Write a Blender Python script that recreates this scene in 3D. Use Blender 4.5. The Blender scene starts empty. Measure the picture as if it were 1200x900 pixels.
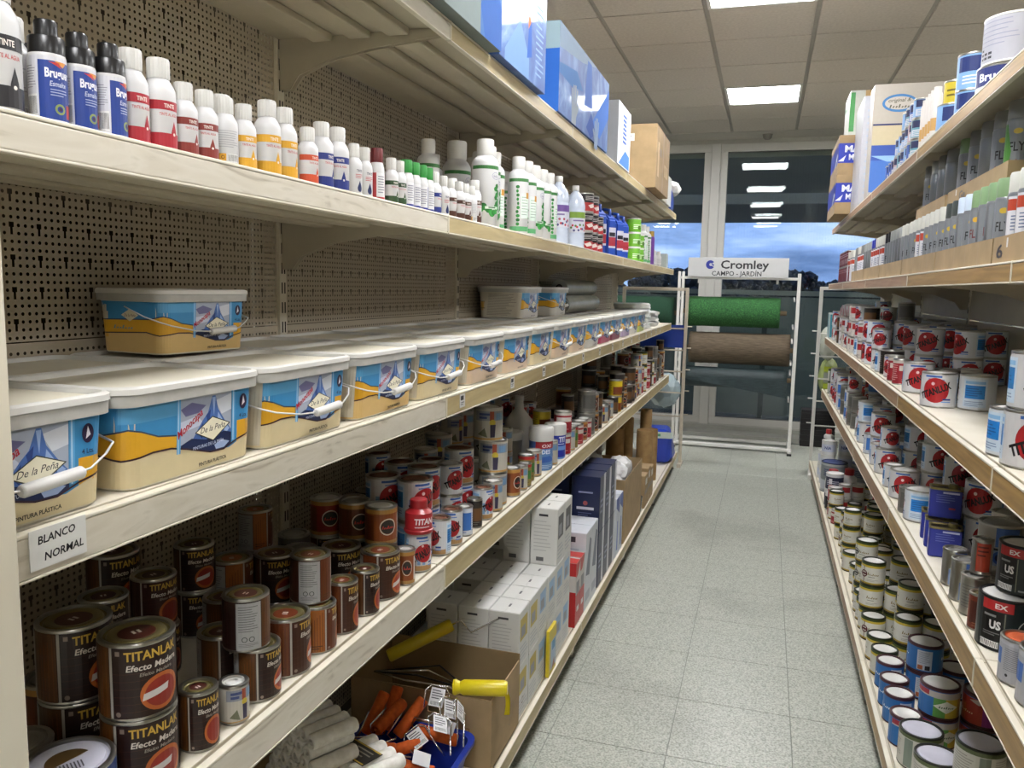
import bpy, bmesh, math, random
from mathutils import Vector, Matrix
from mathutils.geometry import tessellate_polygon

SC = bpy.context.scene
COL = SC.collection
PI = math.pi
RND = random.Random(7)

# ------------------------------------------------------------------ camera
cam_d = bpy.data.cameras.new('camera')
cam = bpy.data.objects.new('camera', cam_d)
COL.objects.link(cam)
cam_d.sensor_width = 36.0
cam_d.lens = 946.0 / 1200.0 * 36.0
cam_d.clip_start = 0.05
cam_d.clip_end = 300
right = Vector((0.95400, 0.2990, 0.0210))
down = Vector((0.0560, -0.1080, -0.99258))
fwd = Vector((-0.2945, 0.9482, -0.1198)).normalized()
right = (right - fwd * right.dot(fwd)).normalized()
up = right.cross(fwd)
cam.matrix_world = Matrix((
    (right.x, up.x, -fwd.x, 0.0),
    (right.y, up.y, -fwd.y, 0.0),
    (right.z, up.z, -fwd.z, 1.48),
    (0, 0, 0, 1)))
SC.camera = cam

# ------------------------------------------------------------------ world: dusk sky with broken cloud
world = bpy.data.worlds.new('dusk_sky')
SC.world = world
world.use_nodes = True
wt = world.node_tree
wt.nodes.clear()
w_out = wt.nodes.new('ShaderNodeOutputWorld')
w_bg = wt.nodes.new('ShaderNodeBackground')
w_geo = wt.nodes.new('ShaderNodeTexCoord')
w_map = wt.nodes.new('ShaderNodeMapping')
w_map.inputs['Scale'].default_value = (1.6, 1.6, 9.0)
w_n = wt.nodes.new('ShaderNodeTexNoise')
w_n.inputs['Scale'].default_value = 2.6
w_n.inputs['Detail'].default_value = 6
w_n.inputs['Roughness'].default_value = 0.55
w_r = wt.nodes.new('ShaderNodeValToRGB')
w_r.color_ramp.elements[0].position = 0.36
w_r.color_ramp.elements[0].color = (0.085, 0.14, 0.29, 1)
w_r.color_ramp.elements[1].position = 0.66
w_r.color_ramp.elements[1].color = (0.46, 0.54, 0.76, 1)
e = w_r.color_ramp.elements.new(0.5)
e.color = (0.20, 0.30, 0.57, 1)
wt.links.new(w_geo.outputs['Generated'], w_map.inputs['Vector'])
wt.links.new(w_map.outputs['Vector'], w_n.inputs['Vector'])
wt.links.new(w_n.outputs['Fac'], w_r.inputs['Fac'])
wt.links.new(w_r.outputs['Color'], w_bg.inputs['Color'])
wt.links.new(w_bg.outputs['Background'], w_out.inputs['Surface'])
w_bg.inputs['Strength'].default_value = 1.75

# ------------------------------------------------------------------ exposure
LAMP_STRENGTH = 34.0
SC.view_settings.view_transform = 'Standard'
SC.view_settings.look = 'None'
SC.view_settings.gamma = 1.0
SC.view_settings.use_curve_mapping = False
SC.view_settings.exposure = 0.47

# ------------------------------------------------------------------ materials
MATS = {}

def _nodes(name):
    m = bpy.data.materials.new(name)
    m.use_nodes = True
    nt = m.node_tree
    return m, nt, nt.nodes['Principled BSDF']

def srgb(c):
    return tuple(((v / 12.92) if v <= 0.04045 else ((v + 0.055) / 1.055) ** 2.4) for v in c)

def hexc(h):
    return srgb(tuple(int(h[i:i + 2], 16) / 255 for i in (0, 2, 4)))

def mat(name, col, rough=0.5, metal=0.0, var=0.06, scale=30.0, bump=0.0, spec=0.5, coat=0.0, trans=0.0):
    """plain procedural material: base colour with faint noise variation"""
    if name in MATS:
        return MATS[name]
    m, nt, p = _nodes(name)
    if isinstance(col, str):
        col = hexc(col)
    p.inputs['Roughness'].default_value = rough
    p.inputs['Metallic'].default_value = metal
    p.inputs['Specular IOR Level'].default_value = spec
    p.inputs['Coat Weight'].default_value = coat
    p.inputs['Transmission Weight'].default_value = trans
    tc = nt.nodes.new('ShaderNodeTexCoord')
    n = nt.nodes.new('ShaderNodeTexNoise')
    n.inputs['Scale'].default_value = scale
    n.inputs['Detail'].default_value = 3
    nt.links.new(tc.outputs['Object'], n.inputs['Vector'])
    mx = nt.nodes.new('ShaderNodeMix')
    mx.data_type = 'RGBA'
    lo = tuple(max(0, c * (1 - var * 2)) for c in col) + (1,)
    hi = tuple(min(1, c * (1 + var)) for c in col) + (1,)
    mx.inputs['A'].default_value = lo
    mx.inputs['B'].default_value = hi
    nt.links.new(n.outputs['Fac'], mx.inputs['Factor'])
    nt.links.new(mx.outputs['Result'], p.inputs['Base Color'])
    if bump:
        b = nt.nodes.new('ShaderNodeBump')
        b.inputs['Strength'].default_value = bump
        b.inputs['Distance'].default_value = 0.002
        nt.links.new(n.outputs['Fac'], b.inputs['Height'])
        nt.links.new(b.outputs['Normal'], p.inputs['Normal'])
    MATS[name] = m
    return m

def ink(h):
    """printed colour, by hex code"""
    return mat('ink_' + h, h, rough=0.38, var=0.03, scale=60)

def ramp_mat(name, stops, scale=(1, 1, 1), noise=8.0, detail=6, rough=0.5, bump=0.0, distort=0.0, coat=0.0):
    """noise through a colour ramp, in object space"""
    if name in MATS:
        return MATS[name]
    m, nt, p = _nodes(name)
    tc = nt.nodes.new('ShaderNodeTexCoord')
    mp = nt.nodes.new('ShaderNodeMapping')
    mp.inputs['Scale'].default_value = scale
    n = nt.nodes.new('ShaderNodeTexNoise')
    n.inputs['Scale'].default_value = noise
    n.inputs['Detail'].default_value = detail
    n.inputs['Distortion'].default_value = distort
    r = nt.nodes.new('ShaderNodeValToRGB')
    els = r.color_ramp.elements
    while len(els) < len(stops):
        els.new(0.5)
    for el, (pos, c) in zip(els, stops):
        el.position = pos
        el.color = (hexc(c) if isinstance(c, str) else c) + (1,)
    nt.links.new(tc.outputs['Object'], mp.inputs['Vector'])
    nt.links.new(mp.outputs['Vector'], n.inputs['Vector'])
    nt.links.new(n.outputs['Fac'], r.inputs['Fac'])
    nt.links.new(r.outputs['Color'], p.inputs['Base Color'])
    p.inputs['Roughness'].default_value = rough
    p.inputs['Coat Weight'].default_value = coat
    if bump:
        b = nt.nodes.new('ShaderNodeBump')
        b.inputs['Strength'].default_value = bump
        b.inputs['Distance'].default_value = 0.001
        nt.links.new(n.outputs['Fac'], b.inputs['Height'])
        nt.links.new(b.outputs['Normal'], p.inputs['Normal'])
    MATS[name] = m
    return m

def emit_mat(name, col, strength):
    m, nt, p = _nodes(name)
    p.inputs['Base Color'].default_value = (0.8, 0.8, 0.8, 1)
    p.inputs['Emission Color'].default_value = col + (1,)
    p.inputs['Emission Strength'].default_value = strength
    MATS[name] = m
    return m

def glass_mat(name, tint=(0.86, 0.9, 0.9), refl=1.0):
    m = bpy.data.materials.new(name)
    m.use_nodes = True
    nt = m.node_tree
    nt.nodes.clear()
    o = nt.nodes.new('ShaderNodeOutputMaterial')
    t = nt.nodes.new('ShaderNodeBsdfTransparent')
    t.inputs['Color'].default_value = tint + (1,)
    g = nt.nodes.new('ShaderNodeBsdfGlossy')
    g.inputs['Roughness'].default_value = 0.0
    f = nt.nodes.new('ShaderNodeFresnel')
    f.inputs['IOR'].default_value = 1.5
    mx = nt.nodes.new('ShaderNodeMixShader')
    nt.links.new(f.outputs['Fac'], mx.inputs['Fac'])
    nt.links.new(t.outputs['BSDF'], mx.inputs[1])
    nt.links.new(g.outputs['BSDF'], mx.inputs[2])
    nt.links.new(mx.outputs['Shader'], o.inputs['Surface'])
    MATS[name] = m
    return m

STEEL = mat('tinplate', 'b9b8b2', rough=0.28, metal=1.0, var=0.08, scale=12)
CHROME = mat('bright_wire', 'd8d8d6', rough=0.2, metal=1.0, var=0.05)
WHITE_PLASTIC = mat('white_plastic', 'd2d1cd', rough=0.4, var=0.03)
WHITE_METAL = mat('white_painted_metal', 'd4d3ce', rough=0.35, var=0.03)
CARD = ramp_mat('cardboard', [(0.3, '96805e'), (0.7, 'a98f6a')], noise=14, rough=0.8, bump=0.1)
CARD_IN = mat('cardboard_inside', '8f7a58', rough=0.85, var=0.06)

# ------------------------------------------------------------------ mesh helpers
def new_mesh(name, verts, faces, mats, mi=None, smooth=False):
    me = bpy.data.meshes.new(name)
    me.from_pydata([tuple(v) for v in verts], [], faces)
    for m in (mats if isinstance(mats, (list, tuple)) else [mats]):
        me.materials.append(m)
    if mi is not None:
        me.polygons.foreach_set('material_index', mi)
    if smooth:
        me.polygons.foreach_set('use_smooth', [True] * len(me.polygons))
    me.update()
    return me

def bm_mesh(name, bm, mats, smooth=False):
    bmesh.ops.recalc_face_normals(bm, faces=bm.faces)
    me = bpy.data.meshes.new(name)
    if smooth:
        for f in bm.faces:
            f.smooth = True
    bm.to_mesh(me)
    bm.free()
    for m in (mats if isinstance(mats, (list, tuple)) else [mats]):
        me.materials.append(m)
    return me

def add_box(bm, x0, x1, y0, y1, z0, z1, bev=0.0, mi=0):
    r = bmesh.ops.create_cube(bm, size=1.0)
    vs = r['verts']
    for v in vs:
        v.co = Vector(((x0 + x1) / 2 + v.co.x * (x1 - x0), (y0 + y1) / 2 + v.co.y * (y1 - y0), (z0 + z1) / 2 + v.co.z * (z1 - z0)))
    fs = set(f for v in vs for f in v.link_faces)
    for f in fs:
        f.material_index = mi
    if bev > 0:
        es = list(set(e for v in vs for e in v.link_edges))
        r2 = bmesh.ops.bevel(bm, geom=es, offset=bev, segments=2, affect='EDGES', profile=0.5)
        for f in r2['faces']:
            f.material_index = mi
    return vs

def box_mesh(name, dims, m, bev=0.0, base=True):
    bm = bmesh.new()
    x, y, z = dims
    add_box(bm, -x / 2, x / 2, -y / 2, y / 2, 0 if base else -z / 2, z if base else z / 2, bev)
    return bm_mesh(name, bm, m)

def boxes_mesh(name, boxes, m, bev=0.0):
    bm = bmesh.new()
    for b in boxes:
        add_box(bm, *b, bev=bev)
    return bm_mesh(name, bm, m)

def lathe(name, prof, mats, seg=32, mi=None, caps=True, smooth_deg=40):
    """prof: list of (radius, z); closes to the axis where radius is 0"""
    verts, faces, fmi = [], [], []
    rings = []
    for (r, z) in prof:
        if r <= 1e-6:
            rings.append([len(verts)])
            verts.append((0, 0, z))
        else:
            rings.append(list(range(len(verts), len(verts) + seg)))
            for k in range(seg):
                a = 2 * PI * k / seg
                verts.append((r * math.sin(a), -r * math.cos(a), z))
    for i in range(len(prof) - 1):
        a, b = rings[i], rings[i + 1]
        m_ = mi[i] if mi else 0
        for k in range(seg):
            k2 = (k + 1) % seg
            if len(a) == 1 and len(b) == 1:
                continue
            if len(a) == 1:
                faces.append((a[0], b[k2], b[k]))
            elif len(b) == 1:
                faces.append((a[k], a[k2], b[0]))
            else:
                faces.append((a[k], a[k2], b[k2], b[k]))
            fmi.append(m_)
    me = new_mesh(name, verts, faces, mats, fmi)
    smooth_by_angle(me, smooth_deg)
    return me

def smooth_by_angle(me, deg=40):
    me.polygons.foreach_set('use_smooth', [True] * len(me.polygons))
    bm = bmesh.new()
    bm.from_mesh(me)
    lim = math.radians(deg)
    for ed in bm.edges:
        if len(ed.link_faces) == 2:
            ed.smooth = ed.calc_face_angle(0) < lim
        else:
            ed.smooth = False
    bm.to_mesh(me)
    bm.free()

def tube(bm, pts, r, seg=8, mi=0, cap=True):
    """round bar along a polyline"""
    pts = [Vector(p) for p in pts]
    rings = []
    n = len(pts)
    ref = None
    for i, p in enumerate(pts):
        d = (pts[min(i + 1, n - 1)] - pts[max(i - 1, 0)]).normalized()
        if ref is None:
            ref = d.orthogonal().normalized()
        ref = (ref - d * ref.dot(d)).normalized()
        b = d.cross(ref)
        rr = r[i] if isinstance(r, (list, tuple)) else r
        rings.append([bm.verts.new(p + ref * (rr * math.cos(2 * PI * k / seg)) + b * (rr * math.sin(2 * PI * k / seg))) for k in range(seg)])
    for i in range(n - 1):
        for k in range(seg):
            f = bm.faces.new((rings[i][k], rings[i][(k + 1) % seg], rings[i + 1][(k + 1) % seg], rings[i + 1][k]))
            f.material_index = mi
            f.smooth = True
    if cap:
        for rg, rev in ((rings[0], True), (rings[-1], False)):
            f = bm.faces.new(rg[::-1] if rev else rg)
            f.material_index = mi

def tube_mesh(name, pts, r, m, seg=8):
    bm = bmesh.new()
    tube(bm, pts, r, seg)
    return bm_mesh(name, bm, m)

# ------------------------------------------------------------------ printed matter: thin shells of flat print wrapped on the ware
_TXT = {}

def text_tris(s, bold=0.0, shear=0.0):
    """triangles of a line of lettering, cap height about 1, starting at x = 0"""
    key = (s, bold, shear)
    if key in _TXT:
        return _TXT[key]
    cu = bpy.data.curves.new('lettering', 'FONT')
    cu.body = s
    cu.size = 1.42
    cu.offset = bold
    cu.shear = shear
    cu.resolution_u = 2
    ob = bpy.data.objects.new('lettering', cu)
    dg = bpy.context.evaluated_depsgraph_get()
    me = bpy.data.meshes.new_from_object(ob)
    me.calc_loop_triangles()
    tr = [[(me.vertices[i].co.x, me.vertices[i].co.y) for i in t.vertices] for t in me.loop_triangles]
    bpy.data.objects.remove(ob)
    bpy.data.curves.remove(cu)
    bpy.data.meshes.remove(me)
    xs = [p[0] for t in tr for p in t] or [0, 1]
    x0, x1 = min(xs), max(xs)
    tr = [[(p[0] - x0, p[1]) for p in t] for t in tr]
    _TXT[key] = (tr, x1 - x0)
    return _TXT[key]

class Print:
    """collects flat print in (u, v) metres; layers keep later shapes on top"""
    def __init__(self):
        self.polys = []
        self.mats = []
        self.layer = 0
    def _m(self, m):
        if isinstance(m, str):
            m = ink(m)
        if m not in self.mats:
            self.mats.append(m)
        return self.mats.index(m)
    def poly(self, pts, m, up=True):
        if up:
            self.layer += 1
        self.polys.append((pts, self._m(m), self.layer))
        return self
    def rect(self, u0, u1, v0, v1, m, up=True):
        return self.poly([(u0, v0), (u1, v0), (u1, v1), (u0, v1)], m, up)
    def disc(self, u, v, r, m, ry=None, n=28, rot=0.0):
        ry = ry or r
        return self.poly([(u + r * math.cos(2 * PI * k / n) * math.cos(rot) - ry * math.sin(2 * PI * k / n) * math.sin(rot),
                           v + r * math.cos(2 * PI * k / n) * math.sin(rot) + ry * math.sin(2 * PI * k / n) * math.cos(rot)) for k in range(n)], m)
    def ring(self, u, v, r, t, m, ry=None, n=32):
        ry = ry or r
        self.layer += 1
        mm = self._m(m)
        for k in range(n):
            a, b = 2 * PI * k / n, 2 * PI * (k + 1) / n
            self.polys.append(([(u + r * math.cos(a), v + ry * math.sin(a)), (u + r * math.cos(b), v + ry * math.sin(b)),
                                (u + (r - t) * math.cos(b), v + (ry - t) * math.sin(b)), (u + (r - t) * math.cos(a), v + (ry - t) * math.sin(a))], mm, self.layer))
        return self
    def text(self, s, u, v, h, m, bold=0.02, shear=0.0, rot=0.0, align='c', width=None):
        tr, w = text_tris(s, bold, shear)
        kx = h
        if width:
            kx = width / w
        w *= kx
        off = {'c': -w / 2, 'l': 0, 'r': -w}[align]
        c, sn = math.cos(rot), math.sin(rot)
        self.layer += 1
        mm = self._m(m)
        for t in tr:
            pts = []
            for (x, y) in t:
                x, y = x * kx + off, y * h
                pts.append((u + x * c - y * sn, v + x * sn + y * c))
            self.polys.append((pts, mm, self.layer))
        return self
    def lines(self, u0, u1, v0, v1, n, m, fill=0.45, seed=1):
        """rows of small print too fine to read"""
        rr = random.Random(seed)
        self.layer += 1
        mm = self._m(m)
        dv = (v1 - v0) / n
        for k in range(n):
            b = v0 + dv * (k + 0.5)
            e_ = u0 + (u1 - u0) * rr.uniform(0.65, 1.0)
            h = dv * fill / 2
            self.polys.append(([(u0, b - h), (e_, b - h), (e_, b + h), (u0, b + h)], mm, self.layer))
        return self
    def barcode(self, u0, u1, v0, v1, paper='e8e8e6', bar='2a2a2a', n=12):
        self.rect(u0, u1, v0, v1, paper)
        self.layer += 1
        mm = self._m(bar)
        w = (u1 - u0) / n
        rr = random.Random(n)
        for k in range(n):
            a = u0 + w * (k + 0.2)
            self.polys.append(([(a, v0 + 0.1 * (v1 - v0)), (a + w * rr.uniform(.3, .6), v0 + 0.1 * (v1 - v0)),
                                (a + w * rr.uniform(.3, .6), v1 - 0.1 * (v1 - v0)), (a, v1 - 0.1 * (v1 - v0))], mm, self.layer))
        return self
    def build(self, name, fn, step=None, umin=None, umax=None, gap=0.00004):
        """fn(u, v, lift) -> point on the ware"""
        bm = bmesh.new()
        for pts, mi, lay in self.polys:
            vs = [bm.verts.new((p[0], p[1], lay)) for p in pts]
            try:
                f = bm.faces.new(vs)
                f.material_index = mi
            except ValueError:
                pass
        big = [f for f in bm.faces if len(f.verts) > 4]
        if big:
            bmesh.ops.triangulate(bm, faces=big)
        if step:
            us = [v.co.x for v in bm.verts]
            if us:
                a, b = min(us), max(us)
                k = math.ceil(a / step)
                while k * step < b:
                    bmesh.ops.bisect_plane(bm, geom=bm.verts[:] + bm.edges[:] + bm.faces[:], plane_co=(k * step, 0, 0), plane_no=(1, 0, 0), dist=1e-7)
                    k += 1
        for v in bm.verts:
            v.co = fn(v.co.x, v.co.y, 0.0002 + v.co.z * gap)
        me = bpy.data.meshes.new(name)
        bm.to_mesh(me)
        bm.free()
        for m in self.mats:
            me.materials.append(m)
        return me

def on_cyl(r, step=None):
    """wrap round a can; with a step, keeps to the facets of its wall so layers never cross"""
    def one(u, v, l):
        return ((r + l) * math.sin(u / r), -(r + l) * math.cos(u / r), v)
    if not step:
        return one
    def fac(u, v, l):
        k = math.floor(u / step + 1e-6)
        t = u / step - k
        a, b = one(k * step, v, l), one((k + 1) * step, v, l)
        return (a[0] + (b[0] - a[0]) * t, a[1] + (b[1] - a[1]) * t, v)
    return fac

def on_front(y):
    """flat print on the face that looks along -Y"""
    return lambda u, v, l: (u, y - l, v)

def on_side(x):
    """flat print on the face that looks along +X (u runs along +Y)"""
    return lambda u, v, l: (x + l, u, v)

def on_end(y):
    return on_front(y)

def on_top(z):
    return lambda u, v, l: (u, v, z + l)

# ------------------------------------------------------------------ objects
def link(name, me, parent=None, loc=None, rot=None):
    o = bpy.data.objects.new(name, me)
    COL.objects.link(o)
    if parent is not None:
        o.parent = parent
    if loc is not None:
        o.location = loc
    if rot is not None:
        o.rotation_euler = rot
    return o

def tag(o, label, cat, group=None, kind=None):
    o['label'] = label
    o['category'] = cat
    if group:
        o['group'] = group
    if kind:
        o['kind'] = kind
    return o

class Kit:
    """one kind of ware: its parts, built once; put() stands one more individual with its own copies of the parts"""
    def __init__(self, name, cat):
        self.name, self.cat = name, cat
        self.parts = []
        self.h = 0
        self.r = 0
    def part(self, name, me, parent=-1, label=None, loc=(0, 0, 0), rot=(0, 0, 0)):
        self.parts.append((name, me, parent, label, loc, rot))
        return len(self.parts) - 1
    def put(self, loc, rotz=0.0, label='', group=None, rot=None, scale=None):
        root = bpy.data.objects.new(self.name, None)
        root.empty_display_size = 0.02
        COL.objects.link(root)
        root.location = loc
        root.rotation_euler = rot if rot is not None else (0, 0, rotz)
        if scale:
            root.scale = scale
        tag(root, label, self.cat, group)
        made = []
        for (n, me, par, lab, l, r) in self.parts:
            o = bpy.data.objects.new(n, me)
            COL.objects.link(o)
            o.parent = root if par < 0 else made[par]
            if any(l):
                o.location = l
            if any(r):
                o.rotation_euler = r
            if lab:
                o['label'] = lab
            made.append(o)
        return root
# ================================================================== the room
CEIL = 3.0
WALLY = 8.65
TERRAZZO = ramp_mat('terrazzo', [(0.28, '83877e'), (0.42, 'a0a49b'), (0.55, 'b6b9b1'), (0.70, 'c9cbc4'), (0.82, '9a9e95')], noise=150, detail=3, rough=0.36)
_nt = TERRAZZO.node_tree
_g, _n2 = _nt.nodes.new('ShaderNodeNewGeometry'), _nt.nodes.new('ShaderNodeTexNoise')
_n2.inputs['Scale'].default_value = 1.1
_n2.inputs['Detail'].default_value = 5
_r2 = _nt.nodes.new('ShaderNodeValToRGB')
_r2.color_ramp.elements[0].position, _r2.color_ramp.elements[0].color = 0.30, (0.66, 0.65, 0.62, 1)
_r2.color_ramp.elements[1].position, _r2.color_ramp.elements[1].color = 0.46, (0.96, 0.96, 0.93, 1)
_mx = _nt.nodes.new('ShaderNodeMix')
_mx.data_type = 'RGBA'
_mx.blend_type = 'MULTIPLY'
_mx.inputs['Factor'].default_value = 1.0
_ramp = [q for q in _nt.nodes if q.type == 'VALTORGB' and q is not _r2][0]
_nt.links.new(_g.outputs['Position'], _n2.inputs['Vector'])
_nt.links.new(_n2.outputs['Fac'], _r2.inputs['Fac'])
_nt.links.new(_ramp.outputs['Color'], _mx.inputs['A'])
_nt.links.new(_r2.outputs['Color'], _mx.inputs['B'])
_nt.links.new(_mx.outputs['Result'], _nt.nodes['Principled BSDF'].inputs['Base Color'])
GROUT = mat('floor_joint', '8b8f86', rough=0.8)
TILE_C = ramp_mat('ceiling_tile', [(0.35, 'b9b1a7'), (0.65, 'c4bcb2')], noise=60, rough=0.9)
GRID = mat('ceiling_grid', '9a958c', rough=0.6)
PAINT = mat('wall_paint', 'd3cfc4', rough=0.8, scale=6)
ALU = mat('window_frame_lacquer', 'c3c2bd', rough=0.38, var=0.03, scale=8)
ALU_D = mat('window_gasket', '6d6d6a', rough=0.6)

def structure(name, me, parent=None, loc=None):
    o = link(name, me, parent, loc)
    if parent is None:
        o['kind'] = 'structure'
    return o

# floor: slab with separate terrazzo tiles let into it, joints recessed
floor = structure('floor', boxes_mesh('floor', [(-4.6, 4.4, -5.2, 8.75, -0.10, -0.004)], GROUT))
FP = 0.386
tile_me = box_mesh('tile', (FP - 0.003, FP - 0.003, 0.004), TERRAZZO, bev=0.0008, base=False)
n = 0
for i in range(-4, 4):
    for j in range(3, 38):
        x = -0.225 + FP * (i + 0.5)
        y = 2.47 + FP * (j - 18 + 0.5)
        if y > WALLY - 0.2 or n >= 300:
            continue
        if 0.5 < y and -1.5 < x < 1.2:
            link('tile', tile_me, floor, (x, y, -0.002), (0, 0, RND.choice((0, PI / 2, PI, -PI / 2))))
            n += 1
link('terrazzo_edge', boxes_mesh('terrazzo_edge', [(-4.6, -1.38, -5.2, 8.7, -0.004, 0), (1.32, 4.4, -5.2, 8.7, -0.004, 0), (-1.38, 1.32, -5.2, 0.35, -0.004, 0)], TERRAZZO), floor)

# ceiling: slab above, grid bars and lay-in tiles, opal lamps in some bays
ceiling = structure('ceiling', boxes_mesh('ceiling', [(-4.6, 4.4, -5.2, 8.8, CEIL + 0.035, CEIL + 0.1)], TILE_C))
CPX, CPY = 0.583, 0.593
def cx(i):
    return -0.40 + CPX * i
def cy(j):
    return 4.70 + CPY * j
ct_me = box_mesh('ceiling_tile', (CPX - 0.026, CPY - 0.010, 0.02), TILE_C, bev=0.003)
bars = link('grid_bars', boxes_mesh('grid_bars', [(cx(i) - 0.012, cx(i) + 0.012, -5.1, 8.6, CEIL + 0.006, CEIL + 0.03) for i in range(-6, 8)], GRID), ceiling)
bars2 = link('cross_bars', boxes_mesh('cross_bars', [(-4.2, 4.2, cy(j) - 0.008, cy(j) + 0.008, CEIL + 0.008, CEIL + 0.03) for j in range(-16, 7)], GRID), ceiling)
LAMPS = set((i, j) for i in (-4, 0, 4) for j in (-13, -9, -5, -1, 3))
for i in range(-6, 7):
    for j in range(-16, 6):
        if (i, j) in LAMPS:
            continue
        if cy(j) > 3.2 and -4 <= i <= 5:
            link('ceiling_tile', ct_me, ceiling, (cx(i) + CPX / 2, cy(j) + CPY / 2, CEIL))
rest = []
for i in range(-6, 7):
    for j in range(-16, 6):
        if (i, j) in LAMPS or (cy(j) > 3.2 and -4 <= i <= 5):
            continue
        rest.append((cx(i) + 0.013, cx(i + 1) - 0.013, cy(j) + 0.005, cy(j + 1) - 0.005, CEIL, CEIL + 0.02))
o = link('far_ceiling_tiles', boxes_mesh('far_ceiling_tiles', rest, TILE_C), ceiling)
o['kind'] = 'stuff'
link('edge_strip', boxes_mesh('edge_strip', [(-4.5, 4.3, cy(6) - 0.01, WALLY, CEIL - 0.004, CEIL + 0.03)], mat('ceiling_edge', 'b5b0a7', rough=0.8)), ceiling)

LAMP_E = emit_mat('opal_diffuser', (0.985, 0.98, 1.0), LAMP_STRENGTH)
lamp_frame = boxes_mesh('lamp_frame', [(-CPX / 2 + 0.012, CPX / 2 - 0.012, -CPY / 2 + 0.006, -CPY / 2 + 0.026, -0.006, 0.03),
                                       (-CPX / 2 + 0.012, CPX / 2 - 0.012, CPY / 2 - 0.026, CPY / 2 - 0.006, -0.006, 0.03),
                                       (-CPX / 2 + 0.012, -CPX / 2 + 0.032, -CPY / 2 + 0.026, CPY / 2 - 0.026, -0.006, 0.03),
                                       (CPX / 2 - 0.032, CPX / 2 - 0.012, -CPY / 2 + 0.026, CPY / 2 - 0.026, -0.006, 0.03)], WHITE_METAL)
lamp_diff = boxes_mesh('diffuser', [(-CPX / 2 + 0.032, CPX / 2 - 0.032, -CPY / 2 + 0.026, CPY / 2 - 0.026, 0.0, 0.012)], LAMP_E)
lampk = Kit('ceiling_lamp', 'lamp')
lampk.part('lamp_frame', lamp_frame)
lampk.part('diffuser', lamp_diff)
for (i, j) in sorted(LAMPS):
    if i == 0 and j == 3:
        lab = 'square lit opal panel lamp in the ceiling nearest the window'
    elif i == 0 and j == -1:
        lab = 'square lit opal panel lamp cut by the top edge of the photo'
    else:
        lab = 'opal lamp out of view over %s, %s from window' % ({-4: 'next aisle left', 0: 'this aisle', 4: 'next aisle right'}[i], {3: 'first', -1: 'second', -5: 'third', -9: 'fourth', -13: 'fifth'}[j])
    lampk.put((cx(i) + CPX / 2, cy(j) + CPY / 2, CEIL), 0, lab, 'opal panel lamps in the ceiling')
# small smoke detector at the window end of the ceiling
sd = Kit('smoke_detector', 'detector')
sd.part('body', lathe('body', [(0, -0.05), (0.025, -0.05), (0.04, -0.035), (0.045, -0.012), (0.05, 0), (0, 0)], mat('grey_plastic', '77746d')))
sd.put((-0.075, 8.42, CEIL - 0.002), 0, 'small grey round detector on the ceiling above the window')

# ---- walls
structure('wall_left', boxes_mesh('wall_left', [(-4.6, -4.5, -5.2, 8.75, 0, CEIL + 0.035)], PAINT))
structure('wall_right', boxes_mesh('wall_right', [(4.3, 4.4, -5.2, 8.75, 0, CEIL + 0.035)], PAINT))
structure('wall_front', boxes_mesh('wall_front', [(-4.5, 4.3, -5.2, -5.1, 0, CEIL + 0.035)], PAINT))
wb = structure('wall_back', boxes_mesh('wall_back', [(-4.5, 4.3, WALLY - 0.02, WALLY + 0.12, 2.955, CEIL + 0.035), (-4.5, 4.3, WALLY - 0.05, WALLY + 0.12, 0, 0.10)], mat('back_wall', 'b4b3ac', rough=0.7)))
structure('baseboard_back', boxes_mesh('baseboard_back', [(-4.5, 4.3, WALLY - 0.32, WALLY - 0.05, 0, 0.045), (-4.5, 4.3, WALLY - 0.07, WALLY - 0.05, 0.045, 0.09)], mat('sill_stone', '9d9e96', rough=0.4)))

GLASS = glass_mat('window_glass')
def window(n, x0, x1):
    f = boxes_mesh('window_%d' % n, [(x0, x1, WALLY - 0.03, WALLY + 0.06, 0.10, 0.17), (x0, x1, WALLY - 0.03, WALLY + 0.06, 2.875, 2.955),
                                     (x0, x0 + 0.07, WALLY - 0.03, WALLY + 0.06, 0.17, 2.875), (x1 - 0.07, x1, WALLY - 0.03, WALLY + 0.06, 0.17, 2.875)], ALU, bev=0.004)
    w = structure('window_%d' % n, f)
    c = (x0 + x1) / 2
    for k, (dy, tx, tz) in enumerate(((0.0, 0.0, 0.0), (0.016, 0.0034, -0.003))):
        p = link('pane', boxes_mesh('pane', [(-(x1 - x0 - 0.12) / 2, (x1 - x0 - 0.12) / 2, 0, 0.0, -1.37, 1.37)], GLASS), w, (c, WALLY + 0.01 + dy, 1.52), (tx, 0, tz))
    link('gasket', boxes_mesh('gasket', [(x0 + 0.068, x1 - 0.068, WALLY - 0.012, WALLY - 0.004, 0.168, 0.178), (x0 + 0.068, x1 - 0.068, WALLY - 0.012, WALLY - 0.004, 2.867, 2.877)], ALU_D), w)
    return w
def pane_mesh():
    pass
window(1, -3.2, -0.605)
window(2, -0.515, 2.3)
structure('trim_1', boxes_mesh('trim_1', [(-0.605, -0.515, WALLY - 0.055, WALLY + 0.06, 0.09, 2.955)], ALU, bev=0.004))
structure('wall_back_left', boxes_mesh('wall_back_left', [(-4.5, -3.2, WALLY, WALLY + 0.12, 0.1, 2.955)], PAINT))
structure('wall_back_right', boxes_mesh('wall_back_right', [(2.3, 4.3, WALLY, WALLY + 0.12, 0.1, 2.955)], PAINT))

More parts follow.
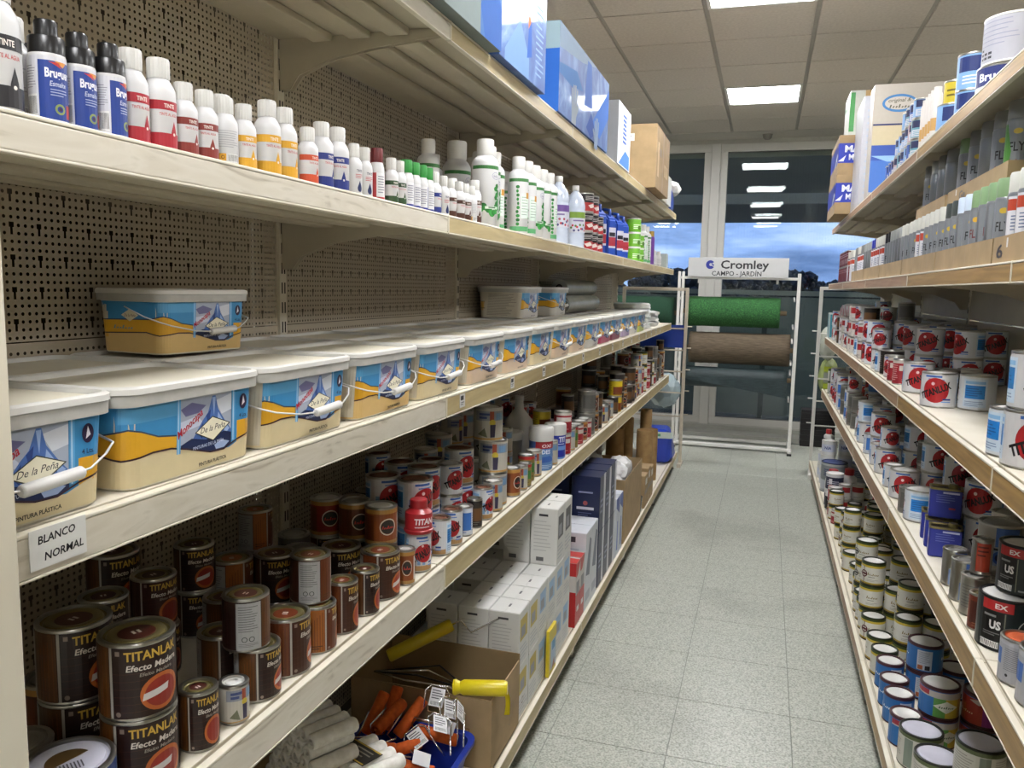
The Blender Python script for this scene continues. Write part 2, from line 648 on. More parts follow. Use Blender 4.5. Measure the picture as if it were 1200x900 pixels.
# ================================================================== outside, seen through the glass
structure('ground', boxes_mesh('ground', [(-40, 40, 8.8, 90, -0.25, -0.12)], mat('yard', '3f433f', rough=0.9, scale=3)))
structure('porch_roof', boxes_mesh('porch_roof', [(-14, 14, 8.78, 17.0, 2.84, 3.1)], mat('soffit', 'd2d3c6', rough=0.9, scale=2)))
structure('porch_beam', boxes_mesh('porch_beam', [(-14, 14, 12.0, 12.12, 2.70, 2.84)], mat('beam_grey', 'e6e6de', rough=0.8)))
rail = bpy.data.objects.new('railing', None); COL.objects.link(rail); rail.location = (0, 10.6, -0.12)
tag(rail, 'grey outdoor railing with dark infill panels beyond the window', 'railing')
link('top_rail', boxes_mesh('top_rail', [(-8, 8, -0.04, 0.04, 1.56, 1.62)], mat('rail_grey', '8e9492', rough=0.5)), rail)
for k in range(8):
    link('infill_panel', boxes_mesh('infill_panel', [(-0.97, 0.97, 0, 0.02, 0.05, 1.54)], mat('infill', '7d8482', rough=0.6)), rail, (-7 + 2 * k, 0, 0))
    link('post', boxes_mesh('post', [(-0.03, 0.03, -0.03, 0.03, 0, 1.57)], mat('rail_post', '4b504e', rough=0.6)), rail, (-8 + 2 * k, 0, 0))

LEAF = ramp_mat('dark_foliage', [(0.35, '11171b'), (0.65, '27313a')], noise=6, rough=0.9)
BARK = mat('bark', '2b241e', rough=0.9)
def tree(x, y, w, h, label, seed):
    r = random.Random(seed)
    bm = bmesh.new()
    for k in range(420):
        a, q = r.uniform(0, 2 * PI), math.sqrt(r.random())
        cz = h * (0.45 + 0.5 * r.random())
        env = math.sqrt(max(0.05, 1 - ((cz / h - 0.6) / 0.45) ** 2))
        s = w * r.uniform(0.02, 0.065)
        res = bmesh.ops.create_icosphere(bm, subdivisions=1, radius=s)
        for v in res['verts']:
            v.co = v.co * r.uniform(0.75, 1.25) + Vector((w / 2 * q * env * math.cos(a), w / 2 * q * env * math.sin(a), cz))
    root = bpy.data.objects.new('tree', None); COL.objects.link(root); root.location = (x, y, -0.12)
    tag(root, label, 'tree', 'trees on the dusk skyline')
    link('crown', bm_mesh('crown', bm, LEAF), root)
    link('trunk', tube_mesh('trunk', [(0, 0, 0), (0.05, 0, h * 0.35), (0, 0.04, h * 0.75)], [w * 0.05, w * 0.04, w * 0.02], BARK), root)
for k, (x, w, h, lab) in enumerate([(-7.6, 3.4, 2.5, 'dark tree left of the sign, between shelf end and white post'), (-4.9, 3.4, 2.7, 'dark tree seen just left of the window post, under the sign'),
                                    (-2.0, 3.6, 2.75, 'dark tree right of the window post under the sign'), (0.9, 3.4, 2.6, 'dark tree below the right end of the sign'),
                                    (3.6, 3.2, 2.2, 'low dark tree beside the right white post of the stand'), (6.4, 3.2, 2.1, 'low dark tree behind the far end of the right shelves')]):
    tree(x, 36 + 4 * (k % 2), w, h, lab, k + 1)
hedge_bm = bmesh.new()
hr = random.Random(3)
for k in range(160):
    s = hr.uniform(0.5, 1.0)
    res = bmesh.ops.create_icosphere(hedge_bm, subdivisions=1, radius=s)
    cx_, cz_ = hr.uniform(-26, 26), hr.uniform(0.2, 1.25)
    for v in res['verts']:
        v.co = v.co * hr.uniform(0.8, 1.2) + Vector((cx_, hr.uniform(-1, 1), cz_))
hedge = link('hedge', bm_mesh('hedge', hedge_bm, LEAF), None, (0, 46, -0.12))
tag(hedge, 'long dark hedge along the skyline outside', 'hedge')
# ================================================================== shelving
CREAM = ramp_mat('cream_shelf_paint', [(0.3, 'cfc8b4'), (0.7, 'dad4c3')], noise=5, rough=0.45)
UNDER_SHADED = ramp_mat('shelf_underside_shaded', [(0.3, 'b2aa95'), (0.7, 'bfb7a2')], noise=5, rough=0.5)  # shelf paint darkened to carry the dim bounce light below the decks
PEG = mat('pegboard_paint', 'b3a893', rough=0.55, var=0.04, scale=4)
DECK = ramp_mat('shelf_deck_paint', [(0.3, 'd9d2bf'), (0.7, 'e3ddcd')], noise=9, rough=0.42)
DARK = mat('dark_gap', '1c1a17', rough=0.9)
LIP_L = ramp_mat('lip_marbled_cream', [(0.28, 'a89f8c'), (0.42, 'cbc4b3'), (0.6, 'd3cdbe'), (0.75, 'bdb6a4')], scale=(1, 0.25, 1), noise=26, detail=9, rough=0.4, distort=1.6)
LIP_F = ramp_mat('lip_straw_print_and_lighting', [(0.30, 'a08d62'), (0.6, 'bfae80'), (0.75, 'b19e70')], scale=(1, 0.12, 1), noise=24, detail=8, rough=0.42, distort=1.0)  # straw tone of far lips: partly their print, partly the yellower lighting there
LIP_R = ramp_mat('lip_woodprint_oak', [(0.28, '86683a'), (0.5, 'a5834c'), (0.75, 'b8965c')], scale=(1, 0.10, 2), noise=22, detail=8, rough=0.42, distort=1.2)
LIP_RF = ramp_mat('lip_woodprint_pink_oak', [(0.28, '8f6d50'), (0.6, 'ab8a6a'), (0.75, '9d7c5e')], scale=(1, 0.12, 2), noise=22, detail=8, rough=0.42, distort=1.0)

MODY = [-0.57, 0.615, 1.815, 3.05, 4.275, 5.50, 6.72]

def pegboard(name, wy, hz, p=0.01335):
    """perforated sheet in the YZ plane facing +X, real round and keyhole openings"""
    ny, nz = int(wy / p), int(hz / p)
    oy = (wy - ny * p) / 2
    V, F = [], []
    def q(a, b, c, d):
        n = len(V)
        V.extend((a, b, c, d))
        F.append((n, n + 1, n + 2, n + 3))
    def rect(y0, y1, z0, z1):
        q((0, y0, z0), (0, y1, z0), (0, y1, z1), (0, y0, z1))
    skip = set()
    for j in range(nz):
        for i in range(ny):
            if j % 4 == 1 and i % 4 == 2 and j + 1 < nz:
                skip.add((i, j)); skip.add((i, j + 1))
    for j in range(nz):
        for i in range(ny):
            y0, z0 = oy + i * p, j * p
            if (i, j) in skip:
                if (i, j - 1) in skip and (j % 4) != 1:
                    continue
                c = y0 + p / 2
                zt = z0 + 1.25 * p
                w1, w2 = 0.0046, 0.0022
                rect(y0, c - w1, z0, z0 + 2 * p)
                rect(c + w1, y0 + p, z0, z0 + 2 * p)
                for s in (-1, 1):
                    a, b = sorted((c + s * w1, c + s * w2))
                    rect(a, b, z0, zt)
                    rect(a, b, zt + 0.0085, z0 + 2 * p)
                rect(c - w2, c + w2, z0, z0 + 0.35 * p)
                rect(c - w2, c + w2, zt + 0.0085, z0 + 2 * p)
                continue
            c = (y0 + p / 2, z0 + p / 2)
            r = 0.0031
            out = [(y0, z0), (c[0], z0), (y0 + p, z0), (y0 + p, c[1]), (y0 + p, z0 + p), (c[0], z0 + p), (y0, z0 + p), (y0, c[1])]
            inn = [(c[0] + r * math.cos(a), c[1] + r * math.sin(a)) for a in [PI * 1.25 + PI / 4 * k for k in range(8)]]
            n = len(V)
            V.extend([(0, a, b) for a, b in out])
            V.extend([(0, a, b) for a, b in inn])
            for k in range(8):
                k2 = (k + 1) % 8
                F.append((n + k, n + k2, n + 8 + k2, n + 8 + k))
    if oy > 1e-6:
        rect(0, oy, 0, nz * p)
        rect(wy - oy, wy, 0, nz * p)
    if hz - nz * p > 1e-6:
        rect(0, wy, nz * p, hz)
    return new_mesh(name, V, F, PEG)

def bracket_mesh(depth, thick=0.003, h=0.12):
    """shelf arm: plate in XZ plane, deep at the upright (x = 0), shallow towards the front (x = depth)"""
    bm = bmesh.new()
    prof = [(0, 0), (depth, 0), (depth, -0.018), (depth * 0.62, -0.034), (depth * 0.34, -0.052), (0.055, -h * 0.72), (0.03, -h), (0, -h)]
    a = [bm.verts.new((x, -thick / 2, z)) for x, z in prof]
    b = [bm.verts.new((x, thick / 2, z)) for x, z in prof]
    bm.faces.new(a); bm.faces.new(b[::-1])
    n = len(prof)
    for k in range(n):
        bm.faces.new((a[k], b[k], b[(k + 1) % n], a[(k + 1) % n]))
    return bm_mesh('shelf_bracket', bm, UNDER_SHADED)

def deck_mesh(name, depth, wy, lip_h, mats):
    """sheet-metal deck: x = 0 at the back, x = depth at the front; rolled front edge; two channels below"""
    bm = bmesh.new()
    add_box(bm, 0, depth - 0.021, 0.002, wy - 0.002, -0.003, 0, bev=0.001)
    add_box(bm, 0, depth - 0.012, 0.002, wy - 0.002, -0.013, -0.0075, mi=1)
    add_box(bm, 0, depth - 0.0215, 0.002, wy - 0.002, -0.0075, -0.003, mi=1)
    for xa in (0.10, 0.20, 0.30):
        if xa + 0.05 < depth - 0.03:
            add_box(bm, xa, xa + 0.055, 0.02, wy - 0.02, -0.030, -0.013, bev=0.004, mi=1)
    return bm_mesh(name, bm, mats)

def lip_mesh(wy, depth, h, m):
    bm = bmesh.new()
    add_box(bm, depth - 0.012, depth, 0.0035, wy - 0.0035, -h, -0.0045, bev=0.002)
    add_box(bm, depth - 0.013, depth + 0.0008, 0.0035, wy - 0.0035, -0.0045, 0.0006, bev=0.0015, mi=1)
    add_box(bm, depth - 0.012, depth + 0.0006, 0.0035, wy - 0.0035, -h - 0.003, -h, bev=0.0008, mi=1)
    return bm_mesh('shelf_lip', bm, [m, DECK])

def clip_mesh(depth, h):
    return boxes_mesh('lip_clip', [(depth - 0.010, depth + 0.0012, -0.0045, 0.0045, -h - 0.001, 0.0009)], CREAM, bev=0.001)

def build_gondola(name, label, side, front, backx, levels, base_front, base_z, lips):
    """side: -1 left of the aisle (opens towards +X), +1 right of it"""
    root = bpy.data.objects.new(name, None); COL.objects.link(root)
    root.location = (backx, 0, 0)
    root.rotation_euler = (0, 0, 0 if side < 0 else PI)
    tag(root, label, 'shelving')
    def yy(y):            # local y
        return y if side < 0 else -y
    depth = abs(front - backx)
    bdepth = abs(base_front - backx)
    n = len(MODY)
    top = 2.42
    # back
    for k in range(n - 1):
        wy = MODY[k + 1] - MODY[k] - 0.03
        ylo = min(yy(MODY[k]), yy(MODY[k + 1])) + 0.015
        if side < 0:
            for z in (0.17, 0.57, 0.97, 1.37, 1.77):
                key = ('peg', round(wy, 2))
                if key not in CACHE:
                    CACHE[key] = pegboard('pegboard_panel', wy, 0.398)
                link('pegboard_panel', CACHE[key], root, (-0.012, ylo, z))
            link('back_sheet', boxes_mesh('back_sheet', [(-0.10, -0.085, 0, wy, 0.02, 2.22)], mat('back_sheet_dark', '5d5548', rough=0.8)), root, (0, ylo, 0))
        else:
            for z in (0.17, 0.57, 0.97, 1.37, 1.77):
                link('back_panel', boxes_mesh('back_panel', [(-0.02, -0.008, 0.002, wy - 0.002, 0.001, 0.397)], CREAM, bev=0.002), root, (0, ylo, z))
    # uprights
    up_m = boxes_mesh('upright', [(-0.05, -0.003, -0.015, 0.015, 0.04, top)], CREAM, bev=0.002)
    slots = boxes_mesh('upright_slots', [(-0.0035, -0.0022, s - 0.002, s + 0.002, 0.3 + 0.05 * q, 0.3 + 0.05 * q + 0.028) for q in range(40) for s in (-0.006, 0.006)], DARK)
    leg_m = boxes_mesh('foot', [(0.0, bdepth - 0.02, -0.02, 0.02, 0.07, base_z - 0.012), (bdepth - 0.06, bdepth - 0.03, -0.018, 0.018, 0.012, 0.08)], CREAM, bev=0.003)
    pad_m = lathe('foot_pad', [(0, 0), (0.022, 0), (0.024, 0.006), (0.012, 0.014), (0, 0.014)], mat('foot_pad_grey', '8a867c'), seg=16)
    for y in MODY:
        u = link('upright', up_m, root, (0, yy(y), 0))
        link('upright_slots', slots, u)['kind'] = 'stuff'
        f = link('foot', leg_m, root, (0, yy(y), 0))
        link('foot_pad', pad_m, f, (bdepth - 0.045, 0, 0))
    # shelves
    for li, (z, lh, nm) in enumerate(levels + [(base_z, 0.05, 'base')]):
        d = bdepth if nm == 'base' else depth
        br = bracket_mesh(d - 0.016, h=0.12)
        for k in range(n - 1):
            wy = MODY[k + 1] - MODY[k]
            ylo = min(yy(MODY[k]), yy(MODY[k + 1]))
            s = link('shelf', deck_mesh('shelf', d, wy, lh, [DECK, UNDER_SHADED]), root, (0, ylo, z))
            m = lips(li, k)
            link('shelf_lip', lip_mesh(wy, d, lh, m), s)
            link('lip_clip', clip_mesh(d, lh), s)
        if nm != 'base':
            for y in MODY:
                for s_ in (-1, 1):
                    link('shelf_bracket', br, root, (0.0, yy(y) + 0.008 * s_, z - 0.014))
    return root

CACHE = {}
ZL = dict(base=0.15, cans=0.785, tubs=1.21, bottles=1.645, top=2.085)
ZR = dict(base=0.16, low=0.735, waist=1.14, spray=1.55, top=1.965)
XL, XR = -0.73, 0.455

def lips_left(li, k):
    return LIP_L if k <= 1 else LIP_F
def lips_right(li, k):
    return LIP_R if k <= 2 else LIP_RF

gl = build_gondola('shelving_unit', 'long cream pegboard shelving unit along the left of the aisle', -1, XL, -1.18,
                   [(ZL['top'], 0.04, 'top'), (ZL['bottles'], 0.04, 'bottles'), (ZL['tubs'], 0.05, 'tubs'), (ZL['cans'], 0.062, 'cans')], -0.635, ZL['base'], lips_left)
gr = build_gondola('shelving_unit', 'long shelving unit with oak-print shelf edges on the right', 1, XR, 0.905,
                   [(ZR['top'], 0.035, 'top'), (ZR['spray'], 0.04, 'spray'), (ZR['waist'], 0.05, 'waist'), (ZR['low'], 0.062, 'low')], 0.40, ZR['base'], lips_right)

# end board in front of the first tub
eb = link('end_board', boxes_mesh('end_board', [(-0.7135, -0.6925, 0.42, 0.594, 0.1512, 1.585)], CREAM, bev=0.002))
tag(eb, 'narrow upright cream end board at the near left', 'board')
# ================================================================== wares
def rr_pts(hl, hw, rc, n=5):
    """rounded rectangle, counter-clockwise from the middle of the -Y side"""
    pts = []
    for (cx_, cy_, a0) in ((hl - rc, -hw + rc, -PI / 2), (hl - rc, hw - rc, 0), (-hl + rc, hw - rc, PI / 2), (-hl + rc, -hw + rc, PI)):
        for k in range(n + 1):
            a = a0 + PI / 2 * k / n
            pts.append((cx_ + rc * math.cos(a), cy_ + rc * math.sin(a)))
    return pts

def rr_loft(name, rings, mats, mi=None, n=5, close_top=True, close_bot=True):
    verts, faces, fm = [], [], []
    m = 4 * (n + 1)
    for (hl, hw, rc, z) in rings:
        verts += [(x, y, z) for x, y in rr_pts(hl, hw, rc, n)]
    for i in range(len(rings) - 1):
        for k in range(m):
            k2 = (k + 1) % m
            faces.append((i * m + k, i * m + k2, (i + 1) * m + k2, (i + 1) * m + k))
            fm.append(mi[i] if mi else 0)
    if close_bot:
        faces.append(tuple(range(m))[::-1]); fm.append(mi[0] if mi else 0)
    if close_top:
        faces.append(tuple((len(rings) - 1) * m + k for k in range(m))); fm.append(mi[-1] if mi else 0)
    me = new_mesh(name, verts, faces, mats, fm)
    smooth_by_angle(me, 35)
    return me

def on_rr(hl, hw, rc, taper=None):
    """wrap round a rounded-rectangle tub; u = 0 at the middle of the -Y side"""
    def fn(u, v, l):
        s = 1.0 if taper is None else taper(v)
        a, b, r = hl * s, hw * s, rc
        segs = [('s', a - r, (0, -b), (1, 0)), ('c', PI / 2 * r, (a - r, -b + r), -PI / 2), ('s', 2 * (b - r), (a, -b + r), (0, 1)), ('c', PI / 2 * r, (a - r, b - r), 0), ('s', a - r, (a - r, b), (-1, 0))]
        sg = 1 if u >= 0 else -1
        q = abs(u)
        for i, (t, L, p, d) in enumerate(segs):
            if q <= L or i == len(segs) - 1:
                if t == 's':
                    nx, ny = d[1], -d[0]
                    x, y = p[0] + d[0] * q + nx * l, p[1] + d[1] * q + ny * l
                else:
                    an = d + q / r
                    x, y = p[0] + (r + l) * math.cos(an), p[1] + (r + l) * math.sin(an)
                return (sg * x, y, v)
            q -= L
    return fn

# ------------------------------------------------------------------ rectangular 4 litre paint tubs
TL, TW, TH = 0.272, 0.198, 0.128
LIDM = mat('tub_lid_plastic', 'cfcec8', rough=0.42, var=0.02, scale=8)
TUBM = mat('tub_plastic', 'd9d3c0', rough=0.45, var=0.03, scale=8)
def tub_print(base, end, photo=True):
    p = Print()
    H = 0.108
    hl = TL / 2
    sky, sky2, yel, navy = '3f8fc6', '7db6dc', 'e0a92c', '1d2c55'
    U = hl + TW + 0.03
    p.rect(-U, U, 0.004, H, sky)
    p.rect(-hl, -0.03, H * 0.80, H, '5ba3d2')
    # yellow dune with dark outline
    dune = [(-U, .62), (-hl - 0.02, .66), (-hl + 0.012, .72), (-hl + 0.03, .68), (-hl + 0.06, .58), (-hl + 0.10, .53), (-0.02, .50)]
    p.poly([(u, v * H) for u, v in dune] + [(-0.02, .30 * H), (-U, .30 * H)], yel)
    up_ = [(u, v * H) for u, v in dune]
    for a, b in zip(up_, up_[1:]):
        p.poly([(a[0], a[1]), (b[0], b[1]), (b[0], b[1] + .0022), (a[0], a[1] + .0022)], '33415c', False)
    p.rect(0.088, U, 0.25 * H, 0.56 * H, yel)
    # lower colour field under a wavy dark line
    wave = [(-U, .36), (-hl - 0.03, .42), (-hl + 0.005, .36), (-hl + 0.05, .41), (-0.04, .40), (-0.01, .34), (0.04, .22), (0.07, .21), (0.10, .30), (hl, .38), (U, .46)]
    p.poly([(u, v * H) for u, v in wave] + [(U, 0.003), (-U, 0.003)], base)
    p_first = p.layer
    # picture of a blue crag under cloud
    u0, u1 = -0.022, 0.086
    S = -0.013
    p.poly([(u0, .36 * H), (0.01, .28 * H), (0.04, .215 * H), (0.07, .21 * H), (u1, .26 * H), (u1, H), (u0, H)], 'aab3c4')
    p.poly([(u0, .86 * H), (0.0, .93 * H), (0.03, .86 * H), (0.015, .78 * H), (-0.012, .76 * H)], '6f6f98')
    p.poly([(0.05, .9 * H), (u1, .96 * H), (u1, .74 * H), (0.064, .70 * H)], 'd6dbe4')
    p.poly([(u0, .7 * H), (0.012, .74 * H), (0.026, .62 * H), (u0, .56 * H)], 'c9d2e2')
    p.poly([(0.0, .42 * H), (0.022, .66 * H), (0.034, .76 * H), (0.043, .97 * H), (0.050, .97 * H), (0.056, .78 * H), (0.070, .62 * H), (u1, .46 * H), (u1, .3 * H), (0.0, .3 * H)], '4f74b8')
    for k, (a, b, c) in enumerate([((0.043, .95), (0.050, .95), (0.047, .70)), ((0.030, .72), (0.040, .8), (0.036, .52)), ((0.056, .74), (0.066, .62), (0.052, .5)), ((0.012, .52), (0.024, .64), (0.022, .42)), ((0.070, .58), (0.082, .48), (0.070, .40))]):
        p.poly([(a[0], a[1] * H), (b[0], b[1] * H), (c[0], c[1] * H)], ('9db7e0', '2c4788')[k % 2])
    p.poly([(u0, .40 * H), (0.0, .46 * H), (0.03, .40 * H), (0.07, .46 * H), (u1, .42 * H), (u1, .26 * H), (0.07, .215 * H), (0.04, .22 * H), (0.01, .285 * H), (u0, .365 * H)], navy)
    p.poly([(0.048, .3 * H), (0.064, .35 * H), (0.082, .30 * H), (0.07, .235 * H), (0.052, .235 * H)], '9fb4da')
    for a, b in zip(wave, wave[1:]):
        p.poly([(a[0], a[1] * H - .0012), (b[0], b[1] * H - .0012), (b[0], b[1] * H + .0012), (a[0], a[1] * H + .0012)], '3a2530', False)
    # stripes either side of the picture
    for u in (u0 - 0.008, u1 + 0.001):
        p.rect(u, u + 0.0075, .30 * H, H, '5ca8dc')
        p.rect(u + 0.002, u + 0.0045, .30 * H, H, 'a8d0ec')
    # badge and lettering
    p.poly([(0.006, .52 * H), (0.043, .70 * H), (0.083, .56 * H), (0.045, .36 * H)], '3b3a28')
    p.poly([(0.009, .52 * H), (0.043, .685 * H), (0.080, .56 * H), (0.045, .375 * H)], 'efe9cf')
    p.text('De la Peña', 0.0445, .505 * H, 0.0085, '1d1d1d', 0.0, 0.35, 0.05, width=0.054)
    p.text('Monocapa', -0.002, .62 * H, 0.0105, 'c02a38', 0.02, 0.4, 0.52, width=0.058)
    p.text('PINTURAS DE LA PEÑA', 0.036, .31 * H, 0.0046, 'c8d4f0', 0.01, 0, 0.04, width=0.066)
    p.text('PINTURA PLÁSTICA', 0.045, .07 * H, 0.0050, '2a2620', 0.03, 0, 0.02, width=0.06)
    # right-hand column
    p.disc(0.113, .82 * H, 0.0085, '2a1a3c', 0.0115)
    p.poly([(0.110, .76 * H), (0.117, .80 * H), (0.113, .9 * H)], 'e6e2ea')
    p.text('4 Lts.', 0.113, .60 * H, 0.0058, '22304e', 0.03)
    # near end
    ec = -hl - TW / 2 + 0.02
    if end == 'text':
        p.rect(-U, -hl + 0.008, 0.006, H, 'c9c2b0')
        p.lines(-hl - TW + 0.06, -hl - 0.012, 0.012, H * 0.95, 17, '77726a', 0.32, 3)
    else:
        p.poly([(ec - 0.026, .74 * H), (ec, .86 * H), (ec + 0.026, .74 * H), (ec, .62 * H)], 'ddd6b8')
        p.text('De la Peña', ec, .71 * H, 0.006, '7b4a48', 0.0, 0.3, 0, width=0.034)
        scrawl(p, ec - 0.02, .51 * H, 0.06, 0.008, '6f9a9c')
        hump = [(-U, .34), (ec - 0.05, .36), (ec - 0.02, .52), (ec, .56), (ec + 0.02, .52), (ec + 0.045, .50), (ec + 0.085, .36)]
    fn = on_rr(TL / 2, TW / 2, 0.026, lambda v: 0.945 + 0.055 * v / TH)
    for q, (pts, mi, lay) in enumerate(p.polys):
        # the picture stands a little left of centre
        if lay > p_first:
            p.polys[q] = ([(u - 0.012 if u > -0.06 and u < 0.13 else u, v) for u, v in pts], mi, lay)
    return p.build('label', fn, step=0.006)

TUB_BODY = rr_loft('body', [(TL / 2 * .93, TW / 2 * .93, .024, 0), (TL / 2 * .945, TW / 2 * .945, .026, .004), (TL / 2, TW / 2, .026, TH)], TUBM)
_a, _b = TL / 2 + .008, TW / 2 + .008
TUB_LID = rr_loft('lid', [(_a, _b, .032, TH - .004), (_a + .0025, _b + .0025, .034, TH - .003), (_a + .002, _b + .002, .034, TH + .004), (_a - .002, _b - .002, .032, TH + .0068), (_a - .005, _b - .005, .03, TH + .0066), (_a - .007, _b - .007, .028, TH + .004), (_a - .0095, _b - .0095, .028, TH - .010),
                          (_a - .034, _b - .034, .022, TH - .0105), (_a - .037, _b - .037, .02, TH - .0085)], LIDM)
SKIRTM = mat('tub_lid_skirt', 'b4b3ad', rough=0.5, var=0.12, scale=40)
TUB_SKIRT = rr_loft('lid_skirt', [(_a - .003, _b - .003, .031, TH - .019), (_a, _b, .032, TH - .019), (_a + .0004, _b + .0004, .032, TH - .004)], SKIRTM, close_top=False, close_bot=False)
def tub_handle():
    bm = bmesh.new()
    pts = [(-TL / 2 - .009, 0.0, .098), (-TL / 2 - .012, -.02, .092), (-TL / 2 - .010, -.06, .078), (-TL / 2 - .002, -TW / 2 + .004, .068), (-TL / 2 + .02, -TW / 2 - .010, .060),
           (-0.05, -TW / 2 - .013, .048), (0.0, -TW / 2 - .014, .045), (0.09, -TW / 2 - .013, .050), (TL / 2 - .02, -TW / 2 - .010, .062), (TL / 2 + .006, -TW / 2 + .004, .070), (TL / 2 + .012, -.05, .082), (TL / 2 + .010, -.01, .098), (TL / 2 + .009, 0, .098)]
    tube(bm, pts, 0.0015, 6)
    return bm_mesh('handle', bm, WHITE_PLASTIC)
TUB_HANDLE = tub_handle()
TUB_GRIP = tube_mesh('grip', [(-0.005, -TW / 2 - .0145, .0445), (-.002, -TW / 2 - .0145, .0445), (0.075, -TW / 2 - .014, .0485), (0.078, -TW / 2 - .014, .0487)], [.005, .0075, .0075, .005], WHITE_PLASTIC, 12)
_tubs = {}
def tub_kit(base, end, handle):
    key = (base, end, handle)
    if key not in _tubs:
        k = Kit('paint_tub', 'paint tub')
        k.part('body', TUB_BODY)
        l_ = k.part('lid', TUB_LID, label='white plastic lid')
        k.part('lid_skirt', TUB_SKIRT, l_)
        lk = ('tp', base, end)
        if lk not in CACHE:
            CACHE[lk] = tub_print(BASES[base], end)
        k.part('label', CACHE[lk], 0, 'printed picture wrap of a blue mountain')
        if handle:
            h = k.part('handle', TUB_HANDLE)
            k.part('grip', TUB_GRIP, h)
        _tubs[key] = k
    return _tubs[key]

# ------------------------------------------------------------------ paint cans
LIDW = mat('can_lid_white', 'd9d8d4', rough=0.32, var=0.03)
LIDG = mat('can_lid_grey', 'a3a29e', rough=0.3, metal=0.6, var=0.05)
LIDB = mat('can_lid_gold', '8f8558', rough=0.3, metal=0.7, var=0.08)
_parts = {}
def can_parts(r, h, rim, lid, seg):
    key = (round(r, 4), round(h, 4), rim.name, lid.name, seg)
    if key not in _parts:
        rimm = lathe('rim', [(r - .0065, h - .004), (r - .006, h), (r - .003, h + .001), (r - .0003, h), (r + .0008, h - .002), (r + .0006, h - .004), (r - .0002, h - .0055)], rim, seg)
        base = lathe('base_rim', [(0, .0015), (r - .004, .0015), (r - .003, 0), (r - .0005, 0), (r + .0008, .0016), (r + .0006, .0036), (r - .0002, .005)], rim, seg)
        l = lathe('lid', [(r - .006, h - .004), (r - .008, h - .0055), (r - .010, h - .0055), (r - .012, h - .0015), (r - .016, h - .001), (r * .5, h - .0025), (r * .46, h - .0035), (0, h - .0035)], lid, seg)
        _parts[key] = (rimm, base, l)
    return _parts[key]

def can_kit(r, h, body, draw, rim=STEEL, lid=LIDW, seg=28, cat='paint can', name='paint_can', lidprint=None, full=True):
    k = Kit(name, cat)
    k.r, k.h = r, h
    rimm, base, l = can_parts(r, h, rim, lid, seg)
    bm_ = lathe('body', [(r - .0004, .004), (r - .0004, h - .004)], body if not isinstance(body, str) else ink(body), seg)
    b = k.part('body', bm_)
    k.part('rim', rimm)
    k.part('lid', l)
    if full:
        k.part('base_rim', base, b)
    if draw:
        p = Print()
        draw(p, r, h)
        k.part('label', p.build('label', on_cyl(r, r * 2 * PI / max(seg, 24)), step=r * 2 * PI / max(seg, 24)), b)
    if lidprint:
        p = Print()
        lidprint(p, r)
        k.part('lid_print', p.build('lid_print', on_top(h - .0028)), 2)
    return k

def scrawl(p, u, v, w, h, c, seed=2):
    """brush lettering too small to read in the photo: leaning strokes of uneven height"""
    rr = random.Random(seed + int(u * 1e4) % 97)
    n = 7
    for k in range(n):
        a = u - w / 2 + w * (k + .1) / n
        hh = h * (rr.uniform(.75, 1.0) if k in (0, 3) else rr.uniform(.35, .6))
        p.poly([(a, v - h / 2), (a + w / n * .55, v - h / 2), (a + w / n * .85, v - h / 2 + hh), (a + w / n * .35, v - h / 2 + hh)], c, k == 0)

def wrap(p, r, v0, v1, c):
    p.rect(-PI * r, PI * r, v0, v1, c)

def d_madera(bg='2a1611', wood='8a4f1f', oval='8c2a20', sticker=True, back='silver'):
    """wood-effect enamel: gold name over a dark field, oval swatch, wood strip and silver text panel round the side"""
    def f(p, r, h):
        wrap(p, r, .004, h - .004, bg)
        w = r * 1.05
        # streaks of grain
        for k in range(6):
            p.rect(-w, w, h * (.12 + .1 * k), h * (.125 + .1 * k), '4a2a1c' if bg < '4' else '5a2f16')
        p.text('TITANLAK', 0.002, h * .79, h * .115, 'c9a545', .035, width=1.55 * r)
        p.text('Efecto Madera', 0.003, h * .655, h * .078, 'd8d2c8', .03, .15, width=1.5 * r)
        p.text('Efeito Madeira', 0.006, h * .575, h * .045, '9a948a', .02, .15, width=.95 * r)
        p.disc(.012 * r / .05, h * .32, r * .60, 'b4612c', h * .24)
        p.disc(.012 * r / .05, h * .32, r * .48, oval, h * .19)
        if sticker:
            p.poly([(-.30 * r, h * .25), (.42 * r, h * .31), (.46 * r, h * .40), (-.26 * r, h * .34)], 'c9c5c2')
        p.disc(-r * .92, h * .10, r * .07, '8a7a70')
        p.rect(-r * .96, -r * .84, h * .86, h * .92, '8a7a70')
        # seam, wood strip, text panel
        p.rect(-r * 1.14, -r * 1.06, .004, h - .004, 'a9a59c')
        p.rect(-r * 1.95, -r * 1.16, .004, h - .004, wood)
        for k in range(5):
            p.rect(-r * (1.28 + .13 * k), -r * (1.25 + .13 * k), .006, h * (.9 - .05 * k), '6a3b16' if wood != '3a2014' else '2a160e')
        p.lines(-r * 1.85, -r * 1.25, h * .1, h * .2, 2, '4f2c12', .4)
        if back == 'silver':
            p.rect(-r * 3.05, -r * 1.98, h * .05, h * .93, '9c9c9a')
            p.lines(-r * 2.95, -r * 2.08, h * .38, h * .88, 11, '5d5d5c', .3)
            p.ring(-r * 2.7, h * .25, r * .12, r * .03, '333333')
            p.ring(-r * 2.4, h * .25, r * .12, r * .03, '333333')
            p.lines(-r * 2.95, -r * 2.08, h * .1, h * .18, 3, '5d5d5c', .3)
        p.rect(r * 1.16, r * 1.95, .004, h - .004, wood)
        p.rect(r * 1.06, r * 1.14, .004, h - .004, 'a9a59c')
    return f

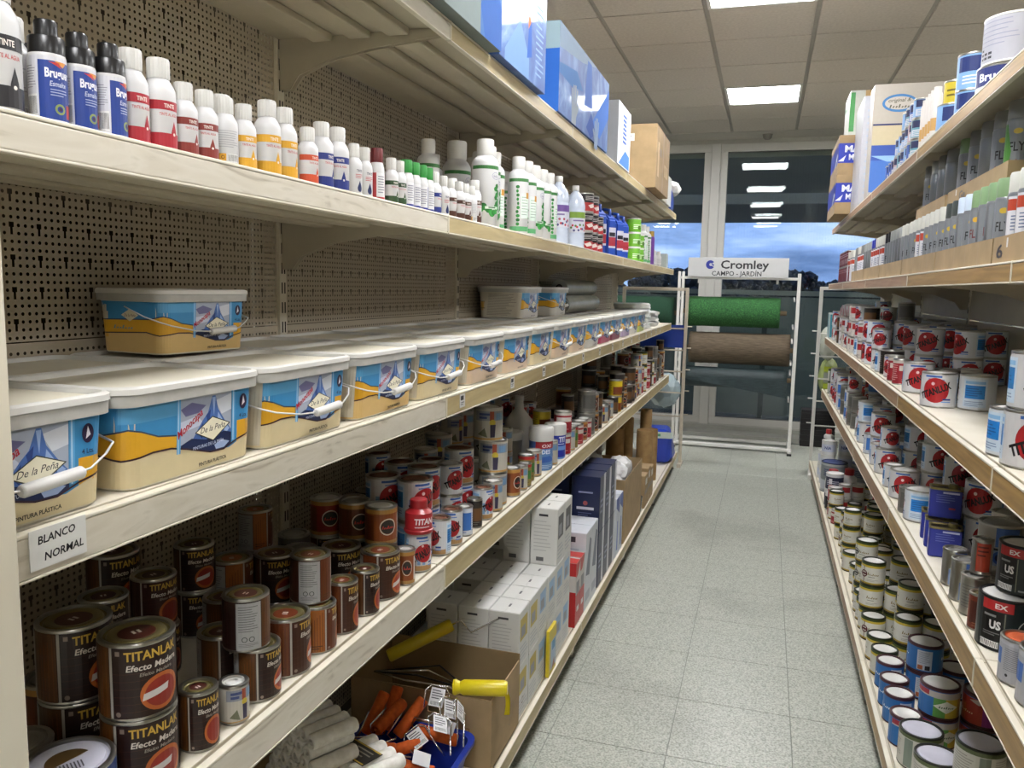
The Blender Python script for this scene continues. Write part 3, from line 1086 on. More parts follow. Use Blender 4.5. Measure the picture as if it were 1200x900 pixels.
def lp_spot(c):
    def f(p, r):
        p.disc(0, 0, r * .55, c)
        p.rect(-r * .12, -r * .04, -r * .1, r * .12, 'd8d0c8')
        p.rect(r * .03, r * .11, -r * .1, r * .12, 'd8d0c8')
    return f

def d_titanlux(bg='d2d2d4', disc='ab2228', rot=0.42, blue='2f7ec4', low=None, text='TITANLUX'):
    """white enamel: red disc crossed by black lettering; blue data panel at the back"""
    def f(p, r, h):
        wrap(p, r, .004, h - .004, bg)
        p.lines(-r * .7, r * .7, h * .86, h * .94, 1, '3a66b4', .7)
        p.lines(-r * .5, r * .8, h * .79, h * .84, 1, '6a8ac4', .6)
        if low:
            p.rect(-r * 1.3, r * 1.3, .005, h * .18, low)
            for k in range(3):
                p.rect(-r * (1.05 - .42 * k), -r * (.8 - .42 * k), h * .2, h * .55, '7fa6cf')
        p.disc(-.05 * r, h * .50, r * .76, disc)
        p.disc(-.2 * r, h * .69, r * .1, 'e9d0ce')
        p.text(text, 0, h * .40, h * .19, '121216', .07, .1, rot, width=r * 1.95)
        p.rect(r * .38, r * .85, h * .22, h * .27, '26408a')
        p.rect(r * .30, r * .85, h * .16, h * .19, '6a9ad8')
        for s in (1, -1):
            a, b = sorted((s * r * 1.35, s * r * 2.65))
            p.rect(a, b, h * .10, h * .90, 'cfe0f0')
            p.rect(a + r * .1, b - r * .1, h * .34, h * .72, blue)
            p.lines(a + r * .15, b - r * .2, h * .40, h * .66, 4, '1f5a9c', .35)
            p.rect(a + r * .1, b - r * .1, h * .76, h * .84, '8fc0e8')
            p.lines(a + r * .1, b - r * .1, h * .12, h * .28, 3, '8aa0c0', .4)
    return f

def d_yellowband(emblem=None, script='7d6a22'):
    """white synthetic enamel with olive and yellow bands"""
    def f(p, r, h):
        wrap(p, r, .004, h - .004, 'd5d4cb')
        wrap(p, r, h * .86, h - .003, '3c4a1e')
        wrap(p, r, h * .77, h * .86, 'c9b23a')
        wrap(p, r, h * .07, h * .13, 'b9a23a')
        wrap(p, r, .003, h * .07, '6a4a30')
        for u in (0, r * 1.7, -r * 1.7):
            scrawl(p, u, h * .50, r * .95, h * .12, script)
            p.lines(u - r * .4, u + r * .4, h * .34, h * .40, 1, '8b8a80', .5)
            p.lines(u - r * .5, u + r * .5, h * .18, h * .28, 2, 'a9a89e', .4)
        if emblem:
            p.ring(-r * .8, h * .48, r * .32, r * .1, emblem)
            p.rect(-r * 1.05, -r * .55, h * .44, h * .52, emblem)
            p.rect(-r * .83, -r * .77, h * .1, h * .8, emblem)
    return f

def d_bluecan(kind):
    def f(p, r, h):
        wrap(p, r, .004, h - .004, '2569ac')
        wrap(p, r, h * .90, h - .003, '4a2230')
        wrap(p, r, .003, h * .06, '4a2230')
        if kind == 'panel':
            for u in (0, r * PI):
                p.rect(u - r * .42, u + r * .42, h * .10, h * .82, 'c3cad4')
                p.lines(u - r * .34, u + r * .34, h * .34, h * .78, 8, '8c96a6', .35)
                p.rect(u - r * .36, u - r * .08, h * .12, h * .28, 'b5623a')
                p.rect(u + r * .04, u + r * .32, h * .12, h * .28, '23232a')
            scrawl(p, r * 1.6, h * .55, r * 1.1, h * .12, 'dfe6ee')
            scrawl(p, -r * 1.6, h * .55, r * 1.1, h * .12, 'dfe6ee')
        elif kind == 'multi':
            p.rect(-r * 1.6, r * 1.6, h * .68, h * .88, 'b9b4b0')
            p.rect(-r * 1.6, -r * .6, h * .72, h * .88, '9e3140')
            p.rect(-r * .35, r * .25, h * .06, h * .68, '5f9a4a')
            p.rect(r * .25, r * 1.0, h * .06, h * .68, 'c3a83a')
            p.rect(r * 1.0, r * 1.6, h * .06, h * .68, 'b98a4a')
            p.poly([(-r * .35, h * .42), (r * .3, h * .62), (r * .95, h * .42), (r * .3, h * .22)], 'd9dcd0')
            scrawl(p, r * .3, h * .42, r * .8, h * .09, '4a6a4a')
        else:
            p.rect(-r * 1.8, r * 1.8, h * .06, h * .88, 'a83a2c')
            p.rect(r * .0, r * .7, h * .06, h * .70, '8e2f80')
            p.rect(r * .7, r * 1.25, h * .08, h * .84, 'c9ccc4')
            p.lines(r * .75, r * 1.2, h * .15, h * .7, 7, '8a8a86', .35)
            p.poly([(-r * .7, h * .8), (-r * .2, h * .88), (r * .3, h * .8), (-r * .2, h * .7)], 'c9bfb0')
            p.rect(-r * 1.8, -r * .9, h * .06, h * .62, 'b0562a')
            scrawl(p, -r * .9, h * .4, r * .9, h * .1, 'e0c8a0')
    return f

def d_plainwhite(stripe='7d8a80'):
    def f(p, r, h):
        wrap(p, r, .004, h - .004, 'c9c8c0')
        wrap(p, r, h * .86, h - .003, '5a6440')
        p.rect(-r * .25, r * .2, h * .06, h * .84, stripe)
        p.lines(-r * 1.5, -r * .4, h * .2, h * .8, 9, '9a9992', .35)
        scrawl(p, r * .85, h * .32, r * .95, h * .13, '2e3a34')
        p.lines(r * .4, r * 1.4, h * .5, h * .8, 5, '9a9992', .35)
    return f

def d_wood(ring='d8d0c0', bg='8c4a22', strip='e0ddd6'):
    def f(p, r, h):
        wrap(p, r, .004, h - .004, bg)
        wrap(p, r, h * .84, h - .004, 'b98a48')
        p.ring(r * .1, h * .50, r * .55, r * .07, ring, h * .22)
        p.disc(r * .1, h * .50, r * .46, '2d2a28', h * .18)
        scrawl(p, r * .1, h * .50, r * .8, h * .1, 'd8423a')
        p.rect(r * .9, r * 1.15, .005, h * .8, strip)
        p.rect(-r * 1.5, -r * .8, h * .1, h * .8, '6a3418')
        wrap(p, r, .005, h * .14, 'a8844e')
    return f

def d_photo(sky='b9c3cc', col='c39a5a', fig='3a3550'):
    """pale can with a picture of a figure before a wall"""
    def f(p, r, h):
        wrap(p, r, .004, h - .004, 'b9b5a9')
        for s in (0, PI * r):
            p.rect(s - r * 1.2, s + r * 1.2, h * .62, h * .9, '8a8f98')
            p.lines(s - r * .9, s - r * .1, h * .66, h * .86, 2, '3b4a7a', .7)
            p.rect(s - r * .15, s + r * .15, h * .62, h * .9, '9c4a30')
            p.rect(s + r * .3, s + r * .9, h * .64, h * .84, '6f94b8')
            p.disc(s + r * .05, h * .56, r * .22, 'c8b23c')
            p.poly([(s - r * .12, h * .50), (s + r * .28, h * .50), (s + r * .22, h * .12), (s - r * .1, h * .12)], fig)
            p.poly([(s - r, h * .2), (s - r * .5, h * .4), (s - r * .3, h * .12)], '6d705a')
        wrap(p, r, .005, h * .10, col)
    return f

def d_stripe(bg, band, v0=.3, v1=.7, txt=None, tc='e8e8e8', lines='7a7a78', top=None):
    def f(p, r, h):
        wrap(p, r, .004, h - .004, bg)
        if top:
            wrap(p, r, h * .84, h - .004, top)
        for u in (-r * 1.55, r * 1.55):
            p.lines(u - r * .5, u + r * .5, h * .15, h * .8, 8, lines, .35)
        p.rect(-r * .95, r * .95, h * v0, h * v1, band)
        if txt:
            p.text(txt, 0, h * (v0 + v1) / 2 - h * .05, h * .11, tc, .03, width=r * 1.3)
        p.lines(-r * .6, r * .6, h * .1, h * .24, 2, lines, .4)
    return f

def d_silver(circle='2a55a8'):
    """bare tinplate with a blue printed side"""
    def f(p, r, h):
        p.rect(-r * .1, r * .95, h * .50, h * .95, '4d70b8')
        p.rect(-r * .5, r * .95, h * .06, h * .48, '7f93b8')
        p.rect(-r * .3, r * .7, h * .42, h * .47, '2b2b33')
        p.disc(r * .15, h * .25, r * .34, circle)
        p.disc(r * .1, h * .25, r * .18, '1b2450')
        p.lines(r * 1.1, r * 1.9, h * .1, h * .8, 9, '77777a', .3)
        p.rect(r * 1.02, r * 1.05, .005, h * .96, '5a5a5c')
    return f

def d_black(p, r, h):
    wrap(p, r, .004, h - .004, '1c2628')
    p.rect(-r * 1.25, -r * .15, h * .76, h * .95, 'b32a2c')
    p.text('EX', -r * .55, h * .81, h * .09, 'e8dedc', .05, width=r * .42)
    p.rect(-r * 1.25, -r * .45, h * .2, h * .74, '0d0d0e')
    p.text('US', -r * .72, h * .42, h * .15, 'e4e4e4', .06, width=r * .40)
    p.lines(-r * 1.15, -r * .5, h * .62, h * .70, 1, '8a8a8a', .5)
    p.lines(-r * 1.15, -r * .5, h * .28, h * .36, 2, '7a7a7a', .5)
    p.barcode(-r * 1.25, -r * .55, h * .06, h * .18)
    p.rect(-r * .42, -r * .38, h * .06, h * .74, '77796a')
    p.ring(r * .55, h * .42, r * .56, r * .04, 'cfd2d2')
    p.text('A', r * .5, h * .50, h * .13, '7f8c8c', 0)
    p.text('B', r * .3, h * .30, h * .11, '7f8c8c', 0)
    p.text('C', r * .75, h * .30, h * .11, '7f8c8c', 0)
    p.lines(-r * .3, r * 1.3, h * .06, h * .13, 1, '8a8f90', .5)

def d_orange(p, r, h):
    wrap(p, r, .004, h - .004, 'a9aab0')
    wrap(p, r, h * .86, h - .004, 'b9bac0')
    p.lines(-r * .9, r * .9, h * .3, h * .8, 12, '6e7078', .3)
    p.rect(r * .9, r * 1.8, h * .05, h * .85, '6e97d0')
    p.disc(-r * .7, h * .2, r * .08, '1e1e20')
    p.rect(-r * 1.8, -r * 1.1, h * .4, h * .75, '3f6bb8')

# ------------------------------------------------------------------ bottles and aerosols
BOTM = mat('white_bottle', 'd3d3d3', rough=0.36, var=0.02)
CAPW = mat('white_cap', 'd3d2cd', rough=0.45, var=0.02)
def ribbed(name, r, h, m, n=36, z0=0.0, depth=0.0006):
    verts, faces = [], []
    prof = [(r * .98, z0), (r, z0 + h * .06), (r, z0 + h * .9), (r * .93, z0 + h)]
    for (q, z) in prof:
        for k in range(n):
            a = 2 * PI * k / n
            rr = q - (depth if k % 2 else 0)
            verts.append((rr * math.sin(a), -rr * math.cos(a), z))
    for i in range(3):
        for k in range(n):
            faces.append((i * n + k, i * n + (k + 1) % n, (i + 1) * n + (k + 1) % n, (i + 1) * n + k))
    faces.append(tuple(3 * n + k for k in range(n)))
    me = new_mesh(name, verts, faces, m)
    smooth_by_angle(me, 30)
    return me

def bottle_kit(r, h, draw, capm=CAPW, bodym=BOTM, capr=.68, caph=.2, shoulder=.16, name='tint_bottle', cat='bottle', seg=24, neck=True):
    k = Kit(name, cat)
    k.r, k.h = r, h
    hc = h * caph
    zb = h - hc
    zs = zb - h * shoulder
    prof = [(0, .001), (r * .9, 0), (r, .003), (r, zs), (r * .97, zs + h * shoulder * .25), (r * .86, zs + h * shoulder * .55), (r * capr * 1.02, zs + h * shoulder * .85), (r * capr * .9, zb), (r * capr * .9, zb + hc * .3)]
    k.part('body', lathe('body', prof, bodym, seg, smooth_deg=60))
    k.part('cap', ribbed('cap', r * capr, hc, capm, z0=zb))
    if draw:
        p = Print()
        draw(p, r, zs)
        k.part('label', p.build('label', on_cyl(r, r * 2 * PI / 28), step=r * 2 * PI / 28), 0)
    return k

def d_tint(c, drop=None, txt='c24040'):
    def f(p, r, h):
        p.rect(-r * 1.35, r * 1.35, h * .70, h * .86, c)
        p.text('TINTE', r * .25, h * .74, h * .07, 'f0e8e0', .03, width=r * .7)
        p.text('TINTE AL AGUA', r * .25, h * .60, h * .05, txt, .02, width=r * 1.25)
        p.rect(-r * 1.35, r * 1.35, h * .06, h * .30, c)
        u, v = r * .55, h * .30
        p.disc(u, v, r * .22, drop or c, h * .09)
        p.poly([(u - r * .2, v + h * .04), (u, v + h * .22), (u + r * .2, v + h * .04)], drop or c)
        p.disc(u, v - h * .01, r * .09, 'e8e0d8')
    return f
def d_tintback(c):
    def f(p, r, h):
        p.lines(-r * 1.0, r * 1.0, h * .42, h * .86, 8, 'a6a6aa', .3)
        p.barcode(-r * .05, r * .9, h * .08, h * .28)
        p.rect(-r * .95, -r * .2, h * .1, h * .28, c)
        p.ring(-r * .45, h * .19, r * .14, r * .05, '6a4a20')
    return f
def d_dropbottle(c):
    def f(p, r, h):
        p.text('TINTE', 0, h * .78, h * .08, '2a2f4a', .03, width=r * .9)
        p.lines(-r * .6, r * .6, h * .56, h * .72, 3, 'c06060', .4)
        p.disc(0, h * .24, r * .34, c, h * .12)
        p.poly([(-r * .32, h * .28), (0, h * .50), (r * .32, h * .28)], c)
    return f

def aerosol_kit(r, h, draw, bodym, capm, cap='plain', name='spray_can', cap_r=.96, caph=.24, seg=26):
    k = Kit(name, 'spray can')
    k.r, k.h = r, h
    zb = h * (1 - caph)
    dome = h * .05
    k.part('body', lathe('body', [(0, .002), (r * .93, 0), (r, .003), (r, zb - dome), (r * .96, zb - dome * .5), (r * .8, zb)], bodym, seg))
    if cap == 'stepped':
        k.part('cap', lathe('cap', [(r * .97, zb - dome * .6), (r * .97, zb + h * caph * .42), (r * .92, zb + h * caph * .46), (r * .62, zb + h * caph * .5), (r * .62, h - .002), (r * .57, h), (r * .45, h), (r * .42, h - .004), (0, h - .004)], capm, seg))
    else:
        k.part('cap', lathe('cap', [(r * cap_r, zb - dome * .6), (r * cap_r, zb + .002), (r * cap_r * .99, h - .005), (r * cap_r * .93, h), (0, h)], capm, seg))
    if draw:
        p = Print()
        draw(p, r, zb - dome)
        k.part('label', p.build('label', on_cyl(r, r * 2 * PI / 28), step=r * 2 * PI / 28), 0)
    return k

def d_bruguer(p, r, h):
    wrap(p, r, .004, h * .985, 'd4d4da')
    p.rect(-r * .55, r * 2.4, h * .06, h * .92, '223f8f')
    p.poly([(r * .3, h * .92), (r * .8, h * .84), (r * 1.1, h * .92)], 'd0862f')
    p.poly([(r * .0, h * .90), (r * .7, h * .82), (r * .55, h * .90)], 'c03a34')
    p.text('Bruguer', r * .55, h * .68, h * .13, 'ececf2', .045, width=r * 1.5)
    p.text('Esmalte', r * .5, h * .55, h * .075, 'c8d0e6', .02, .15, width=r * .95)
    p.lines(r * .05, r * 1.1, h * .40, h * .52, 3, 'a9b6d8', .35)
    p.ring(r * .55, h * .22, r * .30, r * .12, '8a9a5a')
    p.disc(r * .55, h * .22, r * .1, '3a2040')
    p.rect(r * .95, r * 1.3, h * .1, h * .3, 'b23a34')
    p.rect(-r * 1.5, -r * .55, h * .06, h * .92, 'd4d4da')
    p.lines(-r * 1.4, -r * .65, h * .5, h * .85, 9, '8c8c96', .3)
    p.barcode(-r * 1.35, -r * .65, h * .1, h * .42)

def d_fly(accent='c8a93a', txt='1c1c1e', foot=None):
    def f(p, r, h):
        p.rect(-r * 1.0, r * 1.0, h * .04, h * .97, '7f8388')
        p.disc(0, h * .82, r * .3, accent, h * .045)
        p.text('FLY', 0, h * .50, h * .15, txt, .02, 0, width=r * 1.05)
        scrawl(p, 0, h * .34, r * 1.05, h * .09, '8a4a4a')
        p.lines(-r * .6, r * .6, h * .1, h * .24, 3, '6a6a6e', .35)
        if foot:
            p.rect(-r, r, h * .02, h * .10, foot)
    return f
def d_techno(p, r, h):
    p.rect(-r * 1.1, r * 1.1, h * .04, h * .97, 'd8d8dc')
    p.rect(-r * 1.1, r * 1.1, h * .76, h * .93, 'b8452e')
    p.lines(-r * .7, r * .7, h * .45, h * .7, 5, '5a6a90', .35)
    p.disc(r * .1, h * .22, r * .5, 'a02630', h * .12)
    p.rect(r * .2, r * .8, h * .14, h * .2, '26262a')

def d_green(p, r, h):
    """big white bottle: green collar line, oval mark, leafy splash"""
    p.rect(-r * 1.5, r * 1.5, h * .90, h * .955, '3d7a3f')
    p.ring(r * .55, h * .80, r * .38, r * .03, '8a8ab0', h * .055)
    scrawl(p, r * .55, h * .80, r * .5, h * .04, '7a7a98')
    rr = random.Random(4)
    for k in range(15):
        a = k / 14
        p.disc(r * (-.75 + 1.9 * a), h * (.26 + .05 * math.sin(9 * a)) + h * .02 * rr.uniform(-1, 1), r * rr.uniform(.15, .3), ('2f8a38', '3f9a46', '277030')[k % 3], h * rr.uniform(.03, .06), n=9)
    for k in range(8):
        p.disc(r * (.55 + .14 * (k % 3)), h * (.33 + .045 * k), r * rr.uniform(.16, .26), ('2f8a38', '277030')[k % 2], h * .04, n=8)
    p.rect(-r * .35, r * .75, h * .285, h * .325, 'cfe0cf')
    p.rect(-r * .1, r * .5, h * .30, h * .315, '1d3a1d')
def d_green2(p, r, h):
    p.rect(-r * 1.5, r * 1.5, h * .90, h * .955, '3d7a3f')
    rr = random.Random(5)
    for k in range(10):
        p.disc(r * (-.55 + .1 * rr.random()), h * (.18 + .07 * k), r * rr.uniform(.1, .2), ('2f8a38', '277030')[k % 2], h * .03, n=8)
    p.rect(-r * .2, r * .9, h * .28, h * .7, 'd6e6da')
    p.lines(-r * .1, r * .8, h * .32, h * .66, 7, '9aaa9c', .3)
    p.rect(-r * 1.3, r * 1.3, h * .06, h * .14, '5aa06a')
    p.rect(r * .4, r * .9, h * .62, h * .72, 'c8923a')

# ------------------------------------------------------------------ cartons
def carton_kit(dx, dy, dz, m, faces, name='carton', cat='box', tape=False, bev=.0015, flaps=True):
    """closed carton with its base at z = 0; faces: list of (side, draw) with side in front/end/back/top"""
    k = Kit(name, cat)
    k.dims = (dx, dy, dz)
    k.h = dz
    k.part('body', box_mesh('body', (dx, dy, dz), m, bev=bev))
    if flaps:
        bm = bmesh.new()
        add_box(bm, -dx / 2 + .002, -.0008, -dy / 2 + .002, dy / 2 - .002, dz - .0002, dz + .0012)
        add_box(bm, .0008, dx / 2 - .002, -dy / 2 + .002, dy / 2 - .002, dz - .0002, dz + .0012)
        k.part('flap', bm_mesh('flap', bm, m))
    for side, draw in faces:
        p = Print()
        w = dx if side in ('front', 'back', 'top') else dy
        draw(p, w, dz if side != 'top' else dy)
        fn = {'front': on_front(-dy / 2), 'end': on_side(dx / 2), 'top': on_top(dz + (.0012 if flaps else 0)),
              'west': lambda u, v, l: (-dx / 2 - l, -u, v), 'back': lambda u, v, l: (-u, dy / 2 + l, v)}[side]
        k.part('print', p.build('print', fn), 0)
    return k
# ================================================================== the wares, by key
SZ = dict(XL=(.049, .107), L=(.0435, .105), M=(.0375, .090), S=(.0285, .092), N=(.0315, .104), X=(.0235, .064), W=(.0225, .084),
          T=(.050, .105), U=(.0575, .115), V=(.030, .096), B=(.054, .092), J=(.044, .093), H=(.057, .105), Q=(.040, .085), K=(.046, .105))
DARKW = dict(d=('24120e', '52300f', '8c2a20', 'dark brown'), b=('3c1d10', '5c2c12', '9c3a20', 'mid-brown'), o=('5a2c14', '9a5a22', 'a8502a', 'orange-brown'), r=('351814', '3a2014', '7a2a20', 'reddish dark'))
CANS = {}
def ck(key):
    if key in CANS:
        return CANS[key]
    a = key.split('_')
    t, sz = a[0], a[-1]
    r, h = SZ[sz]
    sg = 36 if t == 'mad' and sz in ('XL', 'L', 'M') else 28
    if t == 'mad':
        bg, wood, ov, nm = DARKW[a[1]]
        k = can_kit(r, h, bg, d_madera(bg, wood, ov, 's' in a[2]), lid=LIDB, seg=sg, lidprint=lp_spot({'d': '4a2018', 'b': '6a3018', 'o': 'a8602a', 'r': '33150f'}[a[1]]))
        ds = nm + ' wood-effect can' + (' with white sticker' if 's' in a[2] else '')
    elif t == 'wood':
        bg = {'b': '8c4a22', 'd': '5a2f1a', 'r': '8a2c22', 'o': 'a06a30'}[a[1]]
        k = can_kit(r, h, bg, d_wood(bg=bg), lid=LIDW if a[1] != 'd' else LIDG, seg=sg)
        ds = {'b': 'brown', 'd': 'dark brown', 'r': 'red-brown', 'o': 'tan'}[a[1]] + ' can with oval emblem'
    elif t == 'tx':
        v = a[1]
        kw = dict(w=dict(), g=dict(bg='bdbdbb', disc='8e2430'), h=dict(low='b08a5a', bg='d2d4d8'), b=dict(bg='d8dde4', disc='b3242a', blue='2a86d8'))[v]
        k = can_kit(r, h, 'd9d9d9', d_titanlux(**kw), lid=LIDW if v != 'h' else mat('can_lid_brown', '6e4632', rough=.5), seg=sg)
        ds = dict(w='white can with red disc', g='greyish can with dark red disc', h='white and tan can with red disc', b='bluish white can with red disc')[v]
    elif t == 'yb':
        k = can_kit(r, h, 'd5d4cb', d_yellowband({'e': '5a1e22', 'p': None, 'k': '3a3a3a'}[a[1]]), rim=mat('rim_dark_green', '2c3324', rough=.3, metal=.5), seg=sg)
        ds = {'e': 'yellow-banded white can with ring emblem', 'p': 'yellow-banded white enamel can', 'k': 'yellow-banded white can with grey ring'}[a[1]]
    elif t == 'bl':
        k = can_kit(r, h, '2569ac', d_bluecan({'p': 'panel', 'm': 'multi', 'r': 'red'}[a[1]]), rim=mat('rim_maroon', '4a2a30', rough=.35, metal=.4), lid=LIDW if a[1] != 'r' else LIDG, seg=sg)
        ds = {'p': 'blue can with white panel', 'm': 'blue, green and yellow can', 'r': 'red and purple can'}[a[1]]
    elif t == 'pw':
        k = can_kit(r, h, 'c9c8c0', d_plainwhite(), rim=mat('rim_dark', '33352f', rough=.35, metal=.5), lid=mat('can_lid_lilac', 'c3c2cf', rough=.34), seg=32)
        ds = 'large white can with dark stripe'
    elif t == 'ph':
        k = can_kit(r, h, 'b9b5a9', d_photo(), lid=LIDW, seg=sg)
        ds = 'pale can with pictured figure'
    elif t == 'sv':
        k = can_kit(r, h, STEEL, d_silver(), lid=LIDG, seg=sg)
        ds = 'bare metal can with blue print'
    elif t == 'sr':
        k = can_kit(r, h, STEEL, lambda p, r_, h_: (p.rect(-r_ * .6, r_ * .8, h_ * .1, h_ * .9, 'a8402c'), p.lines(-r_ * .5, r_ * .6, h_ * .5, h_ * .85, 3, '5a1f1a', .4)), lid=LIDG, seg=sg)
        ds = 'bare metal can with red label'
    elif t == 'ag':
        k = can_kit(r, h, STEEL, lambda p, r_, h_: p.lines(-r_, r_, h_ * .2, h_ * .8, 8, '8a8a8a', .25), lid=LIDG, seg=sg)
        ds = 'plain bare metal can'
    elif t == 'bk':
        k = can_kit(r, h, '1c2628', d_black, rim=mat('rim_black', '1a1a1a', rough=.3, metal=.3), lid=LIDW, seg=36)
        ds = 'black can with red corner label'
    elif t == 'or':
        k = can_kit(r, h, 'a9aab0', d_orange, lid=mat('can_lid_orange', 'c4603c', rough=.4), seg=sg)
        ds = 'grey can with orange lid'
    elif t == 'br':
        k = can_kit(r, h, '6a2c1c', d_stripe('6a2c1c', '4a1e14', .2, .8, lines='8a5a40'), lid=LIDB, seg=sg)
        ds = 'small brown can'
    elif t == 'rd':
        k = can_kit(r, h, 'a02a30', d_stripe('9a2630', 'd0c8c0', .55, .75, lines='d8a0a0', top='c9c4bc'), seg=sg)
        ds = 'red can with pale band'
    elif t == 'rw':
        k = can_kit(r, h, 'c9c6c0', d_stripe('c9c6c0', 'a3282c', .5, .85, lines='8a8a8a'), seg=sg)
        ds = 'white can with red band'
    elif t == 'gn':
        k = can_kit(r, h, '9a8a4a', d_stripe('8a7a42', '3f7a3a', .35, .7, lines='5a4a2a', top='b03030'), seg=sg)
        ds = 'red, green and ochre can'
    elif t == 'bw':
        k = can_kit(r, h, 'cfd4dc', d_stripe('cfd4dc', '3f74c0', .2, .8, lines='6a86b8'), seg=sg)
        ds = 'small white can with blue panel'
    elif t == 'ye':
        k = can_kit(r, h, 'd8bf2a', d_stripe('d8bf2a', '7a3a1c', .1, .6, lines='8a6a1a'), seg=sg)
        ds = 'yellow can with brown label'
    elif t == 'dk':
        k = can_kit(r, h, '2a2422', d_stripe('2a2422', '6a4a2c', .25, .7, lines='6a6a68'), lid=LIDG, seg=sg)
        ds = 'dark can with tan label'
    elif t == 'gy':
        k = can_kit(r, h, '77756f', d_stripe('77756f', '5d5c58', .2, .8, lines='5a5955'), lid=LIDG, seg=sg)
        ds = 'plain grey can'
    elif t == 'lid':
        k = can_kit(r, h, '23407c', d_stripe('23407c', '1a2c5a', .2, .7, lines='8a9ac0'), lid=mat('can_lid_lavender', 'c4c4d2', rough=.3), seg=44,
                    lidprint=lambda p, r_: (p.poly([(r_ * .62 * math.cos(q) , r_ * .62 * math.sin(q)) for q in [PI * .12 + PI * k_ / 16 for k_ in range(17)]], '5a4526'), [p.rect(-r_ * .3 + .004 * q, -r_ * .3 + .004 * q + .0018, -r_ * .45, -r_ * .12, '44424a', q == 0) for q in range(8)]))
        ds = 'blue can with brown half-round lid sticker'
    k.name = {'mad': 'varnish_can', 'wood': 'stain_can', 'tx': 'enamel_can', 'yb': 'banded_enamel_can', 'bl': 'gloss_paint_can', 'sv': 'metal_can', 'ag': 'metal_can', 'sr': 'metal_can', 'ph': 'pictured_can'}.get(t, 'paint_can')
    CANS[key] = (k, ds)
    return CANS[key]

QUEUE = []
def put(kit, x, y, z, rot, desc, zone, row='', exact=None):
    QUEUE.append([kit, x, y, z, rot, desc, zone, row, exact])

ORD = ['nearest', 'second', 'third', 'fourth', 'fifth', 'sixth', 'seventh', 'eighth', 'ninth', 'tenth', 'eleventh', 'twelfth', 'thirteenth', 'fourteenth', 'fifteenth', 'sixteenth', 'seventeenth', 'eighteenth', 'nineteenth', 'twentieth']
def ordinal(n):
    if n < len(ORD):
        return ORD[n]
    t = ['twenty', 'thirty', 'forty', 'fifty'][(n + 1) // 10 - 2]
    u = (n + 1) % 10
    return t + '-' + ['', 'first', 'second', 'third', 'fourth', 'fifth', 'sixth', 'seventh', 'eighth', 'ninth'][u] if u else t[:-1] + 'ieth'

def flush():
    groups = {}
    for q in QUEUE:
        groups.setdefault((q[5], q[6], q[7]), []).append(q)
    for (desc, zone, row), qs in groups.items():
        qs.sort(key=lambda q: (q[2], abs(q[1])))
        for n, q in enumerate(qs):
            if q[8]:
                lab = q[8]
            elif len(qs) == 1:
                lab = '%s, %s%s' % (desc, (row + ', ') if row else 'on the ', zone)
            else:
                o_ = 'nearest one' if n == 0 else (ordinal(n) + ' from near end' if n < len(qs) - 1 or n < 2 else 'farthest one')
                lab = '%s, %s, %s%s' % (desc, o_, (row + ', ') if row else 'on ', zone)
            kit = q[0]
            kit.put((q[1], q[2], q[3]), q[4], lab, kit.cat + 's on the ' + zone)
    QUEUE.clear()
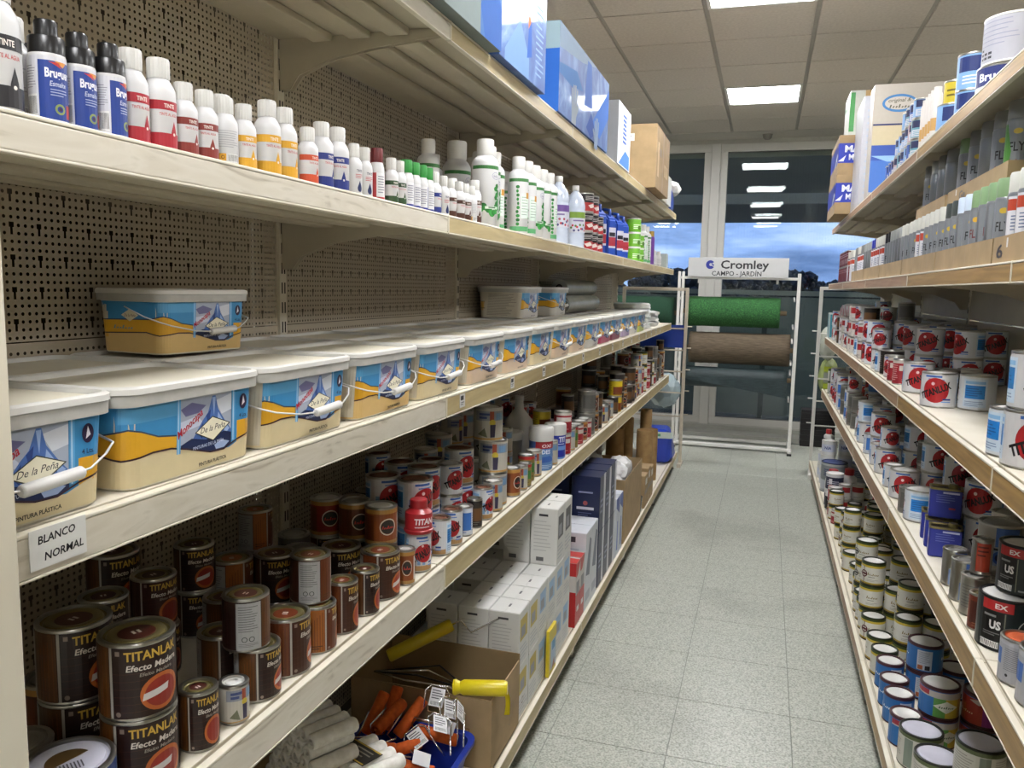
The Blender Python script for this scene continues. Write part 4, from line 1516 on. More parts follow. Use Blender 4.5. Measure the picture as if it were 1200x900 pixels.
# measured stand of each can: key, x, y, z, turn, row
LAYOUT = {
 'left can shelf': [('mad_d_s_XL',-0.7990,0.8599,0.7862,68,'front row'),
 ('mad_d_s_XL',-0.7990,0.8599,0.8944,65,'second tier'),
 ('mad_d_s_XL',-0.9132,0.8653,0.7862,88,'second row'),
 ('mad_d_s_XL',-0.9132,0.8653,0.8944,85,'second tier'),
 ('lid_B',-0.8059,0.7456,0.7862,57,'front row'),
 ('gy_M',-0.8993,0.7604,0.7862,50,'second row'),
 ('mad_d_n_S',-0.7785,0.9558,0.7862,74,'front row'),
 ('ph_X',-0.7735,1.0324,0.7862,77,'front row'),
 ('mad_d_s_M',-0.7875,1.1169,0.7862,97,'front row'),
 ('mad_d_n_M',-0.8760,1.1355,0.7862,98,'second row'),
 ('mad_d_n_M',-0.7986,1.1029,0.8774,186,'second tier'),
 ('mad_b_s_L',-0.7935,1.2104,0.7862,108,'front row'),
 ('mad_o_n_M',-0.7875,1.3049,0.7862,121,'front row'),
 ('mad_b_n_M',-0.8038,1.3131,0.8774,171,'second tier'),
 ('mad_b_n_N',-0.7815,1.3931,0.7862,91,'front row'),
 ('mad_d_n_V',-0.7800,1.4879,0.7862,88,'front row'),
 ('mad_b_s_L',-0.7935,1.5868,0.7862,82,'front row'),
 ('wood_b_W',-0.7707,1.6700,0.7862,30,'front row'),
 ('tx_h_V',-0.7790,1.7655,0.7862,54,'front row'),
 ('tx_h_V',-0.7784,1.8959,0.7862,342,'front row'),
 ('tx_h_V',-0.7791,1.9837,0.7862,26,'front row'),
 ('bw_W',-0.7725,2.0658,0.7862,21,'front row'),
 ('dk_W',-0.7725,2.1483,0.7862,30,'front row'),
 ('tx_h_V',-0.7795,2.2393,0.7862,79,'front row'),
 ('ph_V',-0.7799,2.3340,0.7862,38,'front row'),
 ('wood_b_V',-0.7800,2.5288,0.7862,57,'front row'),
 ('ph_W',-0.7725,2.6165,0.7862,26,'front row'),
 ('gn_W',-0.7725,2.6645,0.7862,26,'front row'),
 ('wood_b_M',-0.8337,1.6704,0.7862,57,'front row'),
 ('wood_b_M',-0.8337,1.6704,0.8774,47,'second tier'),
 ('mad_d_n_M',-0.9102,1.6856,0.7862,58,'second row'),
 ('wood_d_M',-0.9102,1.6856,0.8774,43,'second tier'),
 ('mad_d_n_M',-0.9881,1.6867,0.7862,60,'back row'),
 ('wood_r_M',-0.9881,1.6867,0.8774,40,'second tier'),
 ('tx_h_L',-0.9087,1.8328,0.7862,69,'second row'),
 ('tx_h_L',-0.9087,1.8328,0.8924,61,'second tier'),
 ('tx_h_L',-0.8187,1.8309,0.7862,72,'front row'),
 ('tx_h_L',-0.8187,1.8309,0.8924,64,'second tier'),
 ('tx_h_L',-0.8528,1.9633,0.7862,76,'second row'),
 ('tx_h_L',-0.8528,1.9633,0.8924,68,'second tier'),
 ('tx_h_L',-0.9371,1.9947,0.7862,63,'second row'),
 ('tx_h_L',-0.9371,1.9947,0.8924,55,'second tier'),
 ('tx_h_M',-0.9254,2.1822,0.7862,61,'second row'),
 ('tx_h_M',-0.9254,2.1822,0.8774,53,'second tier'),
 ('tx_h_L',-0.8559,2.2352,0.7862,69,'second row'),
 ('tx_h_L',-0.8559,2.2352,0.8924,61,'second tier'),
 ('tx_w_M',-0.8524,2.1512,0.7862,65,'second row'),
 ('tx_w_M',-0.8524,2.1512,0.8774,57,'second tier'),
 ('ph_K',-0.8064,2.4085,0.7862,39,'front row'),
 ('ph_K',-0.8064,2.4085,0.8924,24,'second tier'),
 ('ph_K',-0.8184,2.3885,0.9986,34,'third tier'),
 ('mad_o_n_M',-1.0838,1.5375,0.7862,140,'back row'),
 ('mad_o_n_M',-1.0838,1.5375,0.8774,140,'second tier'),
 ('mad_d_s_M',-1.0466,1.2850,0.7862,59,'back row'),
 ('mad_d_s_M',-1.0466,1.2850,0.8774,59,'second tier'),
 ('mad_o_n_L',-1.0649,1.4249,0.7862,132,'back row'),
 ('mad_d_s_L',-0.9988,1.4860,0.7862,54,'back row'),
 ('gy_M',-1.0612,1.6593,0.7862,33,'back row'),
 ('mad_d_n_L',-0.8891,1.5824,0.7862,59,'second row'),
 ('mad_d_n_M',-0.9701,1.2698,0.7862,97,'back row'),
 ('wood_d_M',-1.0092,0.9081,0.7862,59,'back row'),
 ('mad_d_n_M',-1.0069,1.0175,0.7862,87,'back row'),
 ('mad_d_n_M',-1.0063,1.0138,0.8774,52,'second tier'),
 ('mad_r_n_M',-0.9971,1.1211,0.7862,71,'back row'),
 ('mad_r_n_M',-1.0000,1.1201,0.8774,73,'second tier'),
 ('mad_d_n_L',-1.0924,1.1240,0.7862,54,'back row'),
 ('mad_d_n_L',-1.0913,1.1244,0.8924,79,'second tier'),
 ('mad_r_n_M',-0.9069,1.4700,0.7862,69,'second row'),
 ('dk_M',-0.9893,1.5722,0.7862,78,'back row'),
 ('mad_d_n_M',-1.0913,2.0117,0.7862,60,'back row'),
 ('dk_M',-1.0940,2.1087,0.7862,57,'back row'),
 ('tx_h_M',-1.1032,2.1914,0.7862,57,'back row'),
 ('tx_h_M',-1.1058,2.1947,0.8774,60,'second tier'),
 ('ph_M',-0.9980,2.3106,0.7862,30,'back row'),
 ('ph_M',-0.9992,2.3138,0.8774,25,'second tier'),
 ('ph_L',-1.0001,2.4256,0.7862,64,'back row'),
 ('ph_L',-1.0005,2.4222,0.8924,24,'second tier'),
 ('tx_g_L',-0.8983,2.5404,0.7862,59,'second row'),
 ('ph_M',-0.8922,2.7691,0.7862,54,'second row'),
 ('ph_M',-0.8919,2.7654,0.8774,29,'second tier'),
 ('ph_L',-1.1000,2.7869,0.7862,29,'back row'),
 ('ph_L',-1.0967,2.7836,0.8924,68,'second tier'),
 ('ph_L',-1.0983,2.8991,0.7862,61,'back row'),
 ('ph_L',-1.0986,2.9003,0.8924,31,'second tier'),
 ('tx_g_L',-1.1003,3.1087,0.7862,60,'back row'),
 ('ph_M',-1.0015,3.3514,0.7862,58,'back row'),
 ('ph_M',-1.0003,3.3516,0.8774,59,'second tier'),
 ('tx_g_L',-1.0959,3.3609,0.7862,62,'back row'),
 ('tx_g_L',-1.0982,3.3637,0.8924,66,'second tier'),
 ('ph_L',-0.9001,3.4629,0.7862,20,'second row'),
 ('tx_h_M',-0.9991,3.4541,0.7862,62,'back row'),
 ('tx_h_M',-0.9967,3.4546,0.8774,41,'second tier'),
 ('tx_h_M',-1.0897,3.4640,0.7862,64,'back row'),
 ('tx_h_M',-1.0915,3.4638,0.8774,24,'second tier'),
 ('gn_V',-0.7930,2.7479,0.7862,43,'front row'),
 ('ph_V',-0.7893,2.8334,0.7862,46,'front row'),
 ('ph_V',-0.7807,3.0412,0.7862,19,'front row'),
 ('rd_M',-0.7870,3.2620,0.7862,24,'front row'),
 ('rd_M',-0.7855,3.2582,0.8774,24,'second tier'),
 ('ye_M',-0.8792,3.2501,0.7862,53,'second row'),
 ('ye_M',-0.8752,3.2528,0.8774,55,'second tier'),
 ('gn_V',-0.9711,3.2512,0.7862,42,'back row'),
 ('gn_V',-0.9713,3.2488,0.8834,22,'second tier'),
 ('ph_V',-0.7800,3.3452,0.7862,18,'front row'),
 ('gn_V',-0.7818,3.4090,0.7862,23,'front row'),
 ('rd_M',-0.7855,3.4976,0.7862,42,'front row'),
 ('wood_b_M',-0.7875,3.5964,0.7862,51,'front row'),
 ('rd_M',-0.7855,3.6758,0.7862,32,'front row'),
 ('dk_V',-0.8637,3.6865,0.7862,14,'second row'),
 ('dk_V',-0.8669,3.6844,0.8834,35,'second tier'),
 ('gy_L',-0.7929,3.7612,0.7862,37,'front row'),
 ('gy_L',-0.7924,3.7651,0.8924,44,'second tier'),
 ('dk_V',-0.8694,3.7641,0.7862,61,'second row'),
 ('wood_d_M',-0.7875,3.8535,0.7862,39,'front row'),
 ('wood_d_M',-0.7910,3.8571,0.8774,33,'second tier'),
 ('dk_L',-0.8745,3.8457,0.7862,37,'second row'),
 ('dk_M',-0.7855,3.9332,0.7862,32,'front row'),
 ('dk_M',-0.7864,3.9364,0.8774,49,'second tier'),
 ('dk_M',-0.9709,3.9204,0.7862,54,'back row'),
 ('wood_d_M',-0.9686,4.0130,0.7862,44,'back row'),
 ('wood_d_M',-0.9680,4.0124,0.8774,52,'second tier'),
 ('ph_V',-0.7800,4.1056,0.7862,23,'front row'),
 ('gy_L',-0.9574,4.1054,0.7862,48,'back row'),
 ('dk_M',-0.7924,4.1790,0.7862,60,'front row'),
 ('ph_V',-0.7838,4.2731,0.7862,29,'front row'),
 ('dk_V',-0.7866,4.4416,0.7862,51,'front row'),
 ('ye_M',-0.7882,4.5158,0.7862,45,'front row'),
 ('ye_M',-0.7874,4.5190,0.8774,44,'second tier'),
 ('dk_L',-0.7964,4.6042,0.7862,39,'front row'),
 ('dk_L',-0.7945,4.6032,0.8924,29,'second tier'),
 ('dk_V',-0.8785,4.5922,0.7862,49,'second row'),
 ('dk_V',-0.8760,4.5900,0.8834,14,'second tier'),
 ('wood_d_M',-0.7855,4.6953,0.7862,37,'front row'),
 ('wood_d_M',-0.7888,4.6972,0.8774,54,'second tier'),
 ('wood_r_M',-0.8897,4.7076,0.7862,32,'second row'),
 ('wood_r_M',-0.8897,4.7109,0.8774,28,'second tier'),
 ('dk_L',-0.9840,4.7104,0.7862,45,'back row'),
 ('dk_L',-0.9841,4.7128,0.8924,15,'second tier'),
 ('dk_L',-0.9830,4.7067,0.9986,50,'third tier'),
 ('dk_M',-0.9726,4.7990,0.7862,32,'back row'),
 ('dk_M',-0.9747,4.7963,0.8774,43,'second tier'),
 ('dk_L',-0.7921,4.8982,0.7862,24,'front row'),
 ('dk_L',-0.7918,4.9936,0.7862,45,'front row'),
 ('dk_L',-0.7922,4.9968,0.8924,29,'second tier'),
 ('ph_M',-0.8769,5.0103,0.7862,37,'second row'),
 ('ph_M',-0.8771,5.0095,0.8774,58,'second tier'),
 ('wood_d_M',-0.9804,4.9933,0.7862,14,'back row'),
 ('wood_d_M',-0.9780,4.9924,0.8774,37,'second tier'),
 ('ph_M',-0.7875,5.0894,0.7862,55,'front row'),
 ('dk_L',-0.8812,5.0942,0.7862,31,'second row'),
 ('dk_L',-0.8819,5.0964,0.8924,17,'second tier'),
 ('wood_r_M',-0.7970,5.2077,0.7862,51,'front row'),
 ('wood_r_M',-0.8003,5.2059,0.8774,45,'second tier'),
 ('gy_M',-0.9714,5.1953,0.7862,50,'back row'),
 ('gy_M',-0.9739,5.1967,0.8774,50,'second tier'),
 ('gy_M',-0.9719,5.1916,0.9686,31,'third tier'),
 ('ph_M',-0.7894,5.2977,0.7862,36,'front row'),
 ('ph_M',-0.7881,5.2943,0.8774,12,'second tier'),
 ('ph_M',-0.7923,5.2991,0.9686,42,'third tier'),
 ('wood_d_M',-0.8763,5.2883,0.7862,28,'second row'),
 ('wood_d_M',-0.8784,5.2888,0.8774,32,'second tier'),
 ('wood_d_M',-0.8802,5.2922,0.9686,49,'third tier'),
 ('rd_M',-0.7922,5.4056,0.7862,25,'front row'),
 ('rd_M',-0.7917,5.4073,0.8774,25,'second tier'),
 ('wood_d_M',-0.9896,5.3888,0.7862,60,'back row'),
 ('wood_d_M',-0.9903,5.3854,0.8774,56,'second tier'),
 ('wood_d_M',-0.9902,5.3889,0.9686,43,'third tier'),
 ('yb_p_M',-0.7864,5.5101,0.7862,39,'front row'),
 ('yb_p_M',-0.7855,5.5087,0.8774,48,'second tier'),
 ('yb_p_M',-0.7884,5.5140,0.9686,35,'third tier'),
 ('rd_M',-0.8838,5.5036,0.7862,14,'second row'),
 ('rd_M',-0.8861,5.5023,0.8774,24,'second tier'),
 ('rd_M',-0.8870,5.5053,0.9686,22,'third tier'),
 ('rd_M',-0.7875,5.7010,0.7862,36,'front row'),
 ('rd_M',-0.7902,5.7030,0.8774,53,'second tier'),
 ('dk_V',-0.7816,5.8063,0.7862,16,'front row'),
 ('dk_V',-0.7819,5.8035,0.8834,27,'second tier'),
 ('dk_V',-0.7811,5.8037,0.9806,34,'third tier'),
 ('yb_p_M',-0.7875,5.8908,0.7862,13,'front row'),
 ('yb_p_M',-0.7873,5.8903,0.8774,53,'second tier'),
 ('dk_M',-0.8849,5.9028,0.7862,30,'second row'),
 ('dk_M',-0.8841,5.9048,0.8774,24,'second tier'),
 ('dk_M',-0.8841,5.8993,0.9686,15,'third tier'),
 ('rd_M',-0.7855,6.0038,0.7862,54,'front row'),
 ('gy_M',-0.7875,6.0910,0.7862,34,'front row'),
 ('gy_M',-0.7915,6.0889,0.8774,22,'second tier'),
 ('gy_M',-0.7889,6.0875,0.9686,52,'third tier'),
 ('dk_L',-0.7935,6.1884,0.7862,39,'front row'),
 ('dk_L',-0.7932,6.1863,0.8924,55,'second tier'),
 ('ph_M',-0.9746,6.1955,0.7862,54,'back row'),
 ('ph_M',-0.9729,6.1926,0.8774,44,'second tier'),
 ('ph_M',-0.9711,6.1951,0.9686,13,'third tier'),
 ('gy_M',-0.7952,6.4098,0.7862,7,'front row'),
 ('gy_M',-0.7949,6.4092,0.8774,36,'second tier'),
 ('wood_d_L',-0.7935,6.5004,0.7862,32,'front row'),
 ('wood_d_L',-0.7927,6.5026,0.8924,13,'second tier'),
 ('rd_M',-0.9858,6.5011,0.7862,51,'back row'),
 ('rd_M',-0.9877,6.4987,0.8774,57,'second tier'),
 ('rd_M',-0.9893,6.5006,0.9686,53,'third tier'),
 ('dk_V',-0.7966,6.5999,0.7862,29,'front row'),
 ('dk_V',-0.7948,6.6028,0.8834,8,'second tier'),
 ('dk_V',-0.7997,6.5973,0.9806,39,'third tier')],
 'right waist shelf': [('tx_w_U',0.5325,1.8463,1.1412,356,'front row'),
 ('tx_w_U',0.5385,1.8563,1.2574,12,'second tier'),
 ('tx_b_T',0.5250,1.9566,1.1412,35,'front row'),
 ('tx_w_T',0.5244,2.7550,1.1412,341,'front row'),
 ('tx_b_T',0.6239,2.7281,1.1412,225,'second row'),
 ('tx_w_T',0.5276,3.1283,1.1412,358,'front row'),
 ('gy_Q',0.6199,3.1394,1.1412,9,'second row'),
 ('rw_Q',0.6970,3.1771,1.1412,8,'back row'),
 ('rd_V',0.5050,3.4900,1.1412,2,'front row'),
 ('rd_V',0.5078,3.3723,1.1412,31,'front row'),
 ('tx_w_V',0.5050,3.8738,1.1412,33,'front row'),
 ('dk_K',0.5269,3.7606,1.1412,2,'front row'),
 ('gy_T',0.7052,4.0141,1.1412,350,'back row'),
 ('tx_w_T',0.7054,4.0180,1.2474,30,'second tier'),
 ('tx_b_T',0.6583,4.3416,1.1412,241,'second row'),
 ('tx_w_T',0.6576,4.3418,1.2474,3,'second tier'),
 ('gy_M',0.6550,4.3421,1.3536,351,'third tier'),
 ('tx_b_T',0.8408,4.6486,1.1412,232,'back row'),
 ('tx_b_T',0.8443,4.6524,1.2474,238,'second tier'),
 ('tx_b_T',0.8450,4.7515,1.1412,230,'back row'),
 ('tx_b_T',0.8468,4.7553,1.2474,232,'second tier'),
 ('tx_w_T',0.5292,4.8103,1.1412,24,'front row'),
 ('tx_w_M',0.5275,4.8072,1.2474,19,'second tier'),
 ('tx_b_T',0.6169,4.8642,1.1412,253,'second row'),
 ('tx_w_T',0.6163,4.8609,1.2474,3,'second tier'),
 ('tx_g_M',0.6147,4.8627,1.3536,8,'third tier'),
 ('tx_b_T',0.7377,3.4036,1.1412,3,'back row'),
 ('tx_b_T',0.7382,3.4069,1.2474,297,'second tier'),
 ('tx_w_T',0.6232,3.5213,1.1412,355,'second row'),
 ('tx_w_T',0.6256,3.5212,1.2474,338,'second tier'),
 ('tx_w_M',0.7393,3.5248,1.1412,318,'back row'),
 ('tx_b_T',0.8450,3.5231,1.1412,3,'back row'),
 ('tx_b_T',0.8439,3.5213,1.2474,5,'second tier'),
 ('tx_w_M',0.5203,3.6516,1.1412,320,'front row'),
 ('tx_w_T',0.7285,3.6457,1.1412,338,'back row'),
 ('tx_b_T',0.7404,3.7762,1.1412,344,'back row'),
 ('tx_b_T',0.7417,3.7733,1.2474,353,'second tier'),
 ('tx_w_T',0.6359,3.8996,1.1412,10,'second row'),
 ('tx_w_T',0.6343,3.9010,1.2474,297,'second tier'),
 ('tx_w_M',0.5148,4.0299,1.1412,355,'front row'),
 ('tx_w_M',0.5124,4.0320,1.2324,345,'second tier'),
 ('tx_w_T',0.8450,4.0159,1.1412,295,'back row'),
 ('tx_w_T',0.8432,4.0149,1.2474,300,'second tier'),
 ('tx_w_M',0.5293,4.1397,1.1412,10,'front row'),
 ('tx_w_M',0.5324,4.1403,1.2324,352,'second tier'),
 ('tx_b_T',0.6334,4.1472,1.1412,344,'second row'),
 ('tx_b_T',0.6297,4.1489,1.2474,354,'second tier'),
 ('tx_w_T',0.7429,4.1479,1.1412,337,'back row'),
 ('tx_w_T',0.7394,4.1476,1.2474,334,'second tier'),
 ('tx_b_T',0.5244,4.2695,1.1412,333,'front row'),
 ('tx_b_T',0.5282,4.2667,1.2474,358,'second tier'),
 ('tx_w_T',0.8450,4.2765,1.1412,302,'back row'),
 ('tx_w_T',0.8431,4.2733,1.2474,7,'second tier'),
 ('tx_w_T',0.5257,4.4045,1.1412,286,'front row'),
 ('tx_w_T',0.5230,4.4055,1.2474,324,'second tier'),
 ('tx_w_T',0.8300,4.4057,1.1412,289,'back row'),
 ('tx_w_T',0.8326,4.4088,1.2474,335,'second tier'),
 ('dk_M',0.5215,4.5095,1.1412,350,'front row'),
 ('dk_M',0.5245,4.5060,1.2324,343,'second tier'),
 ('dk_M',0.5216,4.5119,1.3236,332,'third tier'),
 ('tx_g_M',0.6168,4.5144,1.1412,348,'second row'),
 ('tx_g_M',0.6196,4.5170,1.2324,317,'second tier'),
 ('rw_M',0.5132,4.6304,1.1412,285,'front row'),
 ('rw_M',0.5105,4.6344,1.2324,294,'second tier'),
 ('tx_g_M',0.6255,4.6318,1.1412,353,'second row'),
 ('tx_g_M',0.6288,4.6345,1.2324,294,'second tier'),
 ('tx_g_M',0.6229,4.6284,1.3236,327,'third tier'),
 ('tx_w_M',0.6145,4.7317,1.1412,341,'second row'),
 ('tx_w_M',0.6127,4.7295,1.2324,324,'second tier'),
 ('tx_w_M',0.6134,4.7297,1.3236,359,'third tier'),
 ('tx_w_M',0.5243,4.9395,1.1412,335,'front row'),
 ('tx_w_M',0.5268,4.9419,1.2324,305,'second tier'),
 ('tx_w_M',0.5235,4.9420,1.3236,298,'third tier'),
 ('rw_M',0.5134,5.0491,1.1412,354,'front row'),
 ('rw_M',0.5148,5.0465,1.2324,356,'second tier'),
 ('rw_M',0.5105,5.0479,1.3236,330,'third tier'),
 ('rw_M',0.5121,5.1735,1.1412,347,'front row'),
 ('rw_M',0.5152,5.1763,1.2324,314,'second tier'),
 ('rw_M',0.5121,5.1740,1.3236,355,'third tier'),
 ('tx_w_T',0.8257,5.1817,1.1412,329,'back row'),
 ('tx_w_T',0.8277,5.1849,1.2474,352,'second tier'),
 ('tx_g_M',0.5259,5.3833,1.1412,341,'front row'),
 ('tx_g_M',0.5234,5.3824,1.2324,296,'second tier'),
 ('tx_w_M',0.5196,5.5057,1.1412,336,'front row'),
 ('tx_w_M',0.5218,5.5033,1.2324,359,'second tier'),
 ('rw_M',0.5134,5.6127,1.1412,4,'front row'),
 ('rw_M',0.5105,5.6158,1.2324,345,'second tier'),
 ('tx_w_M',0.5166,5.8211,1.1412,358,'front row'),
 ('tx_w_M',0.5150,5.8233,1.2324,345,'second tier'),
 ('dk_M',0.5129,5.9501,1.1412,339,'front row'),
 ('dk_M',0.5105,5.9540,1.2324,320,'second tier'),
 ('rw_M',0.5180,6.1699,1.1412,300,'front row'),
 ('rw_M',0.5203,6.1694,1.2324,305,'second tier'),
 ('tx_b_M',0.5129,6.2758,1.1412,352,'front row'),
 ('tx_b_M',0.5105,6.2746,1.2324,352,'second tier'),
 ('tx_w_T',0.5267,6.3829,1.1412,311,'front row'),
 ('tx_w_T',0.5230,6.3845,1.2474,320,'second tier')],
 'right low shelf': [('or_M',0.5123,1.7277,0.7362,348,'front row'),
 ('or_T',0.5335,1.6396,0.7362,352,'front row'),
 ('bk_U',0.5327,1.9085,0.7362,4,'front row'),
 ('bk_T',0.5627,1.9385,0.8524,354,'second tier'),
 ('br_W',0.4973,1.9837,0.7362,346,'front row'),
 ('ag_V',0.5063,2.0752,0.7362,346,'front row'),
 ('sr_W',0.5183,2.0892,0.8334,351,'second tier'),
 ('sv_V',0.5050,2.2778,0.7362,352,'front row'),
 ('sv_N',0.5045,2.1683,0.7362,357,'front row'),
 ('ag_M',0.5827,2.2003,0.7362,345,'front row'),
 ('sv_T',0.5827,2.2003,0.8274,340,'second tier'),
 ('br_L',0.6146,2.2914,0.7362,345,'second row'),
 ('ag_M',0.6246,2.3114,0.8424,0,'second tier'),
 ('tx_b_T',0.5298,2.9173,0.7362,232,'front row'),
 ('gy_M',0.5125,3.0061,0.7362,350,'front row'),
 ('tx_w_T',0.5245,3.2264,0.7362,356,'front row'),
 ('tx_w_M',0.5125,3.3919,0.7362,16,'front row'),
 ('tx_w_T',0.6275,3.2275,0.7362,359,'second row'),
 ('tx_w_T',0.6274,3.2280,0.8424,19,'second tier'),
 ('tx_g_T',0.6313,3.2280,0.9486,9,'third tier'),
 ('tx_w_T',0.5244,3.6509,0.7362,7,'front row'),
 ('tx_w_M',0.5280,3.6547,0.8424,12,'second tier'),
 ('tx_g_T',0.6269,3.6399,0.7362,20,'second row'),
 ('tx_w_T',0.6303,3.6427,0.8424,35,'second tier'),
 ('tx_w_T',0.5268,4.3723,0.7362,23,'front row'),
 ('tx_b_T',0.5230,4.3722,0.8424,243,'second tier'),
 ('tx_w_T',0.5715,4.2177,0.7362,27,'front row'),
 ('tx_w_T',0.5730,4.2186,0.8424,12,'second tier'),
 ('tx_w_V',0.5050,3.8168,0.7362,12,'front row'),
 ('bw_V',0.5050,4.0738,0.7362,13,'front row'),
 ('tx_w_T',0.6425,2.6071,0.7362,5,'second row'),
 ('tx_w_T',0.6388,2.6107,0.8424,332,'second tier'),
 ('tx_w_T',0.7455,2.6091,0.7362,287,'back row'),
 ('tx_w_T',0.7442,2.6126,0.8424,353,'second tier'),
 ('gy_M',0.6368,2.7254,0.7362,293,'second row'),
 ('gy_M',0.6463,2.8406,0.7362,291,'second row'),
 ('tx_g_T',0.6507,2.9713,0.7362,6,'second row'),
 ('tx_g_T',0.6510,2.9696,0.8424,4,'second tier'),
 ('ag_T',0.6445,3.0742,0.7362,309,'second row'),
 ('gy_M',0.6365,3.4294,0.7362,4,'second row'),
 ('gy_M',0.6337,3.4279,0.8274,316,'second tier'),
 ('tx_b_T',0.5404,3.9567,0.7362,343,'front row'),
 ('tx_b_T',0.5369,3.9532,0.8424,350,'second tier'),
 ('bw_M',0.6332,3.9701,0.7362,310,'second row'),
 ('tx_w_M',0.6344,4.0871,0.7362,17,'second row'),
 ('tx_w_T',0.6470,4.3250,0.7362,341,'second row'),
 ('tx_w_T',0.6483,4.3226,0.8424,342,'second tier'),
 ('tx_b_T',0.6454,4.4508,0.7362,323,'second row'),
 ('tx_b_T',0.6450,4.4485,0.8424,355,'second tier'),
 ('tx_b_T',0.5359,4.5584,0.7362,338,'front row'),
 ('gy_M',0.5229,4.7971,0.7362,342,'front row'),
 ('gy_M',0.5235,4.7972,0.8274,321,'second tier'),
 ('rw_M',0.6116,4.7955,0.7362,293,'second row'),
 ('rw_M',0.6092,4.7917,0.8274,290,'second tier'),
 ('gy_M',0.5125,4.9200,0.7362,301,'front row'),
 ('gy_M',0.5134,4.9239,0.8274,346,'second tier'),
 ('bw_M',0.6157,4.9135,0.7362,289,'second row'),
 ('bw_M',0.6188,4.9109,0.8274,348,'second tier'),
 ('bw_M',0.6164,4.9156,0.9186,325,'third tier'),
 ('tx_w_M',0.5172,5.0263,0.7362,325,'front row'),
 ('tx_w_M',0.5137,5.0231,0.8274,2,'second tier'),
 ('tx_w_M',0.5188,5.0237,0.9186,342,'third tier'),
 ('bw_M',0.5168,5.1419,0.7362,300,'front row'),
 ('bw_M',0.5151,5.1403,0.8274,333,'second tier'),
 ('tx_w_M',0.6229,5.1249,0.7362,348,'second row'),
 ('tx_w_M',0.6244,5.1268,0.8274,327,'second tier'),
 ('tx_w_M',0.6221,5.1253,0.9186,293,'third tier'),
 ('tx_w_T',0.6272,5.2452,0.7362,303,'second row'),
 ('tx_w_T',0.6277,5.2487,0.8424,328,'second tier'),
 ('gy_M',0.5140,5.3571,0.7362,347,'front row'),
 ('gy_M',0.5105,5.3534,0.8274,301,'second tier'),
 ('bw_M',0.5129,5.5659,0.7362,353,'front row'),
 ('bw_M',0.5105,5.5620,0.8274,312,'second tier'),
 ('tx_w_T',0.5264,5.6726,0.7362,356,'front row'),
 ('tx_w_T',0.5230,5.6728,0.8424,359,'second tier'),
 ('tx_w_T',0.5230,5.7968,0.7362,309,'front row'),
 ('tx_w_T',0.5240,5.7997,0.8424,338,'second tier'),
 ('tx_w_T',0.5250,6.0027,0.7362,311,'front row'),
 ('tx_w_T',0.5287,5.9991,0.8424,357,'second tier'),
 ('rw_M',0.6242,6.0041,0.7362,344,'second row'),
 ('rw_M',0.6271,6.0031,0.8274,355,'second tier'),
 ('rw_M',0.6254,6.0004,0.9186,346,'third tier'),
 ('tx_w_T',0.5250,6.2251,0.7362,336,'front row'),
 ('tx_w_T',0.5268,6.2211,0.8424,352,'second tier'),
 ('tx_w_T',0.6308,6.3428,0.7362,339,'second row'),
 ('tx_w_T',0.6340,6.3452,0.8424,1,'second tier'),
 ('pw_M',0.5131,6.4395,0.7362,325,'front row'),
 ('pw_M',0.5105,6.4421,0.8274,326,'second tier')],
 'right bottom shelf': [('pw_H',0.4863,2.4012,0.1612,319,'front row'),
 ('pw_H',0.5038,2.2720,0.1612,7,'front row'),
 ('pw_H',0.5770,2.1807,0.1612,355,'second row'),
 ('pw_H',0.5776,2.1778,0.2674,0,'second tier'),
 ('bl_m_J',0.4633,2.5073,0.1612,29,'front row'),
 ('bl_m_B',0.5567,2.5510,0.1612,8,'second row'),
 ('bl_m_B',0.5556,2.5482,0.2544,353,'second tier'),
 ('bl_p_B',0.5694,2.8494,0.1612,349,'second row'),
 ('bl_p_B',0.5685,2.8523,0.2544,349,'second tier'),
 ('bl_r_B',0.6660,2.5313,0.1612,345,'back row'),
 ('bl_r_B',0.6685,2.5335,0.2544,345,'second tier'),
 ('bl_p_J',0.4640,2.6381,0.1612,20,'front row'),
 ('bl_p_J',0.4640,2.7391,0.1612,40,'front row'),
 ('bl_p_J',0.4693,2.8713,0.1612,21,'front row'),
 ('bl_p_B',0.6731,2.8891,0.1612,352,'back row'),
 ('yb_p_J',0.4640,2.9649,0.1612,1,'front row'),
 ('yb_p_J',0.4624,3.0838,0.1612,1,'front row'),
 ('yb_p_J',0.5440,3.0434,0.1612,350,'second row'),
 ('yb_p_J',0.5444,3.0458,0.2554,355,'second tier'),
 ('yb_p_J',0.5620,3.1343,0.1612,350,'second row'),
 ('yb_p_J',0.5635,3.1352,0.2554,355,'second tier'),
 ('yb_p_J',0.5618,3.1360,0.3496,358,'third tier'),
 ('yb_p_J',0.6365,3.0322,0.1612,348,'back row'),
 ('yb_p_J',0.6344,3.0324,0.2554,8,'second tier'),
 ('yb_e_J',0.4633,3.2716,0.1612,357,'front row'),
 ('yb_k_J',0.4641,3.4536,0.1612,12,'front row'),
 ('yb_p_J',0.4633,3.5446,0.1612,13,'front row'),
 ('yb_p_J',0.5497,3.3319,0.1612,1,'second row'),
 ('yb_p_J',0.5501,3.3336,0.2554,351,'second tier'),
 ('yb_p_J',0.5509,3.5102,0.1612,1,'second row'),
 ('yb_k_J',0.5485,3.5081,0.2554,21,'second tier'),
 ('yb_p_J',0.4641,3.3626,0.1612,352,'front row'),
 ('yb_p_J',0.4620,3.3654,0.2554,357,'second tier'),
 ('yb_e_J',0.4629,3.3622,0.3496,352,'third tier'),
 ('yb_p_J',0.5748,3.4224,0.1612,350,'second row'),
 ('yb_p_J',0.5752,3.4211,0.2554,355,'second tier'),
 ('yb_p_J',0.5764,3.4214,0.3496,350,'third tier'),
 ('yb_p_J',0.4787,3.8934,0.1612,13,'front row'),
